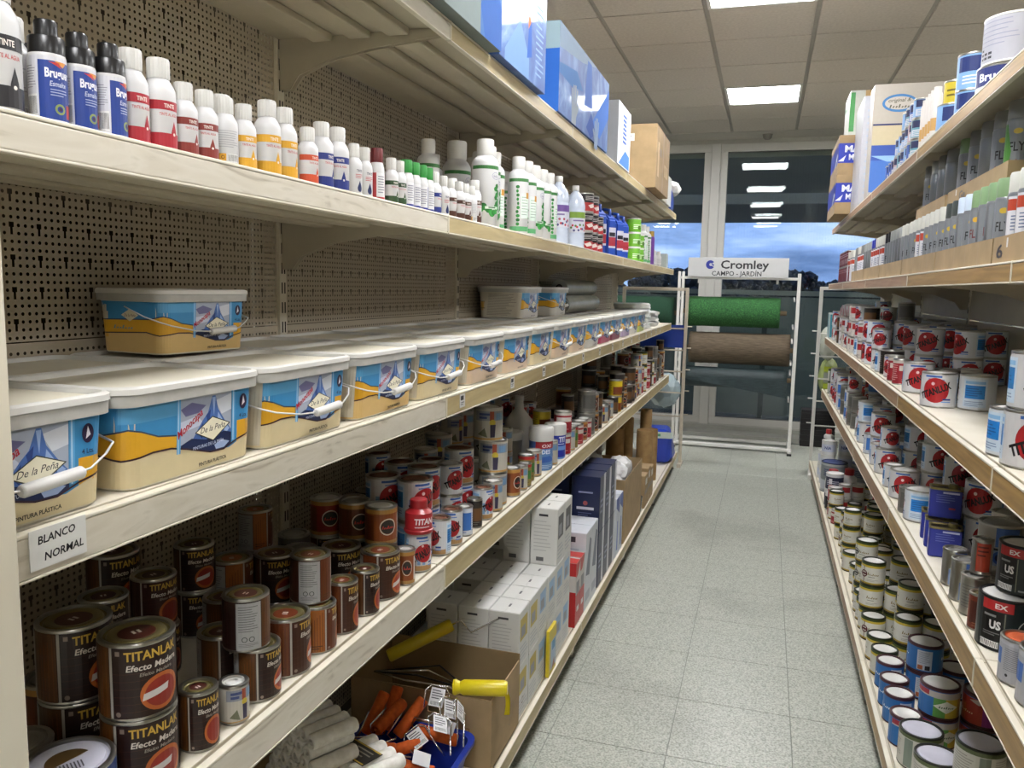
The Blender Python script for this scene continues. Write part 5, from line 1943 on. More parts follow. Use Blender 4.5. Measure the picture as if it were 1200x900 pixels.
 ('yb_p_J',0.4632,4.0759,0.1612,4,'front row'),
 ('yb_p_J',0.5608,3.8541,0.1612,2,'second row'),
 ('yb_p_J',0.5611,3.8517,0.2554,352,'second tier'),
 ('yb_p_Q',0.5549,4.1537,0.1612,2,'second row'),
 ('yb_p_Q',0.5523,4.1523,0.2474,352,'second tier'),
 ('yb_p_J',0.5565,4.1542,0.3336,332,'third tier'),
 ('yb_p_Q',0.5505,4.0691,0.1612,2,'second row'),
 ('yb_p_Q',0.5500,4.0693,0.2474,352,'second tier'),
 ('yb_p_Q',0.6766,3.1485,0.1612,337,'back row'),
 ('yb_p_Q',0.6788,3.1508,0.2474,332,'second tier'),
 ('yb_p_J',0.5781,3.2387,0.1612,351,'second row'),
 ('yb_p_J',0.5750,3.2410,0.2554,15,'second tier'),
 ('yb_e_J',0.6724,3.3610,0.1612,294,'back row'),
 ('yb_e_J',0.6752,3.3597,0.2554,295,'second tier'),
 ('yb_k_J',0.4709,3.6419,0.1612,345,'front row'),
 ('yb_k_J',0.4731,3.6424,0.2554,338,'second tier'),
 ('yb_k_J',0.4696,3.6439,0.3496,337,'third tier'),
 ('yb_k_J',0.4791,3.7567,0.1612,358,'front row'),
 ('yb_p_Q',0.5693,3.9559,0.1612,313,'second row'),
 ('yb_p_Q',0.5730,3.9567,0.2474,319,'second tier'),
 ('yb_p_J',0.6615,3.9613,0.1612,1,'back row'),
 ('yb_p_J',0.6635,3.9582,0.2554,17,'second tier'),
 ('yb_p_Q',0.6799,4.1542,0.1612,19,'back row'),
 ('yb_p_Q',0.6818,4.1551,0.2474,349,'second tier'),
 ('yb_p_Q',0.4696,4.2398,0.1612,301,'front row'),
 ('yb_p_Q',0.4693,4.2359,0.2474,328,'second tier'),
 ('yb_p_Q',0.4707,4.2427,0.3336,329,'third tier'),
 ('yb_p_J',0.5735,4.2458,0.1612,338,'second row'),
 ('yb_p_J',0.5742,4.2486,0.2554,313,'second tier'),
 ('yb_p_J',0.5774,4.2455,0.3496,302,'third tier'),
 ('yb_p_J',0.6713,4.2600,0.1612,16,'back row'),
 ('yb_p_J',0.6698,4.2565,0.2554,302,'second tier'),
 ('yb_k_J',0.4795,4.3450,0.1612,340,'front row'),
 ('yb_k_J',0.4811,4.3439,0.2554,347,'second tier'),
 ('yb_e_J',0.6611,4.3559,0.1612,306,'back row'),
 ('yb_e_J',0.6637,4.3528,0.2554,342,'second tier'),
 ('yb_e_J',0.4783,4.4614,0.1612,333,'front row'),
 ('yb_e_J',0.4814,4.4648,0.2554,1,'second tier'),
 ('yb_p_Q',0.5610,4.5504,0.1612,308,'second row'),
 ('yb_p_Q',0.5625,4.5487,0.2474,15,'second tier'),
 ('yb_p_Q',0.4618,4.5925,0.1612,340,'front row'),
 ('yb_p_Q',0.4580,4.5934,0.2474,304,'second tier'),
 ('yb_p_Q',0.6491,4.8108,0.1612,353,'back row'),
 ('yb_p_Q',0.6469,4.8096,0.2474,348,'second tier'),
 ('rd_Q',0.4674,4.8943,0.1612,309,'front row'),
 ('yb_p_Q',0.4598,5.0000,0.1612,334,'front row'),
 ('yb_p_Q',0.4592,4.9964,0.2474,5,'second tier'),
 ('rw_M',0.6716,4.9937,0.1612,7,'back row'),
 ('rw_M',0.6751,4.9913,0.2524,12,'second tier'),
 ('rd_Q',0.4611,5.0830,0.1612,308,'front row'),
 ('rd_Q',0.4580,5.0841,0.2474,4,'second tier'),
 ('yb_p_Q',0.5711,5.0844,0.1612,308,'second row'),
 ('rw_M',0.6515,5.0998,0.1612,10,'back row'),
 ('rw_M',0.5153,5.1425,0.1612,335,'front row'),
 ('rw_M',0.5178,5.1402,0.2524,347,'second tier'),
 ('rw_M',0.5903,5.1640,0.1612,351,'second row'),
 ('rw_M',0.5924,5.1677,0.2524,350,'second tier'),
 ('yb_p_Q',0.6674,5.1997,0.1612,294,'back row'),
 ('yb_p_Q',0.6675,5.1969,0.2474,327,'second tier')],
}
for zone_, rows_ in LAYOUT.items():
    for (key_, x_, y_, z_, r_, row_) in rows_:
        k_, d_ = ck(key_)
        put(k_, x_, y_, z_, math.radians(r_), d_, zone_, row_)
JARX, JARY, JARZ = -0.7790, 1.7655, 0.8837
SACKZ = 1.3239
# ================================================================== paint tubs on the left
BASES = dict(cream='d8c9a0', sand='d9b878', beige='d6bfa4', pink='cf9f92', rose='b8506c', white='cfccc4', mauve='8d4a5c', lilac='b7a6c4', lime='b4c06a')
tz = ZL['tubs'] + .0012
front = [(0.640, 'cream', 'logo', True), (0.935, 'cream', 'logo', False), (1.226, 'cream', 'text', True), (1.534, 'sand', 'text', True), (1.838, 'cream', 'text', True), (2.165, 'beige', 'text', True),
         (2.478, 'beige', 'text', False), (2.775, 'cream', 'text', False), (3.07, 'beige', 'text', True), (3.37, 'beige', 'text', False), (3.67, 'white', 'text', True), (3.97, 'rose', 'text', True),
         (4.27, 'mauve', 'text', True), (4.60, 'lilac', 'text', True), (4.90, 'white', 'text', False), (5.20, 'lime', 'text', True)]
for n, (y, b, e_, h_) in enumerate(front):
    rot = PI / 2 + RND.uniform(-.008, .008)
    put(tub_kit(b, e_, h_), -0.847, y, tz, rot, '%s-based picture tub' % b, 'left tub shelf', 'front row',
        'white-lidded %s-based picture tub %s, %s from near end, left tub shelf' % (b, 'with grip' if h_ else 'without grip', ordinal(n) if n else 'first'))
for n in range(15):
    put(tub_kit(('cream', 'sand', 'beige')[n % 3], 'text', False), -1.069, 0.66 + 0.30 * n, tz, PI / 2 + RND.uniform(-.01, .01), 'lid-only tub', 'left tub shelf', 'back row',
        'white flat tub lid, %s from near end, back row against the pegboard, left tub shelf' % (ordinal(n) if n else 'first'))
UP = tz + TH + .0075
tub_kit('sand', 'logo', True).put((-1.072, 1.28, UP), PI / 2 - .10, 'picture tub standing alone atop the back row by the pegboard, near left', 'paint tubs on the left tub shelf', scale=(.8, .8, .86))
put(tub_kit('white', 'text', False), -1.06, 3.36, UP, PI / 2, '', 'left tub shelf', '', 'grey-ended picture tub on top of the back row, nearer of two')
put(tub_kit('white', 'logo', True), -1.04, 3.80, UP, PI / 2 + .02, '', 'left tub shelf', '', 'white-based picture tub on top of the back row, farther of two')
# plastic dust sheets: rolls and folded packs at the far end
CLEAR = mat('cloudy_film', 'a3a69e', rough=.25, var=.12, scale=14, bump=.5)
roll_k = Kit('film_roll', 'roll')
roll_k.part('film', lathe('film', [(0.018, 0), (0.045, 0), (0.046, .006), (0.045, .80), (0.018, .80)], CLEAR, 24))
roll_k.part('core', lathe('core', [(0.012, -.004), (0.018, -.004), (0.018, .804), (0.012, .804)], mat('core_dark', '3a3733', rough=.8), 16))
for q, (x, y, z, lab) in enumerate([(-1.115, 4.15, UP + .046, 'cloudy plastic film roll lying on tub lids, against the pegboard'), (-1.015, 4.10, UP + .046, 'cloudy plastic film roll lying on tub lids, nearest the aisle'),
                                    (-1.065, 4.25, UP + .134, 'cloudy plastic film roll resting on top of two others')]):
    o = roll_k.put((x, y, z), 0, lab, 'film rolls on the tub lids', rot=(-PI / 2, 0, 0))
SHEET = mat('folded_film', 'd9dad4', rough=.3, var=.1, scale=30, bump=.6)
def folded_pack(w, d, h, seed):
    r = random.Random(seed)
    rings = []
    nl = 5
    for k in range(nl):
        z = h * k / nl
        s = r.uniform(.93, 1.0)
        rings += [(w / 2 * s * .97, d / 2 * s * .97, .03, z), (w / 2 * s, d / 2 * s, .035, z + h * .3 / nl), (w / 2 * s * .97, d / 2 * s * .97, .03, z + h * .85 / nl)]
    rings.append((w / 2 * .7, d / 2 * .7, .03, h))
    me = rr_loft('pack', rings, SHEET, n=8)
    for v in me.vertices:
        v.co.x += .006 * math.sin(v.co.y * 60 + seed * 2 + v.co.z * 150)
        v.co.y += .005 * math.sin(v.co.x * 70 + seed)
        v.co.z *= 1 + .12 * math.sin(v.co.x * 31 + v.co.y * 23 + seed) - .12
    return me
for q in range(4):
    k = Kit('folded_sheet', 'sheet')
    k.part('film', folded_pack(.26, .34 - .03 * q, .042, q))
    k.put((-0.895, 5.62 + .02 * q, tz + .0015 + .044 * q), .05 * q, 'folded clear dust sheet pack beyond the last tub, %s of four' % ('lowest', 'second up', 'third up', 'topmost')[q], 'folded dust sheets past the tubs')
for q in range(3):
    k = Kit('folded_sheet', 'sheet')
    k.part('film', folded_pack(.24, .26, .035, 9 + q))
    k.put((-0.885, 6.12 + .01 * q, tz + .0015 + .037 * q), .1 * q, 'pale folded sheet at the far end of the tub shelf, %s of three' % ('lowest', 'middle', 'topmost')[q], 'pale folded sheets at the shelf end')
# handwritten card and small price tags on the tub-shelf edge
def shelf_tag(name, y, z, w, h, draw, x=XL + .0004, paper='dcdcd8', tilt=0.0):
    o = link(name, boxes_mesh(name, [(-.0006, .0004, -w / 2, w / 2, -h / 2, h / 2)], ink(paper)), None, (x + .0012, y, z), (tilt, 0, 0))
    p = Print()
    draw(p, w, h)
    link('lettering', p.build('lettering', on_side(.0004)), o)
    return o
def d_card(p, w, h):
    p.text('BLANCO', -w * .36, h * .12, h * .20, '141418', .03, .15, .04, 'l', width=w * .66)
    p.text('NORMAL', -w * .26, -h * .32, h * .20, '141418', .03, .15, .04, 'l', width=w * .70)
tag(shelf_tag('price_card', 0.675, tz - .0215, .075, .044, d_card), 'handwritten white card on the shelf edge below the nearest tub', 'card')
def d_tag(p, w, h):
    p.rect(-w * .4, w * .2, h * .05, h * .38, '26262a')
    p.lines(-w * .35, w * .35, -h * .35, -h * .05, 2, '66666a', .4)
for n, y in enumerate((1.92, 2.35, 2.72, 3.02, 3.36, 3.72, 4.05, 4.36, 4.66, 4.95, 5.25, 5.5, 5.75, 5.98)):
    t = shelf_tag('price_tag', y, tz - .024, .036, .034, d_tag)
    tag(t, 'small printed price tag on tub-shelf edge, %s from near end' % (ordinal(n) if n else 'first'), 'price tag', 'price tags on the tub-shelf edge')

# ================================================================== bottle shelf on the left
bz = ZL['bottles'] + .0012
K = {}
BLACKP = mat('black_plastic', '151516', rough=.3, var=.05)
K['spray'] = aerosol_kit(.019, .111, d_bruguer, BOTM, BLACKP, 'stepped', caph=.30)
for nm, c in dict(red='a92230', brown='84322a', amber='d9a32a', orange='c8502e', navy='26357e', umber='4a2c20', green='3a5a34').items():
    K['t_' + nm] = bottle_kit(.0212, .117, d_tint(c), caph=.22)
    K['s_' + nm] = bottle_kit(.0182, .097, d_tint(c), caph=.24)
K['bk_amber'] = bottle_kit(.0182, .097, d_tintback('d8a030'), caph=.24)
K['bk_white'] = bottle_kit(.0212, .117, d_tintback('b9b9b9'), caph=.22)
K['drop'] = bottle_kit(.0155, .097, d_dropbottle('1d2a58'), caph=.26)
K['blackband'] = bottle_kit(.0235, .140, d_tint('232226'), caph=.2)
DKRED = mat('cap_dark_red', '6b2426', rough=.4)
GREENC = mat('cap_green', '2f8f3c', rough=.4)
def d_slim(c, c2='e2e2e4'):
    def f(p, r, h):
        p.rect(-r * 1.3, r * 1.3, h * .05, h * .93, c2)
        p.rect(-r * 1.3, -r * .7, h * .05, h * .93, c)
        p.rect(r * .75, r * 1.3, h * .05, h * .93, c)
        p.rect(-r * 1.3, r * 1.3, h * .05, h * .14, c)
        p.lines(-r * .5, r * .6, h * .25, h * .85, 7, '8a8a98', .35)
    return f
K['slimred'] = bottle_kit(.0155, .106, d_slim('b23a40'), capm=DKRED, caph=.27, capr=.8)
K['slimblue'] = bottle_kit(.0165, .104, d_slim('26358a'), capm=DKRED, caph=.25, capr=.8)
K['slimgreen'] = bottle_kit(.0165, .103, d_slim('26358a'), capm=GREENC, caph=.27, capr=.82)
K['greenlab'] = bottle_kit(.0155, .095, d_tint('2f4a2c'), caph=.25)
K['litre'] = bottle_kit(.0385, .247, d_green, caph=.18, capr=.64, shoulder=.09, seg=32)
K['litre2'] = bottle_kit(.0335, .247, d_green2, caph=.16, capr=.62, shoulder=.09, seg=28)
K['litrebig'] = bottle_kit(.044, .275, d_green, caph=.2, capr=.7, shoulder=.10, seg=28)
XF = XL - .020
def bot(key, y, dep, desc, exact=None, rot=None, row='front row'):
    k = K[key]
    x = XF - k.r - dep
    r_ = math.radians(rot if rot is not None else RND.uniform(38, 75))
    put(k, x, y, bz, r_, desc, 'left bottle shelf', row, exact)
bot('blackband', .668, .0, '', 'white bottle with black label bands cut by the left photo edge', 60)
bot('bk_white', .722, .044, '', 'white bottle showing its text-covered back, left of the black-capped sprays', 40)
bot('spray', .727, .0, '', 'black-capped blue spray can nearest the left photo edge', 50)
bot('spray', .79, .101, '', 'black spray cap half hidden behind the nearest blue spray', 60, row='second row')
bot('spray', .773, .004, '', 'middle of three black-capped blue spray cans, partly covered', 62)
bot('spray', .815, .0, '', 'black-capped spray can with barcode, beside the red-labelled bottles', 78)
bot('bk_white', .835, .062, '', 'white-capped bottle peeping between the spray cans', 50, row='second row')
bot('t_red', .857, .004, '', 'slimmer white bottle with red label bands, behind its red neighbour', 66)
bot('t_red', .902, .0, '', 'foremost white bottle with broad red label bands', 62)
bot('s_brown', .945, .0, '', 'white tint bottle with brown-red bands beside the red pair', 66)
bot('s_brown', .988, .0, '', 'white tint bottle with brown-red bands, second one along', 40)
bot('bk_amber', 1.033, .0, '', 'tint bottle showing small print and a yellow mark', 52)
bot('s_amber', 1.078, .0, '', 'small white tint bottle with amber bands', 50)
bot('bk_white', 1.095, .05, '', 'white bottle behind the amber-banded ones', 50, row='second row')
bot('t_amber', 1.143, .0, '', 'large white tint bottle with amber-yellow bands', 52)
bot('t_amber', 1.197, .004, '', 'large amber-banded tint bottle, right of its twin', 68)
bot('s_orange', 1.257, .0, '', 'white tint bottle with orange-red bands', 62)
bot('t_navy', 1.315, .004, '', 'tall tint bottle with navy drop facing the aisle', 70)
bot('t_navy', 1.365, .0, '', 'tall tint bottle with two plain navy bands', 30)
bot('drop', 1.417, .0, 'slim tint bottle with navy drop')
bot('drop', 1.460, .0, 'slim tint bottle with navy drop')
bot('slimred', 1.521, .004, 'slim bottle with dark red cap')
bot('slimblue', 1.545, .042, 'blue-edged slim bottle with dark red cap')
bot('greenlab', 1.578, .0, 'small bottle with dark green bands')
bot('greenlab', 1.618, .0, 'small bottle with dark green bands')
for n, (y, d) in enumerate([(1.655, .0), (1.668, .038), (1.694, .0), (1.735, .0), (1.751, .036), (1.775, .002)]):
    bot('slimgreen', y, d, 'green-capped slim bottle', row='front row' if d < .02 else 'second row')
for n, (y, k, d, ds) in enumerate([(1.815, 's_navy', 0, 'small tint bottle with navy bands'), (1.865, 'drop', 0, 'slim tint bottle with navy drop'), (1.915, 's_umber', 0, 'tint bottle with umber bands'), (1.935, 't_umber', .05, 'tint bottle with umber bands'),
                                   (1.975, 's_umber', 0, 'tint bottle with umber bands'), (2.02, 's_umber', 0, 'tint bottle with umber bands'), (2.06, 't_umber', .05, 'tint bottle with umber bands'), (2.064, 'bk_amber', 0, 'tint bottle showing its printed back'), (2.105, 't_umber', .002, 'tint bottle with umber bands')]):
    bot(k, y, d, ds, row='front row' if d < .03 else 'second row')
bot('litre', 2.235, .0, '', 'foremost big white bottle with green leafy splash', 42)
bot('litre', 2.345, .03, '', 'big leafy-splash bottle just behind the foremost one', 60)
bot('litre2', 2.545, .0, '', 'big white bottle with pale green panel and orange mark', 45)
for n, (y, k, d) in enumerate([(2.45, 'litre2', .05), (2.64, 'litre2', .0), (2.735, 'litre', .0), (2.835, 'litre', .0), (2.925, 'litre2', .0)]):
    bot(k, y, d, 'big white bottle with green label')
for n, (x, y, k) in enumerate([(-.95, 2.20, 'litre2'), (-.94, 2.40, 'litrebig'), (-1.04, 2.45, 'litre2'), (-.93, 2.60, 'litrebig'), (-1.0, 2.72, 'litrebig'), (-.93, 2.86, 'litre2'), (-.93, 2.99, 'litre2')]):
    put(K[k], x, y, bz, math.radians(50), 'big white bottle in shade', 'left bottle shelf', 'back row')
# ribbed clear bottles of thinner
CLEARB = mat('clear_bluish_plastic', 'c4cede', rough=.15, var=.05, spec=.7)
def ribbed_bottle(lab, lab2):
    k = Kit('ribbed_bottle', 'bottle')
    r, h = .0425, .262
    k.r, k.h = r, h
    prof = [(0, .002), (r * .9, 0), (r, .004)]
    for q in range(11):
        z = .012 + q * .0145
        prof += [(r, z), (r * .965, z + .004), (r, z + .008)]
    prof += [(r, .176), (r * .9, .198), (r * .5, .228), (r * .32, .236), (r * .32, .244)]
    k.part('body', lathe('body', prof, CLEARB, 28, smooth_deg=50))
    k.part('cap', ribbed('cap', r * .36, .022, CAPW, z0=.240))
    p = Print()
    p.rect(-r * 1.2, r * 1.2, .065, .150, 'c9cbd6')
    p.rect(-r * 1.2, r * 1.2, .125, .150, lab)
    for q in range(14):
        p.disc(r * (-1.0 + .15 * q), .085 + .012 * math.sin(q * 2.3), r * .12, (lab2, 'c23a4a', '4a4a7a')[q % 3], n=8)
    p.lines(-r * .8, r * .9, .108, .12, 1, '7a6a9a', .5)
    k.part('label', p.build('label', on_cyl(r * 1.004), step=r * .22), 0)
    return k
K['rib1'] = ribbed_bottle('6b4f92', 'a03a52')
K['rib2'] = ribbed_bottle('7a9a3a', '5a7a2a')
bot('rib1', 3.11, .0, '', 'clear ribbed bottle with purple label, near of the pair', 28)
bot('rib2', 3.40, .0, '', 'clear ribbed bottle with green label beside the black and red cans', 50)
bot('rib2', 3.25, .09, '', 'clear ribbed bottle behind the labelled pair', 40, row='second row')
# stacked red and black cans
K['rb'] = can_kit(.044, .083, '1d1a1b', lambda p, r, h: (wrap(p, r, h * .06, h * .5, 'a52a2a'), p.lines(-r * .8, r * .8, h * .6, h * .85, 3, 'b9b4b0', .4), p.poly([(-r * .5, h * .35), (r * .2, h * .46), (r * .6, h * .3), (-r * .2, h * .2)], 'd8cfc8')), rim=STEEL, lid=LIDG, seg=24)
for c_, (x, y) in enumerate([(-.80, 3.60), (-.80, 3.72), (-.90, 3.66), (-.80, 3.84)]):
    for l in range(3 if c_ < 3 else 2):
        put(K['rb'], x, y, bz + l * .0842, math.radians(50 + 9 * l), 'black and red can', 'left bottle shelf', ('bottom of stacks', 'middle of stacks', 'top of stacks')[l])
# blue flat jerricans
BLUEP = mat('blue_jerrican_plastic', '24489e', rough=.35, var=.04)
def jerrican():
    k = Kit('jerrican', 'can')
    bm = bmesh.new()
    w, d, h = .062, .165, .235
    prof = [(-d / 2, 0), (d / 2, 0), (d / 2, h * .70), (d * .30, h * .92), (d * .12, h * .95), (-d * .30, h * .95), (-d / 2, h * .82)]
    a = [bm.verts.new((-w / 2, y, z)) for y, z in prof]
    b = [bm.verts.new((w / 2, y, z)) for y, z in prof]
    bm.faces.new(a[::-1]); bm.faces.new(b)
    for q in range(len(prof)):
        bm.faces.new((a[q], a[(q + 1) % len(prof)], b[(q + 1) % len(prof)], b[q]))
    bmesh.ops.bevel(bm, geom=bm.edges[:], offset=.008, segments=2, affect='EDGES')
    k.part('body', bm_mesh('body', bm, BLUEP))
    hb = bmesh.new()
    tube(hb, [(0, -d * .36, h * .84), (0, -d * .36, h * 1.02), (0, -d * .1, h * 1.05), (0, d * .10, h * .96)], .009, 8)
    k.part('handle', bm_mesh('handle', hb, BLUEP))
    k.part('cap', ribbed('cap', .017, .03, CAPW, z0=h * .93), loc=(0, d * .2, 0), label='white screw cap')
    p = Print()
    p.rect(-.055, .055, .04, .15, 'b9bac6')
    p.rect(-.055, .055, .055, .10, '9c2f3c')
    p.rect(-.05, .05, .105, .125, '20202a')
    p.disc(0, .137, .012, 'c8c2c4')
    p.rect(-.03, .03, .062, .072, 'd8ccd0')
    k.part('label', p.build('label', lambda u, v, l: (w / 2 + l, u, v)), 0)
    p = Print()
    p.rect(-.026, .026, .045, .15, 'b9bac6')
    p.rect(-.026, .026, .055, .10, '9c2f3c')
    p.rect(-.022, .022, .105, .125, '20202a')
    k.part('label', p.build('label', on_front(-d / 2)), 0)
    k.h = h * 1.05
    return k
jk = jerrican()
for n, y in enumerate((4.02, 4.28, 4.52, 4.70)):
    put(jk, -.855, y, bz, math.radians(58), 'blue flat jerrican with red label', 'left bottle shelf')
# green tubs, bottles and sprays at the far end
K['gt'] = can_kit(.046, .086, '6fae3a', lambda p, r, h: (wrap(p, r, h * .1, h * .7, '6fb22e'), p.lines(-r * .7, r * .7, h * .25, h * .6, 3, 'd8e4c8', .5), p.disc(r * .2, h * .35, r * .3, '4a7a20')), rim=mat('rim_white', 'deded8'), lid=LIDW, seg=24, cat='tub', name='round_tub')
for l in range(3):
    put(K['gt'], -.80, 5.02, bz + l * .0875, math.radians(50), '', 'left bottle shelf', '', '%s green and white tub in the stack beside the blue jerricans' % ('lowest', 'middle', 'topmost')[l])
for l in range(2):
    put(K['gt'], -.80, 5.18, bz + l * .0875, math.radians(60), '', 'left bottle shelf', '', '%s green tub of the shorter stack, left bottle shelf' % ('lower', 'upper')[l])
for n, (y, d, ds) in enumerate([(5.30, 0, 'white bottle with green label'), (5.38, .07, 'white bottle with green label'), (5.46, 0, 'white bottle with green label'), (5.58, .02, 'white bottle with green label')]):
    bot('litre2', y, d, 'white bottle beyond the green tubs', row='')
K['purple'] = aerosol_kit(.024, .235, lambda p, r, h: p.rect(-r, r, h * .1, h * .9, '6a3a8e'), mat('purple_can', '6d3f96', rough=.35), mat('gold_cap', 'b89a4a', rough=.35, metal=.6), caph=.16, cap_r=.8)
put(K['purple'], -.785, 5.72, bz, 0, '', 'left bottle shelf', '', 'slim purple spray can with gold cap')
for n, (y, x) in enumerate([(5.88, -.79), (6.02, -.80), (6.15, -.785)]):
    put(K['bk_white'], x, y, bz, math.radians(40), 'small clear-white bottle past the purple spray', 'left bottle shelf')
cl = carton_kit(.10, .10, .11, mat('pale_grey_box', 'a9b4b4', rough=.4), [('end', lambda p, w, h: p.lines(-w * .35, w * .35, h * .2, h * .8, 4, '8a9494', .4))], name='small_box')
put(cl, -.80, 6.42, bz, 0, '', 'left bottle shelf', '', 'pale grey small box at the far end of the bottle shelf')

# ================================================================== top shelf on the left
tzz = ZL['top'] + .0012
BLUEB = ramp_mat('blue_pearl_print', [(0.30, '264688'), (0.5, '3f649f'), (0.66, '6586b6'), (0.8, '8ea6c4')], noise=7, detail=4, rough=.6, distort=1.2, coat=.12)
BLUEB.node_tree.nodes['Principled BSDF'].inputs['Coat Roughness'].default_value = .06
GREYB = mat('pale_grey_carton', '757f7e', rough=.6, spec=.2, var=.04)
def mk(h):
    """matt print on large cartons"""
    return mat('print_' + h, h, rough=.7, var=.03, spec=.15, coat=.0)
def d_s(p, w, h):
    p.rect(-w * .5, w * .5, h * .0, h * 1.0, mk('75807f'))
    p.rect(w * .30, w * .5, 0, h, mk('44689c'))
    p.text('S', w * .08, h * .20, h * .26, mk('5a5f9a'), .02, .0, .0)
    p.text('te', w * .18, h * .20, h * .18, mk('5a5f9a'), .0, .0, .0)
    p.poly([(w * .30, h * .2), (w * .42, h * .5), (w * .5, h * .3), (w * .5, 0), (w * .34, 0)], mk('365c9c'))
def d_s2(p, w, h):
    p.poly([(-w * .4, h * .1), (-w * .1, h * .5), (w * .1, h * .2), (w * .1, 0), (-w * .4, 0)], mk('6f90b8'))
    p.disc(w * .10, h * .55, w * .03, mk('d07a4a'), h * .08)
    p.poly([(w * .05, h * .2), (w * .16, h * .25), (w * .14, h * .6), (w * .08, h * .5)], mk('2f5aa8'))
    p.lines(w * .25, w * .45, h * .1, h * .85, 12, mk('7f9fd2'), .3)
c1 = carton_kit(.34, .80, .34, GREYB, [('end', d_s)])
put(c1, -.865, 1.68, tzz, 0, '', '', '', 'pale grey and blue carton cut off by the top edge, left top shelf')
c2 = carton_kit(.34, .46, .285, BLUEB, [('end', d_s2)])
put(c2, -.875, 2.325, tzz, 0, '', '', '', 'glossy pale blue printed carton between grey one and hands carton')
c2b = carton_kit(.28, .30, .16, mat('white_carton', 'd6d8d2', rough=.3), [('end', lambda p, w, h: p.rect(-w * .5, w * .5, h * .05, h * .2, mk('a8b46a')))])
put(c2b, -.86, 2.36, tzz + .288, 0, '', '', '', 'white carton lying on top of the glossy blue carton')
def hand(p, u, v, s, c, flip=1):
    p.poly([(u - .30 * s, v - .5 * s), (u + .28 * s, v - .5 * s), (u + .36 * s, v + .1 * s), (u - .34 * s, v + .15 * s)], c)
    for q in range(4):
        a = u + (-.27 + .19 * q) * s
        L = (.42, .56, .6, .5)[q] * s
        p.poly([(a - .085 * s, v + .08 * s), (a + .085 * s, v + .08 * s), (a + (.12 + .05 * (q - 1.5)) * s, v + .1 * s + L), (a + (-.04 + .05 * (q - 1.5)) * s, v + .1 * s + L)], c, False)
    p.poly([(u + flip * .26 * s, v - .30 * s), (u + flip * .66 * s, v + .12 * s), (u + flip * .58 * s, v + .22 * s), (u + flip * .28 * s, v + .04 * s)], c, False)
def d_hands(p, w, h):
    p.poly([(-w * .5, h * .55), (-w * .2, h * .66), (-w * .08, h * .5), (-w * .3, h * .42), (-w * .5, h * .44)], mk('3f6ca4'))
    p.poly([(-w * .5, h), (-w * .5, h * .72), (-w * .1, h * .84), (w * .2, h)], mk('7f93a8'))
    p.poly([(-w * .05, h * .35), (w * .0, h * .95), (w * .08, h * .95), (w * .12, h * .4)], mk('4a6cb0'))
    p.poly([(w * .10, h * .2), (w * .5, h * .9), (w * .5, h * .5), (w * .3, h * .1)], mk('3f70c0'))
    p.poly([(w * .0, h * .1), (w * .1, h * .34), (w * .2, h * .12), (w * .1, 0)], mk('2a4c92'))
    hand(p, -w * .24, h * .20, h * .40, mk('949ea8'))
    hand(p, w * .22, h * .10, h * .36, mk('8296b0'), -1)
def d_spine(p, w, h):
    p.rect(-w * .5, w * .5, 0, h, mk('2f62b4'))
    p.rect(-w * .5, w * .5, h * .70, h, mk('8ea4ac'))
    p.rect(-w * .5, w * .22, 0, h * .22, mk('2a8c96'))
    p.lines(w * .05, w * .30, h * .28, h * .66, 6, mk('b9d0ea'), .5)
c3 = carton_kit(.30, .90, .30, BLUEB, [('end', d_hands), ('front', d_spine)])
put(c3, -.872, 3.245, tzz, 0, '', '', '', 'big glossy blue carton printed with white hands')
def d_scrawlv(p, w, h):
    p.rect(-w * .5, w * .5, 0, h, mk('d4d8dc'))
    for q in range(7):
        p.rect(-w * .12, w * .16, h * (.40 + .07 * q), h * (.445 + .07 * q), mk('3f5ea4'), q == 0)
    p.poly([(-w * .4, h * .02), (w * .1, h * .3), (w * .45, h * .25), (w * .45, h * .02)], mk('4f7fc6'))
c4 = carton_kit(.26, .36, .295, mat('grey_carton_end', 'a9abab', rough=.5), [('end', d_scrawlv), ('top', lambda p, w, h: p.rect(-w / 2, w / 2, -h / 2, h / 2, mk('2a2622')))])
put(c4, -.855, 4.15, tzz, 0, '', '', '', 'grey carton with white printed side and dark top, before the brown box')
def d_brownend(p, w, h):
    p.rect(-w * .42, w * .05, h * .74, h * .86, 'd8d6d0')
    p.lines(-w * .2, w * .0, h * .77, h * .83, 2, '77757a', .4)
    p.lines(-w * .4, w * .2, h * .14, h * .16, 1, '7a5c38', .5)
def d_brownside(p, w, h):
    p.rect(-w * .02, w * .02, 0, h, '8c6c40')
    p.rect(-w * .35, -w * .12, h * .55, h * .68, '6e5434')
    p.rect(w * .1, w * .4, h * .3, h * .5, 'b59a6c')
    p.rect(-w * .4, -w * .3, h * .2, h * .75, 'c2a67a')
c5 = carton_kit(.30, .64, .37, CARD, [('front', d_brownend), ('end', d_brownside)])
put(c5, -.82, 5.28, tzz + .002, 0, '', '', '', 'brown cardboard box with white address label, left top shelf')
c6 = carton_kit(.24, .22, .34, mat('cream_carton', 'c9c6b4', rough=.5), [('end', lambda p, w, h: p.lines(-w * .3, w * .3, h * .2, h * .8, 4, '9a9a8c', .4))])
put(c6, -.83, 5.75, tzz, 0, '', '', '', 'narrow cream carton right behind the brown box, left top shelf')
c7 = carton_kit(.20, .24, .20, mat('white_carton', 'd6d8d2', rough=.3), [])
put(c7, -.81, 6.02, tzz, 0, '', '', '', 'low white carton past the cream one, left top shelf')
bag = Kit('tissue_bag', 'bag')
bm = bmesh.new()
add_box(bm, -.07, .07, -.10, .10, 0, .16, bev=.02)
bag.part('bag', bm_mesh('bag', bm, mat('blue_bag', '24429a', rough=.3)))
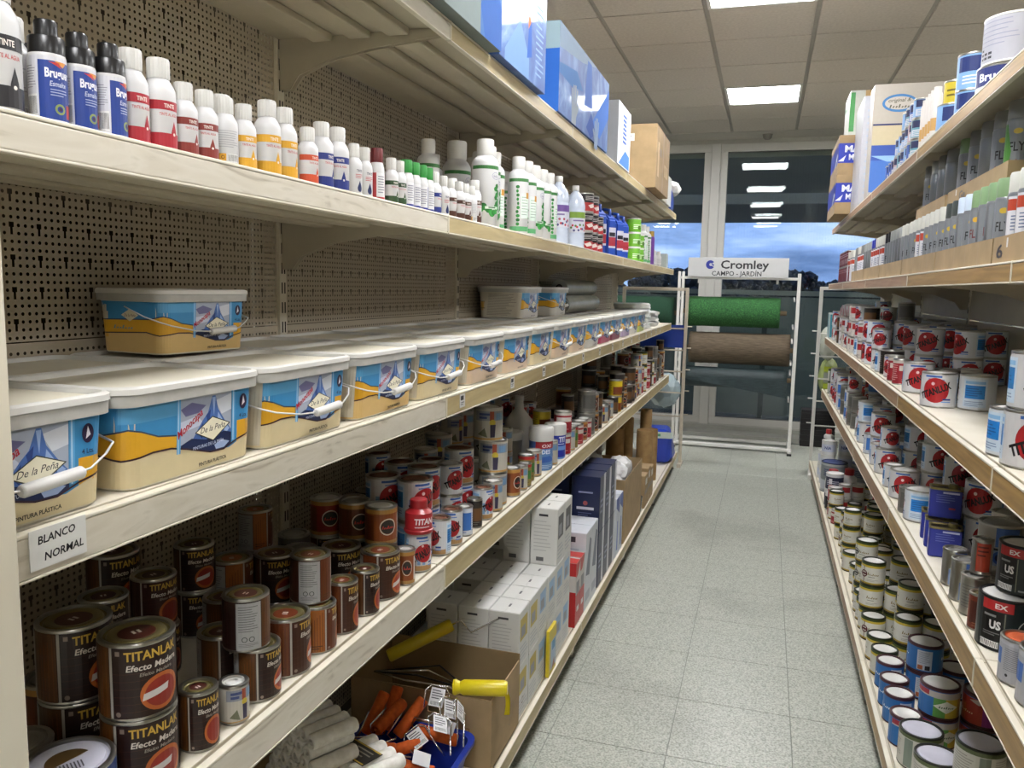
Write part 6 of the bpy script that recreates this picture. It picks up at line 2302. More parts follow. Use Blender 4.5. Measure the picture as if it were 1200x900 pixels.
def crumple(name, r, m, seed, squash=.7, sub=3, amp=.35):
    bm = bmesh.new()
    bmesh.ops.create_icosphere(bm, subdivisions=sub, radius=r)
    rr = random.Random(seed)
    fr = [(Vector((rr.uniform(-1, 1), rr.uniform(-1, 1), rr.uniform(-1, 1))).normalized(), rr.uniform(3, 9), rr.uniform(0, 6)) for _ in range(6)]
    for v in bm.verts:
        d = v.co.normalized()
        s = 1 + amp * sum(abs(math.sin(d.dot(a) * f + ph)) for a, f, ph in fr) / 6 - amp * .4
        v.co = Vector((d.x * r * s, d.y * r * s, d.z * r * s * squash))
    return bm_mesh(name, bm, m)
bag.part('tissue', crumple('tissue', .085, mat('tissue_white', 'dcdcd8', rough=.8), 5), loc=(.03, .06, .17))
bag.put((-.80, 6.42, tzz), 0, 'blue bag with white tissue bursting out at far end of top shelf')
# ================================================================== top shelf on the right
rz = ZR['top'] + .0012
K['bigwhite'] = can_kit(.075, .118, 'a3a4ac', lambda p, r, h: (p.lines(-r * 1.5, r * .2, h * .35, h * .92, 6, '8c8e9c', .2), [p.rect(-r * 1.28 + r * .2 * (q % 3), -r * 1.13 + r * .2 * (q % 3), h * (.12 + .09 * (q // 3)), h * (.17 + .09 * (q // 3)), '2c2c32', q == 0) for q in range(7)]), rim=mat('rim_white', 'deded8'), lid=LIDW, seg=40)
def d_bruglow(p, r, h):
    wrap(p, r, .004, h - .004, 'c9cbc8')
    p.rect(-r * 1.6, r * 1.4, h * .50, h * .97, '232d66')
    p.text('Bruguer', -r * .1, h * .62, h * .2, 'e4e6f0', .045, width=r * 1.5)
    p.lines(-r * 1.2, r * .9, h * .12, h * .44, 4, '9aa096', .35)
K['bruglow'] = can_kit(.075, .098, 'c9cbc8', d_bruglow, lid=LIDW, seg=40)
put(K['bruglow'], .566, 2.44, rz, math.radians(-25), '', '', '', 'navy-labelled white can under the largest white can, right top shelf')
put(K['bigwhite'], .572, 2.43, rz + .0995, math.radians(-15), '', '', '', 'largest white can with small marks, topmost at the photo’s upper right')
K['navylow'] = can_kit(.055, .10, '20264a', lambda p, r, h: p.lines(-r, r, h * .3, h * .8, 4, 'c0c4d8', .4), seg=28)
put(K['navylow'], .56, 2.06, rz, 0, '', '', '', 'navy can beside the largest white can, near end, right top shelf')
put(K['navylow'], .56, 2.06, rz + .1012, 0, '', '', '', 'dark can cut by the right photo edge beside the largest white can')
K['skyblue'] = can_kit(.05, .105, '7fa8d4', lambda p, r, h: (p.rect(-r * .9, r * .9, h * .5, h * .9, '1f2f66'), p.lines(-r * .6, r * .6, h * .15, h * .42, 3, 'dfe6f0', .4)), seg=28)
put(K['skyblue'], .545, 2.72, rz + .1012, math.radians(-20), '', '', '', 'sky-blue can with navy panel, upper one beside the largest white can')
put(K['skyblue'], .545, 2.72, rz, math.radians(-20), '', '', '', 'sky-blue can with navy panel, lower one, right top shelf')
K['yellowtin'] = can_kit(.035, .075, 'c9b42c', lambda p, r, h: p.lines(-r, r, h * .3, h * .7, 2, '6a5a14', .4), seg=20)
put(K['yellowtin'], .53, 2.90, rz + .1012, 0, '', '', '', 'small yellow can on the right top shelf')
put(K['skyblue'], .53, 2.90, rz, 0, '', '', '', 'blue can carrying the small yellow one')
TUBEW = mat('pale_tube', 'd8d2cc', rough=.4)
K['tube'] = Kit('slim_tube', 'tube'); K['tube'].h = .19
K['tube'].part('tube', lathe('tube', [(0, 0), (.014, 0), (.016, .004), (.016, .165), (.012, .175), (.012, .19), (0, .19)], TUBEW, 16))
K['tube'].part('band', lathe('band', [(.0163, .05), (.0163, .09)], ink('c49a5a'), 16), 0)
for n, y in enumerate((3.02, 3.07, 3.12, 3.17, 3.22)):
    put(K['tube'], .498, y, rz, 0, 'pale slim upright tube', 'right top shelf')
SB = [('3f62b0', 'navy'), ('7fa8d4', 'sky-blue'), ('4a5a9c', 'slate-blue'), ('c0a0a8', 'pinkish'), ('6aa0b0', 'teal')]
for q, (c, nm) in enumerate(SB):
    K['sb%d' % q] = can_kit(.034, .070, c, (lambda c_: lambda p, r, h: (p.rect(-r * .8, r * .8, h * .55, h * .9, '1f2650'), p.rect(-r * .8, r * .8, h * .12, h * .45, 'c9ced8'), p.lines(-r * .6, r * .6, h * .16, h * .4, 3, c_, .4)))(c), seg=20)
rr_ = random.Random(5)
for n in range(9):
    y = 3.30 + .080 * n
    top = 3 if y < 3.55 else 2 if y < 3.75 else 1
    for l in range(top):
        q = rr_.randrange(5)
        put(K['sb%d' % q], .500 + .003 * rr_.random(), y, rz + l * .0712, math.radians(-25 + rr_.uniform(-20, 20)), 'small %s can' % SB[q][1], 'right top shelf', ('bottom tier', 'middle tier', 'top tier')[l])
# tall display carton, white board and cleaner boxes
def d_disp(p, w, h):
    p.rect(-w * .5, w * .5, 0, h, 'a9a399')
    p.rect(-w * .49, w * .36, h * .09, h * .49, '3f6ab4')
    p.rect(-w * .49, w * .36, h * .36, h * .49, '34509a')
    p.poly([(-w * .49, h * .40), (w * .2, h * .40), (w * .36, h * .37), (w * .36, h * .34), (-w * .3, h * .35)], '86acd8')
    p.rect(-w * .49, w * .33, h * .49, h * .655, 'b5aa8e')
    p.rect(-w * .49, w * .40, h * .655, h * .67, '28305e')
    p.rect(w * .335, w * .40, h * .30, h * .655, '28305e')
    p.disc(-w * .20, h * .84, w * .20, '3f74a8', h * .075)
    p.disc(-w * .20, h * .84, w * .17, 'b4aea4', h * .055)
    p.text('original &', -w * .20, h * .85, h * .030, '5a5848', .02, .3, .03, width=w * .26)
    scrawl(p, -w * .2, h * .815, w * .24, h * .03, '5a5848')
    scrawl(p, w * .0, h * .05, w * .2, h * .02, '3a3a34')
c8 = carton_kit(.42, .16, .61, mat('display_carton', 'a9a399', rough=.35), [('front', d_disp)], bev=.002)
put(c8, .695, 4.86, rz, 0, '', '', '', 'tall display carton with blue oval mark and blue picture')
c9 = carton_kit(.10, .42, .60, mat('white_board', 'b9b9bb', rough=.4), [('west', lambda p, w, h: p.rect(-w * .5, w * .5, 0, h, 'b4b4b8')), ('front', lambda p, w, h: (p.rect(-w * .5, w * .5, 0, h, 'b4b5bb'), p.rect(w * .1, w * .26, 0, h * .55, '7a88c0'), p.lines(-w * .3, w * .05, h * .1, h * .9, 14, 'a9b4c4', .3)))])
put(c9, .510, 5.20, rz, 0, '', '', '', 'narrow tall white carton left of the display carton')
def d_masa(p, w, h):
    p.rect(-w * .5, w * .5, h * .30, h * .80, '2638a4')
    p.text('MÁSA', w * .02, h * .58, h * .16, 'e4e6f0', .06, 0, 0, width=w * .72)
    p.text('MILLA', w * .02, h * .38, h * .14, 'e4e6f0', .06, 0, 0, width=w * .5)
    p.poly([(-w * .5, h * .34), (-w * .3, h * .5), (-w * .36, h * .34)], 'd8dcea')
c10 = carton_kit(.22, .62, .235, CARD, [('front', d_masa), ('west', lambda p, w, h: (p.rect(-w * .5, w * .5, h * .3, h * .8, '2638a4'), p.poly([(w * .1, h * .3), (w * .35, h * .6), (w * .45, h * .5), (w * .2, h * .3)], 'd8dcea')))])
put(c10, .480, 5.74, rz, 0, '', '', '', 'lower brown and blue box overhanging the end of the right top shelf')
put(c10, .484, 5.75, rz + .2375, 0, '', '', '', 'upper brown and blue box overhanging the end of the right top shelf')
c11 = carton_kit(.14, .34, .27, mat('wood_white_carton', 'cfd2c8', rough=.5), [('front', lambda p, w, h: (p.rect(-w * .5, -w * .3, h * .1, h * .96, '5aa864'), p.rect(w * .1, w * .5, 0, h, 'b89a6a'))), ('west', lambda p, w, h: p.rect(-w * .5, w * .5, h * .7, h, '5aa864'))])
put(c11, .495, 5.66, rz + .475, 0, '', '', '', 'green, white and tan carton on top of the two blue boxes')

# ================================================================== spray shelf on the right
sz_ = ZR['spray'] + .0012
SILVER = mat('silver_lacquer', '85888b', rough=.32, metal=.55, var=.05)
GREYCAP = mat('cap_grey', '7b7c79', rough=.45)
CAPS = dict(green=mat('cap_bright_green', '2b8a2f', rough=.4), sage=mat('cap_sage', '7f9c72', rough=.45), blue=mat('cap_white_blue', 'c4d2e2', rough=.4), white=mat('cap_offwhite', 'c9c9c0', rough=.45), grey=GREYCAP,
            black=BLACKP, navy=mat('cap_royal_blue', '23309a', rough=.35), darkgrey=mat('cap_charcoal', '3d4442', rough=.45), silver=mat('cap_silver', 'a4a8a6', rough=.35, metal=.3))
def sp(cap, lab='fly', body=None, r=.0325, h=.186):
    key = 'sp_%s_%s' % (cap, lab)
    if key not in K:
        dr = {'fly': d_fly(), 'flyg': d_fly(foot='5a9a4a'), 'flyt': d_fly('d8a93a', '6a2a2a'), 'techno': d_techno, 'none': None,
              'leaf': (lambda p, r_, h_: (d_fly()(p, r_, h_), p.poly([(-r_ * 1.3, h_ * .04), (-r_ * .6, h_ * .04), (-r_ * .35, h_ * .5), (-r_ * .8, h_ * .95), (-r_ * 1.3, h_ * .95)], '4f8a3a')))}[lab]
        K[key] = aerosol_kit(r, h, dr, body or SILVER, CAPS[cap], caph=.2, seg=24)
    return K[key]
def tray_kit(ly, dx, hz, six=None):
    """open cardboard tray, long side along the aisle (local -X faces the aisle)"""
    k = Kit('cardboard_tray', 'tray')
    t = .004
    k.part('base', boxes_mesh('base', [(-dx / 2, dx / 2, -ly / 2, ly / 2, 0, .003)], CARD))
    for nm, b in (('side', (-dx / 2, -dx / 2 + t, -ly / 2, ly / 2, .003, hz)), ('side', (dx / 2 - t, dx / 2, -ly / 2, ly / 2, .003, hz)), ('side', (-dx / 2 + t, dx / 2 - t, -ly / 2, -ly / 2 + t, .003, hz)), ('side', (-dx / 2 + t, dx / 2 - t, ly / 2 - t, ly / 2, .003, hz))):
        q = k.part(nm, boxes_mesh(nm, [b], CARD))
        if b[0] == -dx / 2 and b[1] < 0:
            p = Print()
            n = max(1, int(ly / .12))
            for j in range(1, n):
                p.rect(-ly / 2 + ly * j / n - .001, -ly / 2 + ly * j / n + .001, .004, hz - .002, '8f6f45', j == 1)
            if six:
                p.text(six, six == '6' and -ly * .41 or -ly * .2, hz * .2, hz * .5, '2c2218', .03, width=(six == '6' and hz * .9 or hz * 1.6))
                p.rect(-ly * .33, -ly * .31, hz * .55, hz * .9, 'd8d4cc')
            if p.polys:
                k.part('print', p.build('print', lambda u, v, l: (-dx / 2 - l, -u, v)), q)
    return k
segs = [(1.42, 2.02, '6'), (2.03, 2.66, None), (2.67, 3.28, None), (3.29, 3.90, None), (3.91, 4.52, None), (4.53, 5.14, None)]
TX = .545
RR = random.Random(21)
frontcaps = {0: [('green', 'flyg'), ('green', 'fly'), ('green', 'flyg'), ('white', 'techno')], 1: [('sage', 'fly'), ('sage', 'flyt'), ('blue', 'fly'), ('darkgrey', 'fly')],
             2: [('white', 'fly'), ('white', 'fly'), ('white', 'techno'), ('white', 'flyg')], 3: [('white', 'fly'), ('silver', 'none'), ('silver', 'fly'), ('black', 'fly')], 4: [('white', 'techno'), ('white', 'techno'), ('navy', 'techno'), ('silver', 'none')],
             5: [('silver', 'none'), ('grey', 'techno'), ('white', 'techno'), ('grey', 'fly')]}
capname = dict(green='green-capped', sage='sage-capped', blue='pale blue-capped', white='white-capped', grey='grey-capped', black='black-capped', navy='royal-blue-capped', darkgrey='charcoal-capped', silver='silver-capped')
for t, (y0, y1, six) in enumerate(segs):
    tk = tray_kit(y1 - y0, .155, .056, six)
    put(tk, TX, (y0 + y1) / 2, sz_, 0, 'brown cardboard tray of spray cans', 'right spray shelf', '', 'brown cardboard tray marked 6, nearest on the right spray shelf' if six else None)
    n = 8
    for j in range(n):
        y = y0 + .006 + (y1 - y0 - .012) * (j + .5) / n
        c, l = frontcaps[t][j * 4 // n]
        if t == 0 and j < 4:
            c, l = ('white', 'techno') if j < 3 else ('green', 'fly')
        put(sp(c, l), TX - .036, y, sz_ + .0035, math.radians(-30 + RR.uniform(-20, 20)), '%s silver spray can' % capname[c], 'right spray shelf', 'front row')
        if j % 2 == 0 or t < 2:
            c2 = c if RR.random() < .6 else 'grey'
            put(sp(c2, 'fly'), TX + .036, y, sz_ + .0035, math.radians(-30), '%s silver spray can' % capname[c2], 'right spray shelf', 'second row')
# second tier: trays with more cans on top of the caps
z2 = sz_ + .0035 + .1866
for t, (y0, y1, six, cans_) in enumerate([(2.12, 2.76, 'Ge', [('grey', 'leaf'), ('grey', 'fly'), ('grey', 'none'), ('grey', 'fly'), ('sage', 'fly')]), (2.80, 3.30, None, [('grey', 'none'), ('grey', 'none'), ('silver', 'none'), ('grey', 'fly')])]):
    x2 = TX + .035
    tk = tray_kit(y1 - y0, .15, .046, six)
    put(tk, x2, (y0 + y1) / 2, z2, 0, '', '', '', ('brown tray resting on spray caps, right spray shelf, nearer of two', 'brown tray resting on spray caps, right spray shelf, farther of two')[t])
    for j, (c, l) in enumerate(cans_):
        y = y0 + .01 + (y1 - y0 - .02) * (j + .5) / len(cans_)
        put(sp(c, l), x2 - .035, y, z2 + .0035, math.radians(-28), '%s spray can in upper tray' % capname[c], 'right spray shelf', '')
        put(sp(c, 'none'), x2 + .035, y, z2 + .0035, 0, '%s spray can in upper tray' % capname[c], 'right spray shelf', 'back row')
# far end: dark red cans and white sprays without a tray
K['dr'] = can_kit(.034, .10, '5a1e26', lambda p, r, h: (p.rect(-r, r, h * .1, h * .9, '6e2630'), p.rect(-r * .4, r * .5, h * .2, h * .5, 'c9b8b8'), p.lines(-r * .8, r * .8, h * .6, h * .85, 2, 'b89aa0', .4)), lid=LIDG, seg=18)
for j in range(11):
    y = 5.24 + .085 * j
    w_ = j in (0, 1, 3)
    put(sp('white', 'techno') if w_ else K['dr'], .505, y, sz_, math.radians(-20), 'white-capped untrayed spray can' if w_ else 'dark red slim can', 'right spray shelf', 'front row')
    if not w_ and j > 3:
        put(K['dr'], .506, y, sz_ + .1012, math.radians(-40), 'dark red slim can', 'right spray shelf', 'upper tier')
# ================================================================== on the low can shelf, left: wipes, glue and a jug
cz = ZL['cans'] + .0012
def d_wipes(p, r, h):
    wrap(p, r, .004, h * .985, '5f86bc')
    p.rect(-r * 1.6, r * 1.6, h * .72, h * .985, '4a6aa8')
    p.rect(-r * .9, r * 1.6, h * .72, h * .985, 'a02c34')
    p.text('OXI', r * .1, h * .76, h * .10, 'e8dada', .03, .1, width=r * .9)
    p.text('DES', r * .05, h * .55, h * .13, 'dbe6f2', .04, 0, width=r * .8)
    p.poly([(-r, h * .40), (r * .4, h * .48), (r * 1.2, h * .30), (-r * .4, h * .26)], '3b64b0')
    p.lines(-r * .9, r * .9, h * .06, h * .2, 3, 'b9cce4', .4)
wk = Kit('wipes_tub', 'tub')
wk.part('body', lathe('body', [(0, .001), (.043, 0), (.0455, .004), (.0455, .118), (.044, .12)], ink('5f86bc'), 36))
wk.part('lid', lathe('lid', [(.0475, .112), (.0485, .116), (.0485, .158), (.046, .163), (.040, .164), (.038, .160), (0, .160)], WHITE_PLASTIC, 36), label='white plastic lid')
p = Print(); d_wipes(p, .0455, .118)
wk.part('label', p.build('label', on_cyl(.0455), step=.0085), 0)
wk.put((-.795, 2.952, cz), math.radians(40), 'blue and red wipes tub with broad white lid')
def d_glue(p, r, h):
    wrap(p, r, .004, h * .98, '6a93d4')
    p.rect(-r * 1.4, r * 1.4, h * .52, h * .98, '23339a')
    p.text('TIT', r * .25, h * .68, h * .20, 'dfe4f4', .05, .15, width=r * .85)
    p.lines(-r * .3, r * .8, h * .57, h * .63, 1, 'c4cdea', .5)
    p.rect(-r * .5, r * .7, h * .08, h * .36, '1f2f9c')
gk = Kit('glue_tub', 'tub')
gk.part('body', lathe('body', [(0, .001), (.041, 0), (.0435, .004), (.0435, .104), (.042, .106)], ink('6a93d4'), 32))
gk.part('lid', lathe('lid', [(.0445, .098), (.0455, .102), (.0455, .136), (.043, .142), (0, .146)], WHITE_PLASTIC, 32), label='white plastic lid')
p = Print(); d_glue(p, .0435, .104)
gk.part('label', p.build('label', on_cyl(.0435), step=.008), 0)
gk.put((-.795, 3.172, cz), math.radians(45), 'blue glue tub with white lid behind the wipes tub')
jug = Kit('white_jug', 'jug')
jug.part('body', lathe('body', [(0, .001), (.055, 0), (.06, .006), (.06, .125), (.056, .150), (.045, .162), (.020, .195), (.0165, .225), (.0165, .238), (.012, .24), (0, .24)], WHITE_PLASTIC, 32, smooth_deg=60))
jug.part('cap', ribbed('cap', .019, .018, CAPW, z0=.232))
jug.put((-.945, 3.15, cz), 0, 'white plastic jug with narrow spout, in shade behind the glue tub')
low = Kit('white_pot', 'pot')
low.part('body', lathe('body', [(0, .001), (.046, 0), (.049, .11), (.0485, .112)], ink('8a8880'), 28))
low.part('lid', lathe('lid', [(.051, .106), (.052, .11), (.052, .132), (.049, .136), (0, .137)], WHITE_PLASTIC, 28))
low.put((-.922, 2.955, cz), 0, 'grey pot with white lid left behind the wipes tub')
jar = Kit('red_jar', 'jar')
jar.part('body', lathe('body', [(0, 0), (.034, 0), (.036, .003), (.036, .008), (.033, .010), (.033, .050), (.024, .057), (.021, .06)], mat('red_jar_plastic', 'a3262c', rough=.3), 28))
jar.part('cap', ribbed('cap', .0215, .024, mat('red_cap', 'a4262c', rough=.4), z0=.057))
p = Print(); p.rect(-.06, .06, .013, .048, 'b02a30'); p.text('TITAN', .004, .025, .014, 'f0e8e8', .05, .1, width=.05); p.lines(-.02, .035, .015, .021, 1, 'e0c8c8', .5)
jar.part('label', p.build('label', on_cyl(.033), step=.006), 0)
jar.put((JARX + .002, JARY - .006, JARZ), math.radians(42), 'red jar with red screw cap standing on a white-rimmed can')

# ================================================================== right low shelf: rectangular blue tins
def tin_kit():
    k = Kit('blue_tin', 'tin')
    w, d, h = .085, .055, .088
    k.part('body', rr_loft('body', [(w / 2 - .002, d / 2 - .002, .006, 0), (w / 2, d / 2, .008, .002), (w / 2, d / 2, .008, h - .006), (w / 2 - .001, d / 2 - .001, .008, h - .004)], ink('27318c')))
    k.part('rim', rr_loft('rim', [(w / 2 + .0008, d / 2 + .0008, .009, h - .006), (w / 2 + .0008, d / 2 + .0008, .009, h), (w / 2 - .004, d / 2 - .004, .006, h), (w / 2 - .005, d / 2 - .005, .006, h - .004)], LIDB))
    k.part('cap', lathe('cap', [(.013, h - .004), (.013, h + .006), (.011, h + .009), (0, h + .009)], LIDB, 18), loc=(.018, 0, 0))
    p = Print()
    p.rect(-w * .46, w * .46, h * .04, h * .9, '2a3596')
    p.lines(-w * .3, w * .3, h * .5, h * .8, 4, '6a78c4', .3)
    p.rect(-w * .1, w * .4, h * .82, h * .88, 'c4cae8')
    p.rect(w * .1, w * .3, h * .3, h * .36, 'a03040')
    k.part('label', p.build('label', on_front(-d / 2)), 0)
    p = Print()
    p.rect(-d * .42, d * .42, h * .04, h * .9, '2a3596')
    p.poly([(-d * .32, h * .08), (d * .32, h * .08), (d * .32, h * .62), (0, h * .85), (-d * .32, h * .62)], 'cdd0de')
    p.poly([(-d * .1, h * .3), (d * .1, h * .3), (d * .16, h * .5), (0, h * .62), (-d * .12, h * .48)], 'a03040')
    k.part('label', p.build('label', lambda u, v, l: (-w / 2 - l, -u, v)), 0)
    k.h = h
    return k
tk = tin_kit()
lz = ZR['low'] + .0012
for (x, y, z, lab) in [(.530, 2.53, 0, 'blue rectangular tin nearest the shelf edge, right low shelf'), (.535, 2.62, 0, 'blue rectangular tin just behind the nearest, right low shelf'), (.540, 2.71, 0, 'blue rectangular tin third back, with red mark'),
                       (.537, 2.60, .0985, 'blue rectangular tin stacked on top of two others')]:
    tk.put((x, y, lz + z), math.radians(-8), lab, 'blue rectangular tins')

# ================================================================== right bottom shelf, far end: glue, pots and buckets
bz1 = ZR['base'] + .0012
REDC = mat('red_cap', 'a4262c', rough=.4)
def d_glue2(p, r, h):
    p.rect(-r * 1.4, r * 1.4, h * .1, h * .85, '23232a')
    p.poly([(-r * .5, h * .15), (r * .1, h * .2), (r * .5, h * .5), (r * .1, h * .5)], 'c4a83a')
    p.rect(-r * .4, r * .5, h * .58, h * .76, 'cfcfd2')
K['glue'] = bottle_kit(.032, .15, d_glue2, capm=REDC, caph=.22, capr=.62, shoulder=.1, name='glue_bottle')
K['glueb'] = bottle_kit(.048, .20, lambda p, r, h: (p.rect(-r * 1.4, r * 1.4, h * .1, h * .8, 'cfccc4'), p.poly([(-r * .5, h * .2), (r * .1, h * .25), (r * .6, h * .6), (r * .1, h * .6)], '1f1f22'), p.rect(-r, r, h * .7, h * .8, 'a03038')), capm=REDC, caph=.2, capr=.6, shoulder=.14, name='glue_bottle')
K['pot'] = can_kit(.052, .105, 'cfd2d4', lambda p, r, h: (wrap(p, r, h * .08, h * .8, '2a3048'), p.lines(-r * .8, r * .8, h * .3, h * .6, 3, 'c4c8d4', .4), p.rect(-r * .5, -r * .1, h * .4, h * .7, 'd8dade')), rim=WHITE_PLASTIC, lid=mat('pot_lid', 'e2e2e0', rough=.4), seg=24, name='white_pot', cat='pot')
K['potw'] = can_kit(.050, .10, 'd8d9da', lambda p, r, h: (p.rect(-r * 1.2, r * 1.2, h * .25, h * .75, 'c9cfe0'), p.text('NIA', 0, h * .42, h * .2, '2c3f86', .04, width=r * .9)), rim=WHITE_PLASTIC, lid=mat('pot_lid', 'e2e2e0', rough=.4), seg=24, name='white_pot', cat='pot')
K['bucket'] = can_kit(.083, .20, 'a9aeb0', lambda p, r, h: (wrap(p, r, h * .42, h * .90, '7d8488'), p.lines(-r * .7, r * .5, h * .55, h * .8, 4, '3a4668', .5), wrap(p, r, h * .1, h * .4, 'bfc3cc')), rim=mat('rim_navy', '23305a', rough=.35), lid=mat('bucket_lid', '3a4a80', rough=.4), seg=32, name='paint_bucket', cat='bucket')
for (k, x, y, z, ds) in [('glueb', .475, 5.46, 0, 'large white glue bottle with red cap, before the buckets'), ('pot', .468, 5.30, 0, 'dark-labelled white pot in front of the glue bottle'), ('pot', .580, 5.36, 0, 'dark-labelled white pot in the second row, right bottom shelf'), ('pot', .470, 5.30, .1065, 'white-lidded dark pot on top of another, right bottom shelf'),
                        ('glue', .446, 5.205, 0, 'red-capped black glue bottle nearest the shelf edge'), ('glue', .520, 5.215, 0, 'red-capped black glue bottle, second in'), ('glue', .60, 5.24, 0, 'red-capped black glue bottle, third in'), ('glue', .535, 5.215, .1512, 'upper') ,
                        ('bucket', .500, 5.72, 0, 'navy-rimmed grey paint bucket near the end of the bottom shelf'), ('bucket', .690, 5.74, 0, 'navy-rimmed grey paint bucket against the back panel'),
                        ('potw', .472, 5.95, 0, 'white pot low behind the bucket'), ('potw', .474, 5.95, .1015, 'white pot with blue lettering, second up behind the bucket'), ('potw', .478, 5.95, .203, 'white pot with blue lettering, third up'), ('potw', .590, 6.0, 0, 'white pot in the inner column, lowest'), ('potw', .59, 6.0, .1015, 'white pot in the inner column, second up'), ('potw', .59, 6.0, .203, 'white pot in the inner column, top'),
                        ('potw', .468, 6.12, 0, 'white pot farthest along the shelf edge'), ('potw', .470, 6.12, .1015, 'white pot stacked on the farthest one'), ('glue', .482, 6.12, .203, 'red-tipped bottle on top of the farthest white pots'),
                        ('glueb', .575, 5.52, 0, 'large white glue bottle in the second row')]:
    if ds == 'upper':
        continue
    K[k].put((x, y, bz1 + z), math.radians(-15), ds, 'pots, buckets and glue at the far end')

# ================================================================== left bottom shelf
lb = ZL['base'] + .0012
ROLLW = ramp_mat('white_foam', [(0.3, 'cfccc2'), (0.7, 'e6e4dd')], noise=60, rough=.9, bump=.3)
ROLLO = ramp_mat('orange_foam', [(0.3, 'c4541a'), (0.7, 'df6a26')], noise=60, rough=.85, bump=.3)
ROLLY = mat('yellow_film', 'cbb41e', rough=.35, var=.1, scale=18, bump=.4)
def sleeve(L, r, m, name='sleeve'):
    return lathe(name, [(r * .42, 0.012), (r * .42, 0), (r * .85, 0), (r, r * .25), (r, L - r * .25), (r * .85, L), (r * .42, L), (r * .42, L - .012), (0, L - .012)], m, 18)
BORE_SHADE = mat('sleeve_bore_shade', '2b2a28', rough=.8)
wr = Kit('roller_sleeve', 'roller')
wr.part('foam', sleeve(.115, .0175, ROLLW, 'foam'))
wr.part('core', lathe('core', [(0, .0115), (.0072, .0115), (.0072, .012), (0, .0121)], BORE_SHADE, 12))  # dark disc in the bore, standing for the shade inside the sleeve
n = 0
# three packs: loose ends towards the viewer in the shade, a wrapped pack in front
spots = []
axd, axn = Vector((math.sin(.5), math.cos(.5))), Vector((math.cos(.5), -math.sin(.5)))
under = carton_kit(.40, .40, .145, CARD, [], name='carton')
under.put((-.935, 1.50, lb), 0, 'brown carton carrying the white roller sleeves, left bottom shelf')
zb_ = lb + .1465
for l in range(6):
    for c in range(6):
        p_ = Vector((-1.075, 1.56)) + axn * (.0362 * c + (.018 if l % 2 else 0))
        spots.append((p_.x, p_.y, zb_ + .0178 + .0322 * l, 'rear stack', c, l))
for l in range(3):
    for c in range(4):
        p_ = Vector((-.90, 1.565)) + axn * (.0362 * c + (.018 if l % 2 else 0))
        spots.append((p_.x, p_.y, zb_ + .0178 + .0322 * l, 'front pack', c, l))
for (x, y, z, g, c, l) in spots:
    wr.put((x, y, z), 0, 'white foam roller sleeve, %s, %s layer, %s from the left' % (g, ('lowest', 'second', 'third', 'fourth', 'fifth', 'top')[l], ('first', 'second', 'third', 'fourth', 'fifth', 'sixth')[c]), 'white roller sleeves', rot=(-PI / 2, 0, -.5))
slip = Kit('roller_pack_band', 'label')
slip.part('band', boxes_mesh('band', [(-.05, .05, -.03, .03, 0, .0015)], ink('2c2b28')))
p = Print(); p.lines(-.02, .04, -.014, .02, 3, '8f8c80', .35); p.rect(-.048, .048, -.029, -.025, 'b89a3a'); p.rect(-.048, .048, .025, .029, 'b89a3a')
slip.part('print', p.build('print', on_top(.0015)), 0)
slip.put((-.845, 1.58, zb_ + .0178 + .0644 + .0182), -.4, 'black paper band lying on the front white roller sleeves')

# blue bin with orange mini rollers
BINP = mat('blue_bin_plastic', '20389a', rough=.35, var=.05)
bx0, bx1, by0, by1, bh = -1.00, -.695, 1.715, 1.955, .11
bin_ = Kit('blue_bin', 'bin')
w_, d_ = (bx1 - bx0) / 2, (by1 - by0) / 2
bin_.part('tray', rr_loft('tray', [(w_ * .86, d_ * .86, .03, 0), (w_, d_, .04, bh), (w_ + .012, d_ + .012, .045, bh + .002), (w_ + .012, d_ + .012, .045, bh - .008), (w_ + .009, d_ + .009, .045, bh - .008), (w_ + .009, d_ + .009, .045, bh - .001), (w_ - .004, d_ - .004, .038, bh), (w_ * .86 - .004, d_ * .86 - .004, .03, .004)], BINP, close_bot=True, close_top=True))
bin_.put(((bx0 + bx1) / 2, (by0 + by1) / 2, lb), 0, 'shallow blue plastic bin full of orange mini rollers')
ok = Kit('mini_roller', 'roller')
L = .115
ok.part('sleeve', sleeve(L, .0165, ROLLO))
bm = bmesh.new()
tube(bm, [(0, 0, -.004), (0, 0, -.012), (0, .012, -.016), (0, .032, -.014), (0, .034, .05)], .0024, 7)
ok.part('frame', bm_mesh('frame', bm, CHROME))
tagm = boxes_mesh('tag', [(-.020, .020, -.0006, .0006, -.022, .026)], ink('dedede'))
p = Print(); p.lines(-.016, .016, -.004, .022, 4, '55555a', .4); p.barcode(-.016, .016, -.02, -.008)
tprint = p.build('tag_print', on_front(-.0006))
ok2 = Kit('mini_roller', 'roller')
ok2.parts = list(ok.parts)
a = ok2.part('tag', tagm, loc=(0, .034, .075), rot=(.3, 0, .4), label='white barcode tag')
ok2.part('tag_print', tprint, a)
rr_ = random.Random(12)
def put_dir(kit, p0, d, label, group=None):
    q = Vector(d).to_track_quat('Z', 'Y')
    return kit.put(p0, 0, label, group, rot=q.to_euler())
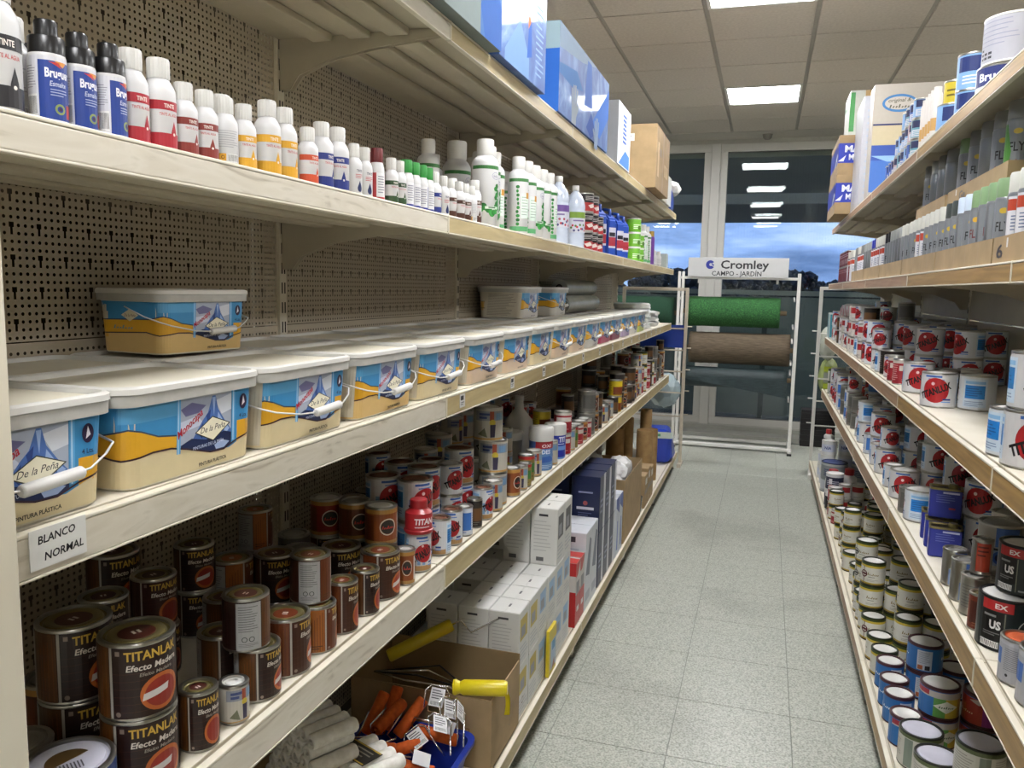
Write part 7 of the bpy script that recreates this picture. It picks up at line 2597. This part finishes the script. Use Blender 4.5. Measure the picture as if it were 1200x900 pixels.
olist = [((-0.9650, 1.8484, 0.2714), (0.0166, 0.0776, 0.0832), 'leaning steeply at the left', 0),
         ((-0.9371, 1.9068, 0.2586), (0.0136, 0.0511, 0.1021), 'leaning just behind the steepest one', 0),
         ((-0.9243, 1.8248, 0.3020), (0.0293, 0.1073, 0.0293), 'lying on top, pointing at the open box', 0),
         ((-0.8896, 1.8809, 0.2641), (0.0449, 0.0749, 0.0749), 'peeping up behind the top one', 0),
         ((-0.9042, 1.8023, 0.2471), (0.0860, 0.0753, 0.0129), 'lying under the top one', 0),
         ((-0.9642, 1.7625, 0.2781), (0.1081, 0.0393, -0.0020), 'flat across the front left', 0),
         ((-0.8420, 1.9050, 0.2777), (0.1111, 0.0200, -0.0222), 'foremost, with its wire bent round the end', 1),
         ((-0.8650, 1.7900, 0.2320), (0.1082, 0.0361, -0.0144), 'low at the front under the foremost one', 1),
         ((-0.9550, 1.7550, 0.2250), (0.1150, 0.0000, 0.0000), 'lowest along the near side of the bin', 0),
         ((-0.9588, 1.7988, 0.2037), (0.1029, 0.0514, 0.0000), 'half buried at the bottom left', 0),
         ((-0.8451, 1.8332, 0.1761), (0.1029, 0.0514, 0.0000), 'half buried at the bottom right', 0),
         ((-0.9560, 1.8980, 0.1832), (0.1128, -0.0226, 0.0000), 'half buried along the far side', 0)]
for (p0, d, lab, tg) in olist:
    put_dir(ok2 if tg else ok, p0, d, 'orange foam mini roller %s in the blue bin' % lab, 'orange mini rollers in the bin')
# wire frames with white tags sticking out of the bin
fk = Kit('wire_frame', 'frame')
bm = bmesh.new()
tube(bm, [(-.03, 0, 0), (-.035, 0, .045), (-.02, 0, .062), (.02, 0, .062), (.035, 0, .045), (.03, 0, -.005), (.03, 0, -.05)], .0022, 7)
fk.part('wire', bm_mesh('wire', bm, CHROME))
a = fk.part('tag', tagm, loc=(0, -.003, .03), label='white barcode tag')
fk.part('tag_print', tprint, a)
for n, (x, y, z, r, lab) in enumerate([(-.80, 1.925, .32, (-.5, .3, .5), 'standing at the far rim of the bin'), (-.752, 1.915, .300, (-.7, .5, .9), 'beside the foremost orange roller'), (-.712, 1.885, .318, (-.6, .9, 1.2), 'hanging over the right rim'),
                                      (-.752, 1.85, .296, (-1.1, .4, .6), 'lying at the near corner'), (-.80, 1.86, .245, (-1.0, -.4, .9), 'lying under the foremost orange roller')]):
    fk.put((x, y, z + .012), 0, 'bright wire roller frame with white tag %s' % lab, 'wire frames with tags', rot=r)

# open cardboard box with yellow-wrapped rollers
ob = Kit('open_box', 'box')
X0, X1, Y0, Y1, HB = -1.08, -.652, 1.975, 2.24, .205
t = .004
ob.part('base', boxes_mesh('base', [(0, X1 - X0, 0, Y1 - Y0, 0, .004)], CARD_IN))
def panel_with_hole():
    # near panel with an oblong hand hole
    bm = bmesh.new()
    W = X1 - X0
    hx0, hx1, hz0, hz1 = W * .56, W * .80, HB * .70, HB * .86
    for b in ((0, W, 0, t, .004, hz0), (0, W, 0, t, hz1, HB), (0, hx0, 0, t, hz0, hz1), (hx1, W, 0, t, hz0, hz1)):
        add_box(bm, *b)
    return bm_mesh('side', bm, CARD)
s1 = ob.part('side', panel_with_hole())
ob.part('side', boxes_mesh('side', [(0, X1 - X0, Y1 - Y0 - t, Y1 - Y0, .004, HB + .02)], CARD_IN))
ob.part('side', boxes_mesh('side', [(0, t, t, Y1 - Y0 - t, .004, HB)], CARD_IN))
s2 = ob.part('side', boxes_mesh('side', [(X1 - X0 - t, X1 - X0, t, Y1 - Y0 - t, .004, HB)], CARD))
p = Print()
for q, (u, v) in enumerate(((.07, .09), (.07, .055), (.20, .06))):
    p.ring(u - .15 + .1, v, .011, .002, '6a5030', n=4 if q < 2 else 16)
ob.part('print', p.build('print', on_side(X1 - X0)), s2, loc=(0, .15, 0))
p = Print()
for q in range(2):
    p.rect(.345 + .0, .365, .055 + .04 * q, .075 + .04 * q, '7a5c38'); p.rect(.348, .362, .058 + .04 * q, .072 + .04 * q, 'b08c5a')
ob.part('print', p.build('print', on_front(0)), s1)
ob.put((X0, Y0, lb), 0, 'open brown cardboard box with hand hole beside the blue bin')
yr = Kit('wrapped_roller', 'roller')
yr.part('sleeve', lathe('sleeve', [(0, 0), (.016, 0), (.019, .004), (.0195, .20), (.017, .206), (0, .206)], ROLLY, 18))
bm = bmesh.new()
tube(bm, [(0, 0, .206), (0, 0, .235), (0, .03, .245), (0, .05, .25), (0, .052, .36)], .003, 7)
yr.part('frame', bm_mesh('frame', bm, CHROME))
yr.put((-1.00, 2.05, lb + .245), 0, 'dull yellow wrapped roller lying back in the open box', 'yellow rollers of the open box', rot=(-1.2, 0, -.95))
tw = Kit('yellow_packet', 'roller')
tw.part('sleeve', lathe('sleeve', [(0, 0), (.02, 0), (.022, .006), (.016, .02), (.021, .03), (.022, .14), (.018, .15), (0, .152)], mat('yellow_film_bright', 'd9c61e', rough=.3, var=.08, scale=20, bump=.4), 18))
tb_ = bmesh.new()
ring_ = []
for q in range(17):
    f_ = q / 16
    zig = .004 if q % 2 else -.004
    ring_.append([tb_.verts.new((.004, -.016 + .032 * f_, .146 + zig * .6)), tb_.verts.new((.038, -.026 + .052 * f_, .152 + zig)), tb_.verts.new((.072 - .03 * abs(f_ - .45), -.034 + .068 * f_, .150 + zig * 1.8))])
for a_, b_ in zip(ring_, ring_[1:]):
    for j_ in range(2):
        tb_.faces.new((a_[j_], a_[j_ + 1], b_[j_ + 1], b_[j_]))
bmesh.ops.solidify(tb_, geom=tb_.faces[:], thickness=.0015)
tw.part('twisted_end', bm_mesh('twisted_end', tb_, mat('yellow_film_bright', 'd9c61e')))
tw.put((-.765, 1.975, lb + .2275), 0, 'bright yellow wrapped roller draped over the box rim', 'yellow rollers of the open box', rot=(0, PI / 2 - .02, .25))
bkt = Kit('wire_frame', 'frame')
for q in range(4):
    bm = bmesh.new()
    tube(bm, [(0, 0, 0), (.10 + .02 * q, .04 * q, -.01), (.22, .05 + .03 * q, -.035 - .01 * q), (.25, .06, -.05)], .003, 7)
    bkt.part('wire', bm_mesh('wire', bm, CHROME if q % 2 == 0 else BLACKP))
bkt.put((-1.05, 2.06, lb + .185), 0, 'bundle of chrome and black roller wires lying across the open box')

# white cartons in levels
WCART = mat('white_small_carton', 'd2d2ce', rough=.45, var=.03)
def d_wfront(p, w, h):
    p.rect(-w * .2, w * .14, h * .86, h * .90, '3a3a3e')
    p.lines(-w * .38, w * .3, h * .22, h * .80, 9, 'b2b2b0', .22)
    p.rect(-w * .28, w * .0, h * .06, h * .13, '5a5a5c')
def d_wside(c):
    def f(p, w, h):
        p.rect(-w * .40, w * .30, h * .45, h * .86, c)
        p.rect(-w * .30, w * .10, h * .50, h * .70, '8a8a92')
        p.lines(-w * .4, w * .4, h * .08, h * .36, 4, 'a9adb4', .3)
    return f
def d_wtop(p, w, h):
    p.rect(-w * .02, w * .05, -h * .1, h * .12, '55555a')
wc1 = carton_kit(.098, .108, .172, WCART, [('front', d_wfront), ('end', d_wside('b8a23c')), ('top', d_wtop)], name='white_carton')
wc2 = carton_kit(.098, .108, .172, WCART, [('front', d_wfront), ('end', d_wside('8fb0d0')), ('top', d_wtop)], name='white_carton')
wc3 = carton_kit(.098, .108, .205, WCART, [('front', d_wfront), ('end', d_wside('3a3a40')), ('top', d_wtop)], name='white_carton')
ys = [2.300 + .112 * q for q in range(6)]
xs = [-.706, -.808, -.910, -1.012]
lev = {0: [2, 2, 2, 1], 1: [2, 2, 1, 1], 2: [2, 2, 2, 2], 3: [2, 2, 2, 2], 4: [3, 3, 2, 2], 5: [3, 3, 3, 2]}
wn = 0
for r_ in range(6):
    for c in range(4):
        for l in range(lev[r_][c]):
            if l == 0 and (c > 0 and r_ > 0):
                if not (r_ == 5):
                    pass
            kk = wc3 if l == 2 else (wc1 if r_ < 2 else wc2)
            kk.put((xs[c] + RND.uniform(-.001, .001), ys[r_], lb + .1735 * l), RND.uniform(-.006, .006), 'white small carton, %s level, %s column from the aisle, %s row back' % (('bottom', 'second', 'top')[l], ('first', 'second', 'third', 'fourth')[c], ('first', 'second', 'third', 'fourth', 'fifth', 'sixth')[r_]), 'white small cartons')
yk = carton_kit(.012, .10, .165, ink('cdb72a'), [('end', lambda p, w, h: (p.rect(-w * .3, w * .45, h * .1, h * .72, '9fb4c8'), p.rect(-w * .1, w * .3, h * .5, h * .7, '3f86b4'), p.poly([(-w * .1, h * .1), (w * .3, h * .1), (w * .2, h * .3)], '9a5a4a')))], name='yellow_packet', flaps=False)
yk.put((-.645, 2.60, lb), 0, 'yellow packet leaning upright against the white cartons')
rk = carton_kit(.13, .075, .26, mat('red_white_carton', 'c4c2be', rough=.4), [('front', lambda p, w, h: (p.rect(-w * .5, w * .5, 0, h * .55, 'b02a2a'), p.rect(-w * .5, w * .5, h * .8, h, 'b83030'), p.lines(-w * .3, w * .3, h * .6, h * .76, 3, '8a8a88', .4))), ('end', lambda p, w, h: (p.rect(-w * .5, w * .5, h * .02, h * .5, 'b83634'), p.rect(-w * .4, w * .3, h * .5, h * .7, '77777c'), p.poly([(-w * .5, h), (w * .5, h), (-w * .1, h * .8), (-w * .5, h * .78)], 'b83030'), p.rect(-w * .2, w * .3, h * .22, h * .3, 'd8d2d0'))), ('top', lambda p, w, h: p.rect(-w * .5, w * .5, -h * .5, h * .3, 'c03830'))], name='red_carton')
for q, (x, y, lab) in enumerate([(-.712, 3.02, 'red and white carton nearest the white cartons'), (-.712, 3.10, 'red and white carton, second one'), (-.85, 3.06, 'red and white carton in the inner row')]):
    for l in range(1 if q < 2 else 2):
        rk.put((x, y, lb + .2625 * l), 0, lab + (', upper' if l else ''), 'red and white cartons')
gk_ = carton_kit(.15, .12, .33, mat('silver_white_carton', 'cfd2d8', rough=.35), [('end', lambda p, w, h: (p.poly([(-w * .4, h * .45), (w * .1, h * .9), (w * .4, h * .85), (w * .2, h * .4)], '6a7080'), p.rect(-w * .4, w * .3, h * .1, h * .22, 'a8acb8'))), ('front', lambda p, w, h: (p.rect(-w * .4, w * .3, h * .5, h * .8, 'b4b8c4'), p.rect(-w * .1, w * .2, h * .88, h * .95, '3a3a44')))], name='white_carton')
for q, (y, lab) in enumerate([(3.215, 'tall white carton with grey picture behind the red cartons'), (3.34, 'tall white carton with grey picture, second one')]):
    gk_.put((-.722, y, lb), 0, lab, 'tall white cartons')
NAVY = mat('navy_carton', '1a2448', rough=.35, var=.04)
def d_navy(p, w, h):
    p.rect(-w * .25, w * .25, h * .70, h * .73, '8a90b0')
    p.disc(0, h * .52, w * .08, 'b05a5a')
    p.rect(-w * .3, w * .3, h * .40, h * .45, 'd4d6e2')
    p.lines(-w * .25, w * .25, h * .28, h * .36, 2, '6a7098', .4)
    p.barcode(-w * .28, w * .24, h * .05, h * .22)
nk = carton_kit(.13, .13, .25, NAVY, [('front', d_navy), ('end', lambda p, w, h: (p.rect(w * .15, w * .5, 0, h, 'd0d0d6'), p.lines(-w * .35, w * .1, h * .3, h * .6, 3, '8a90b0', .4)))], name='navy_carton')
for q, (x, y) in enumerate([(-.715, 3.50), (-.715, 3.64), (-.715, 3.78), (-.855, 3.50), (-.855, 3.64), (-.855, 3.78)]):
    for l in range(2):
        nk.put((x, y, lb + .2525 * l), 0, 'navy carton, %s level, %s place of the %s row' % (('lower', 'upper')[l], ('first', 'second', 'third')[q % 3], 'aisle-side' if q < 3 else 'inner'), 'navy cartons')
nk2 = carton_kit(.10, .09, .30, mat('blue_white_carton', 'cdd2dc', rough=.4), [('end', lambda p, w, h: (p.poly([(-w * .5, h), (w * .5, h), (w * .5, h * .7), (-w * .5, h * .85)], '2f469a'), p.poly([(-w * .2, h * .1), (w * .2, h * .1), (w * .1, h * .6), (-w * .1, h * .6)], '4a6ab8')))], name='blue_carton')
for q, y in enumerate((3.90, 4.0)):
    nk2.put((-.695, y, lb), 0, 'white carton with blue top corner, %s of two beside the navy cartons' % ('nearer', 'farther')[q], 'blue-topped cartons')
# brown box with crumpled white plastic
cb = Kit('open_box', 'box')
cb.part('base', boxes_mesh('base', [(-.19, .19, -.30, .30, 0, .004)], CARD_IN))
for b in ((-.19, .19, -.30, -.296, .004, .34), (-.19, .19, .296, .30, .004, .34), (-.19, -.186, -.296, .296, .004, .34), (.186, .19, -.296, .296, .004, .34)):
    cb.part('side', boxes_mesh('side', [b], CARD))
cb.put((-.835, 4.40, lb), 0, 'tall brown carton overflowing with white plastic')
FOIL = mat('white_film', 'd8d8d6', rough=.25, var=.12, scale=20, bump=.8)
for n, (x, y, z, r, lab) in enumerate([(-.752, 4.205, .375, .066, 'nearest on the aisle side'), (-.752, 4.375, .385, .070, 'second on the aisle side'), (-.755, 4.555, .385, .068, 'farthest on the aisle side'),
                                      (-.915, 4.22, .385, .066, 'nearest on the inner side'), (-.915, 4.395, .40, .070, 'second on the inner side'), (-.915, 4.57, .39, .066, 'farthest on the inner side')]):
    k = Kit('plastic_bag', 'bag')
    k.part('film', crumple('film', r, FOIL, n + 20, .9, 3, .5))
    k.put((x, y, lb + z - .08), n, 'crumpled white plastic bag heaped in the tall brown carton, %s' % lab, 'white plastic bags in the brown carton')
cup = Kit('clear_tub', 'tub')
cup.part('cup', lathe('cup', [(0, 0), (.045, 0), (.052, .085), (.055, .087), (.055, .09), (.050, .09), (.043, .003), (0, .003)], mat('clear_plastic_cup', 'c4c9c6', rough=.08, trans=.7), 24))
cup.put((-.695, 4.76, lb), 0, 'clear plastic tub on the bottom shelf beside the tall brown carton')
# cardboard tubes, brown packs, blue sack
TAN = ramp_mat('kraft_tube', [(0.3, '8f7048'), (0.7, 'a98a5c')], noise=20, rough=.8)
for n, (x, y, h, r, lab) in enumerate([(-.78, 5.80, .47, .042, 'tall brown cardboard tube standing at the end of the bottom shelf'), (-.72, 5.33, .40, .055, 'stout brown cardboard tube, nearest of the upright ones'), (-.88, 5.55, .44, .05, 'brown cardboard tube standing inside the row'),
                                      (-.72, 5.62, .36, .05, 'brown cardboard tube, aisle side, farther'), (-.90, 5.22, .42, .06, 'wide brown cardboard tube beside the pegboard side')]):
    k = Kit('cardboard_tube', 'tube')
    k.part('tube', lathe('tube', [(r - .004, .002), (r - .004, 0), (r, 0), (r, h), (r - .004, h), (r - .004, h - .05), (0, h - .05)], TAN, 24))
    k.put((x, y, lb), 0, lab, 'upright cardboard tubes')
for n, (x, y) in enumerate([(-.70, 4.89), (-.70, 5.02), (-.70, 5.15), (-.84, 4.9), (-.84, 5.03)]):
    k = carton_kit(.12, .12, .20 + .02 * (n % 2), CARD, [('end', lambda p, w, h: (p.rect(-w * .5, w * .5, h * .4, h * .55, '6a5234'), p.rect(-w * .3, w * .3, h * .7, h * .9, 'c9c4b4')))], name='brown_packet')
    k.put((x, y, lb), 0, 'small brown packet, %s, between plastic-filled carton and cardboard tubes' % ('first at the aisle', 'second at the aisle', 'third at the aisle', 'first inside', 'second inside')[n], 'small brown packets')
sack = Kit('blue_sack', 'sack')
bm = bmesh.new()
add_box(bm, -.10, .10, -.14, .14, 0, .26, bev=.04)
for v in bm.verts:
    v.co.x += .03 * math.sin(v.co.z * 20 + v.co.y * 9); v.co.y += .02 * math.sin(v.co.z * 26)
sack.part('sack', bm_mesh('sack', bm, mat('blue_sack_film', '2040b4', rough=.3, var=.12, scale=12, bump=.6)))
p = Print(); p.rect(-.09, .09, .20, .25, 'c9d6cf'); p.rect(-.08, .0, .215, .235, '5a9a6a')
sack.part('print', p.build('print', on_front(-.152)), 0)
sack.put((-.735, 6.30, lb), .15, 'shiny blue sack with white top panel, end of the bottom shelf')
# ================================================================== end of the aisle
FY = 7.78
st_ = bpy.data.objects.new('roll_stand', None); COL.objects.link(st_); st_.location = (0, FY, 0)
tag(st_, 'white metal stand carrying rolls of garden fabric under the sign', 'stand')
def bar(name, pts, r, m=WHITE_METAL, parent=st_):
    return link(name, tube_mesh(name, pts, r, m, 10), parent)
link('post', boxes_mesh('post', [(-.80, -.775, -.015, .015, 0.02, 1.655)], WHITE_METAL, bev=.004), st_)
link('post', boxes_mesh('post', [(-.765, -.74, -.015, .015, 0.02, 1.655)], WHITE_METAL, bev=.004), st_)
link('post', boxes_mesh('post', [(.262, .292, -.015, .015, 0.02, 1.65)], WHITE_METAL, bev=.004), st_)
link('top_bar', boxes_mesh('top_bar', [(-.80, .29, -.012, .012, 1.588, 1.612)], WHITE_METAL, bev=.003), st_)
link('foot_bar', boxes_mesh('foot_bar', [(-.80, .30, -.03, .03, 0.018, .045)], WHITE_METAL, bev=.004), st_)
link('foot_bar', boxes_mesh('foot_bar', [(-.80, .30, .30, .335, 0.018, .045)], WHITE_METAL, bev=.004), st_)
for x in (-.77, .277):
    link('side_foot', boxes_mesh('side_foot', [(x - .015, x + .015, -.12, .40, 0.012, .04)], WHITE_METAL, bev=.004), st_)
    for z in (.48, .73, .82, 1.02, 1.15, 1.40):
        bar('peg', [(x - (.03 if x > 0 else -.0), .0, z), (x - (.03 if x > 0 else -.0), .14, z + .03)], .008)
    link('rubber_foot', boxes_mesh('rubber_foot', [(x - .02, x + .02, -.14, -.10, 0, .02)], BLACKP), st_)
link('sign_post', boxes_mesh('sign_post', [(-.62, -.60, .016, .03, 1.55, 1.78), (.08, .10, .016, .03, 1.55, 1.78)], WHITE_METAL), st_)
# the sign
sg = bpy.data.objects.new('sign', None); COL.objects.link(sg); sg.location = (-.265, FY - .022, 1.607)
tag(sg, 'grey-white shop sign board with dark lettering on the fabric stand', 'sign')
link('board', boxes_mesh('board', [(-.445, .445, -.006, .006, 0, .178)], mat('sign_white', 'b4b5b4', rough=.4, var=.02), bev=.002), sg)
p = Print()
n_ = 40
cxs, czs, R1 = -.245, .113, .040
pts = [(cxs + R1 * math.cos(a), czs + R1 * math.sin(a)) for a in [math.radians(35 + (290) * k / n_) for k in range(n_ + 1)]]
p.poly(pts + [(cxs + .004, czs)], '1c2a86')
p.poly([(cxs + .044, czs + .030), (cxs - .004, czs), (cxs + .044, czs - .030)], 'b4b5b4')
p.disc(cxs + .004, czs + .001, .013, 'b4b5b4')
p.poly([(cxs + .006, czs + .012), (cxs + .034, czs + .002), (cxs + .028, czs - .016), (cxs + .018, czs - .004)], '1c2a86')
p.text('Cromley', .062, .080, .074, '17171b', .03, 0, 0, width=.425)
p.text('CAMPO - JARDÍN', -.008, .014, .042, '1c1c20', .02, 0, 0, width=.44)
link('lettering', p.build('lettering', on_front(-.006)), sg)
# rolls of artificial grass and shade cloth
def ripple_roll(name, L, r, m, seed, core=True):
    bm = bmesh.new()
    rr = random.Random(seed)
    nx, na = 24, 28
    rows = []
    for i in range(nx + 1):
        x = -L / 2 + L * i / nx
        s = 1 + rr.uniform(-.012, .012)
        rows.append([bm.verts.new((x, r * s * math.cos(2 * PI * k / na) * (1 + .006 * math.sin(3 * k)), r * s * math.sin(2 * PI * k / na))) for k in range(na)])
    for i in range(nx):
        for k in range(na):
            bm.faces.new((rows[i][k], rows[i][(k + 1) % na], rows[i + 1][(k + 1) % na], rows[i + 1][k])).smooth = True
    bm.faces.new(rows[0][::-1]); bm.faces.new(rows[-1])
    return bm_mesh(name, bm, m)
GRASS = ramp_mat('artificial_grass', [(0.3, '1a3f22'), (0.55, '306434'), (0.75, '4c8a48')], noise=120, detail=4, rough=.95, bump=.8)
BROWNC = ramp_mat('brown_shade_cloth', [(0.35, '4f4436'), (0.65, '6a5c4a')], scale=(1, 12, 12), noise=14, rough=.85, bump=.3)
DARKC = ramp_mat('dark_green_cloth', [(0.35, '1c2a2c'), (0.65, '2c3c3e')], scale=(1, 8, 8), noise=14, rough=.6, bump=.3)
COREM = mat('roll_core', '6a5a42', rough=.8)
def fabric_roll(name, x0, x1, z, r, m, lab, dy=.16, tail=None, lean=0.0):
    k = bpy.data.objects.new(name, None); COL.objects.link(k); k.location = ((x0 + x1) / 2, FY + dy, z)
    k.rotation_euler = (0, lean, 0)
    tag(k, lab, 'roll', 'rolls on the fabric stand')
    link('fabric', ripple_roll('fabric', x1 - x0, r, m, int(r * 1000) + len(lab)), k)
    link('core', tube_mesh('core', [(-(x1 - x0) / 2 - .06, 0, 0), ((x1 - x0) / 2 + .06, 0, 0)], .022, COREM, 14), k)
    if tail:
        bm = bmesh.new()
        nn = 16
        L = x1 - x0
        a = [bm.verts.new((-L / 2 + L * q / nn, -r - .002, 0)) for q in range(nn + 1)]
        b = [bm.verts.new((-L / 2 + L * q / nn, -r - .004 + .006 * math.sin(q * 1.1), -r * 1.0 - (tail[0] + (tail[1] - tail[0]) * q / nn))) for q in range(nn + 1)]
        c_ = [bm.verts.new((v.co.x, v.co.y + .004, v.co.z)) for v in a]
        d_ = [bm.verts.new((v.co.x, v.co.y + .004, v.co.z)) for v in b]
        for q in range(nn):
            bm.faces.new((a[q], a[q + 1], b[q + 1], b[q])); bm.faces.new((c_[q], d_[q], d_[q + 1], c_[q + 1]))
            bm.faces.new((b[q], b[q + 1], d_[q + 1], d_[q])); bm.faces.new((a[q], c_[q], c_[q + 1], a[q + 1]))
        bm.faces.new((a[0], b[0], d_[0], c_[0])); bm.faces.new((a[-1], c_[-1], d_[-1], b[-1]))
        link('hanging_edge', bm_mesh('hanging_edge', bm, m), k)
    return k
fabric_roll('grass_roll', -.70, .13, 1.285, .140, GRASS, 'bright green artificial grass roll, topmost on the stand', .165)
fabric_roll('grass_roll', -1.75, -.84, 1.26, .155, mat('dark_grass', '1f4430', rough=.95, var=.2, scale=90), 'darker green roll behind the left white posts', .20)
fabric_roll('cloth_roll', -.68, .235, .94, .150, BROWNC, 'brown shade-cloth roll in the middle of the stand', .17)
fabric_roll('cloth_roll', -.70, .225, .665, .095, DARKC, 'dark green-black cloth roll with slanting hem, lowest on the stand', .12, (-.08, .06))
# white end racks at both gondola ends
def end_rack(name, x0, x1, y, h, lab, m):
    k = bpy.data.objects.new(name, None); COL.objects.link(k); k.location = (0, y, 0)
    tag(k, lab, 'rack')
    for x in (x0, x1):
        link('post', boxes_mesh('post', [(x - .013, x + .013, -.013, .013, .03, h)], m, bev=.003), k)
        link('foot', boxes_mesh('foot', [(x - .015, x + .015, -.10, .10, .0, .03)], m, bev=.003), k)
    link('top_bar', boxes_mesh('top_bar', [(min(x0, x1) - .013, max(x0, x1) + .013, -.012, .012, h - .026, h)], m, bev=.003), k)
    for z in (.42, .62, .80, .98, 1.16):
        link('rung', tube_mesh('rung', [(min(x0, x1), 0, z), (max(x0, x1), 0, z)], .006, m), k)
        xf = x0
        link('hook', tube_mesh('hook', [(xf, 0, z + .02), (xf + (.05 if xf < 0 else -.05), -.0, z + .02)], .005, m), k)
    return k
BEIGE = mat('beige_rack_paint', 'c2b8a6', rough=.45)
RACK_L = end_rack('end_rack', -.625, -1.15, 6.86, 1.50, 'beige tube rack at the far end of the left shelving', BEIGE)
end_rack('end_rack', .415, .86, 6.86, 1.53, 'white tube rack at the far end of the right shelving', WHITE_METAL)
# things round the racks
link('blue_sheet', boxes_mesh('blue_sheet', [(-1.0, -.64, .014, .020, 1.0, 1.19)], mat('blue_board', '1d3c96', rough=.35)), RACK_L)['label'] = 'plain blue sheet'
sackc = Kit('clear_bag', 'bag')
sackc.part('film', crumple('film', .13, mat('pale_film_bag', '9fb0b4', rough=.2, var=.1, scale=10, bump=.5), 31, 1.1, 3, .25))
sackc.put((-.80, 7.02, .62), 0, 'pale translucent bag hanging at the end of the left can shelf')
bin2 = Kit('black_crate', 'crate')
BLK = mat('black_crate_plastic', '18181a', rough=.5)
bin2.part('panel', boxes_mesh('panel', [(-.13, .13, -.08, .08, 0.0, .30)], BLK, bev=.004))
for q in range(6):
    bin2.part('slat', boxes_mesh('slat', [(-.132, .132, -.086, -.080, .02 + .045 * q, .05 + .045 * q)], BLK, bev=.002))
bin2.put((.455, 6.96, 0.24), 0, 'black slatted crate hung at the end of the right shelving')
limeb = Kit('hanging_pack', 'pack')
limeb.part('pack', crumple('pack', .075, mat('lime_pack', '9aa86a', rough=.4, var=.15, scale=16, bump=.4), 8, 2.0, 3, .18))
p = Print(); p.rect(-.04, .04, -.09, -.05, 'b4c43a'); p.rect(-.04, .04, .05, .09, 'b4c43a'); p.rect(-.04, .04, -.04, .04, '8a9088')
limeb.part('label', p.build('label', on_front(-.082)), 0)
limeb.put((.52, 7.06, .80), 0, 'pale pack with lime-green label hanging on the right end rack')
clearp = Kit('hanging_pack', 'pack')
clearp.part('pack', crumple('pack', .07, mat('clear_pack', 'b4b8ac', rough=.2, var=.1, scale=12, bump=.5), 14, 1.9, 3, .2))
clearp.put((.50, 6.99, 1.08), 0, 'clear plastic pack hanging on the right end rack')
# white printed sack lying on top of the cans at the far right, teal striped carton
def d_rose(p, w, h):
    for q in range(7):
        p.disc(-w * .42 + w * .14 * q, h * (.35 + .3 * (q % 2)), w * .035, ('b03a4a', 'c06a78')[q % 2], n=10)
PILLOW = Kit('printed_sack', 'sack')
bm = bmesh.new(); add_box(bm, -.09, .09, -.42, .42, 0, .085, bev=.04)
PILLOW.part('film', bm_mesh('film', bm, mat('white_sack_film', 'd8d2ce', rough=.4, var=.08, scale=14, bump=.5)))
p = Print(); d_rose(p, .84, .07)
PILLOW.part('print', p.build('print', lambda u, v, l: (-.0905 - l, -u, v + .005)), 0)
PILLOW.put((.60, 5.85, SACKZ), 0, 'white sack with red dots lying on the far cans, right waist shelf')
tl = carton_kit(.10, .16, .19, mat('teal_white_carton', 'd0d8d8', rough=.4), [('west', lambda p, w, h: [p.rect(-w * .45 + w * .24 * q, -w * .33 + w * .24 * q, h * .05, h * .95, '3f93a4', q == 0) for q in range(4)]), ('front', lambda p, w, h: [p.rect(-w * .45 + w * .3 * q, -w * .28 + w * .3 * q, h * .05, h * .95, '3f93a4', q == 0) for q in range(3)])], name='striped_carton')
tl.put((.515, 6.62, ZR['waist'] + .0012), 0, 'teal and white striped carton at the far end of the waist shelf')
flush()
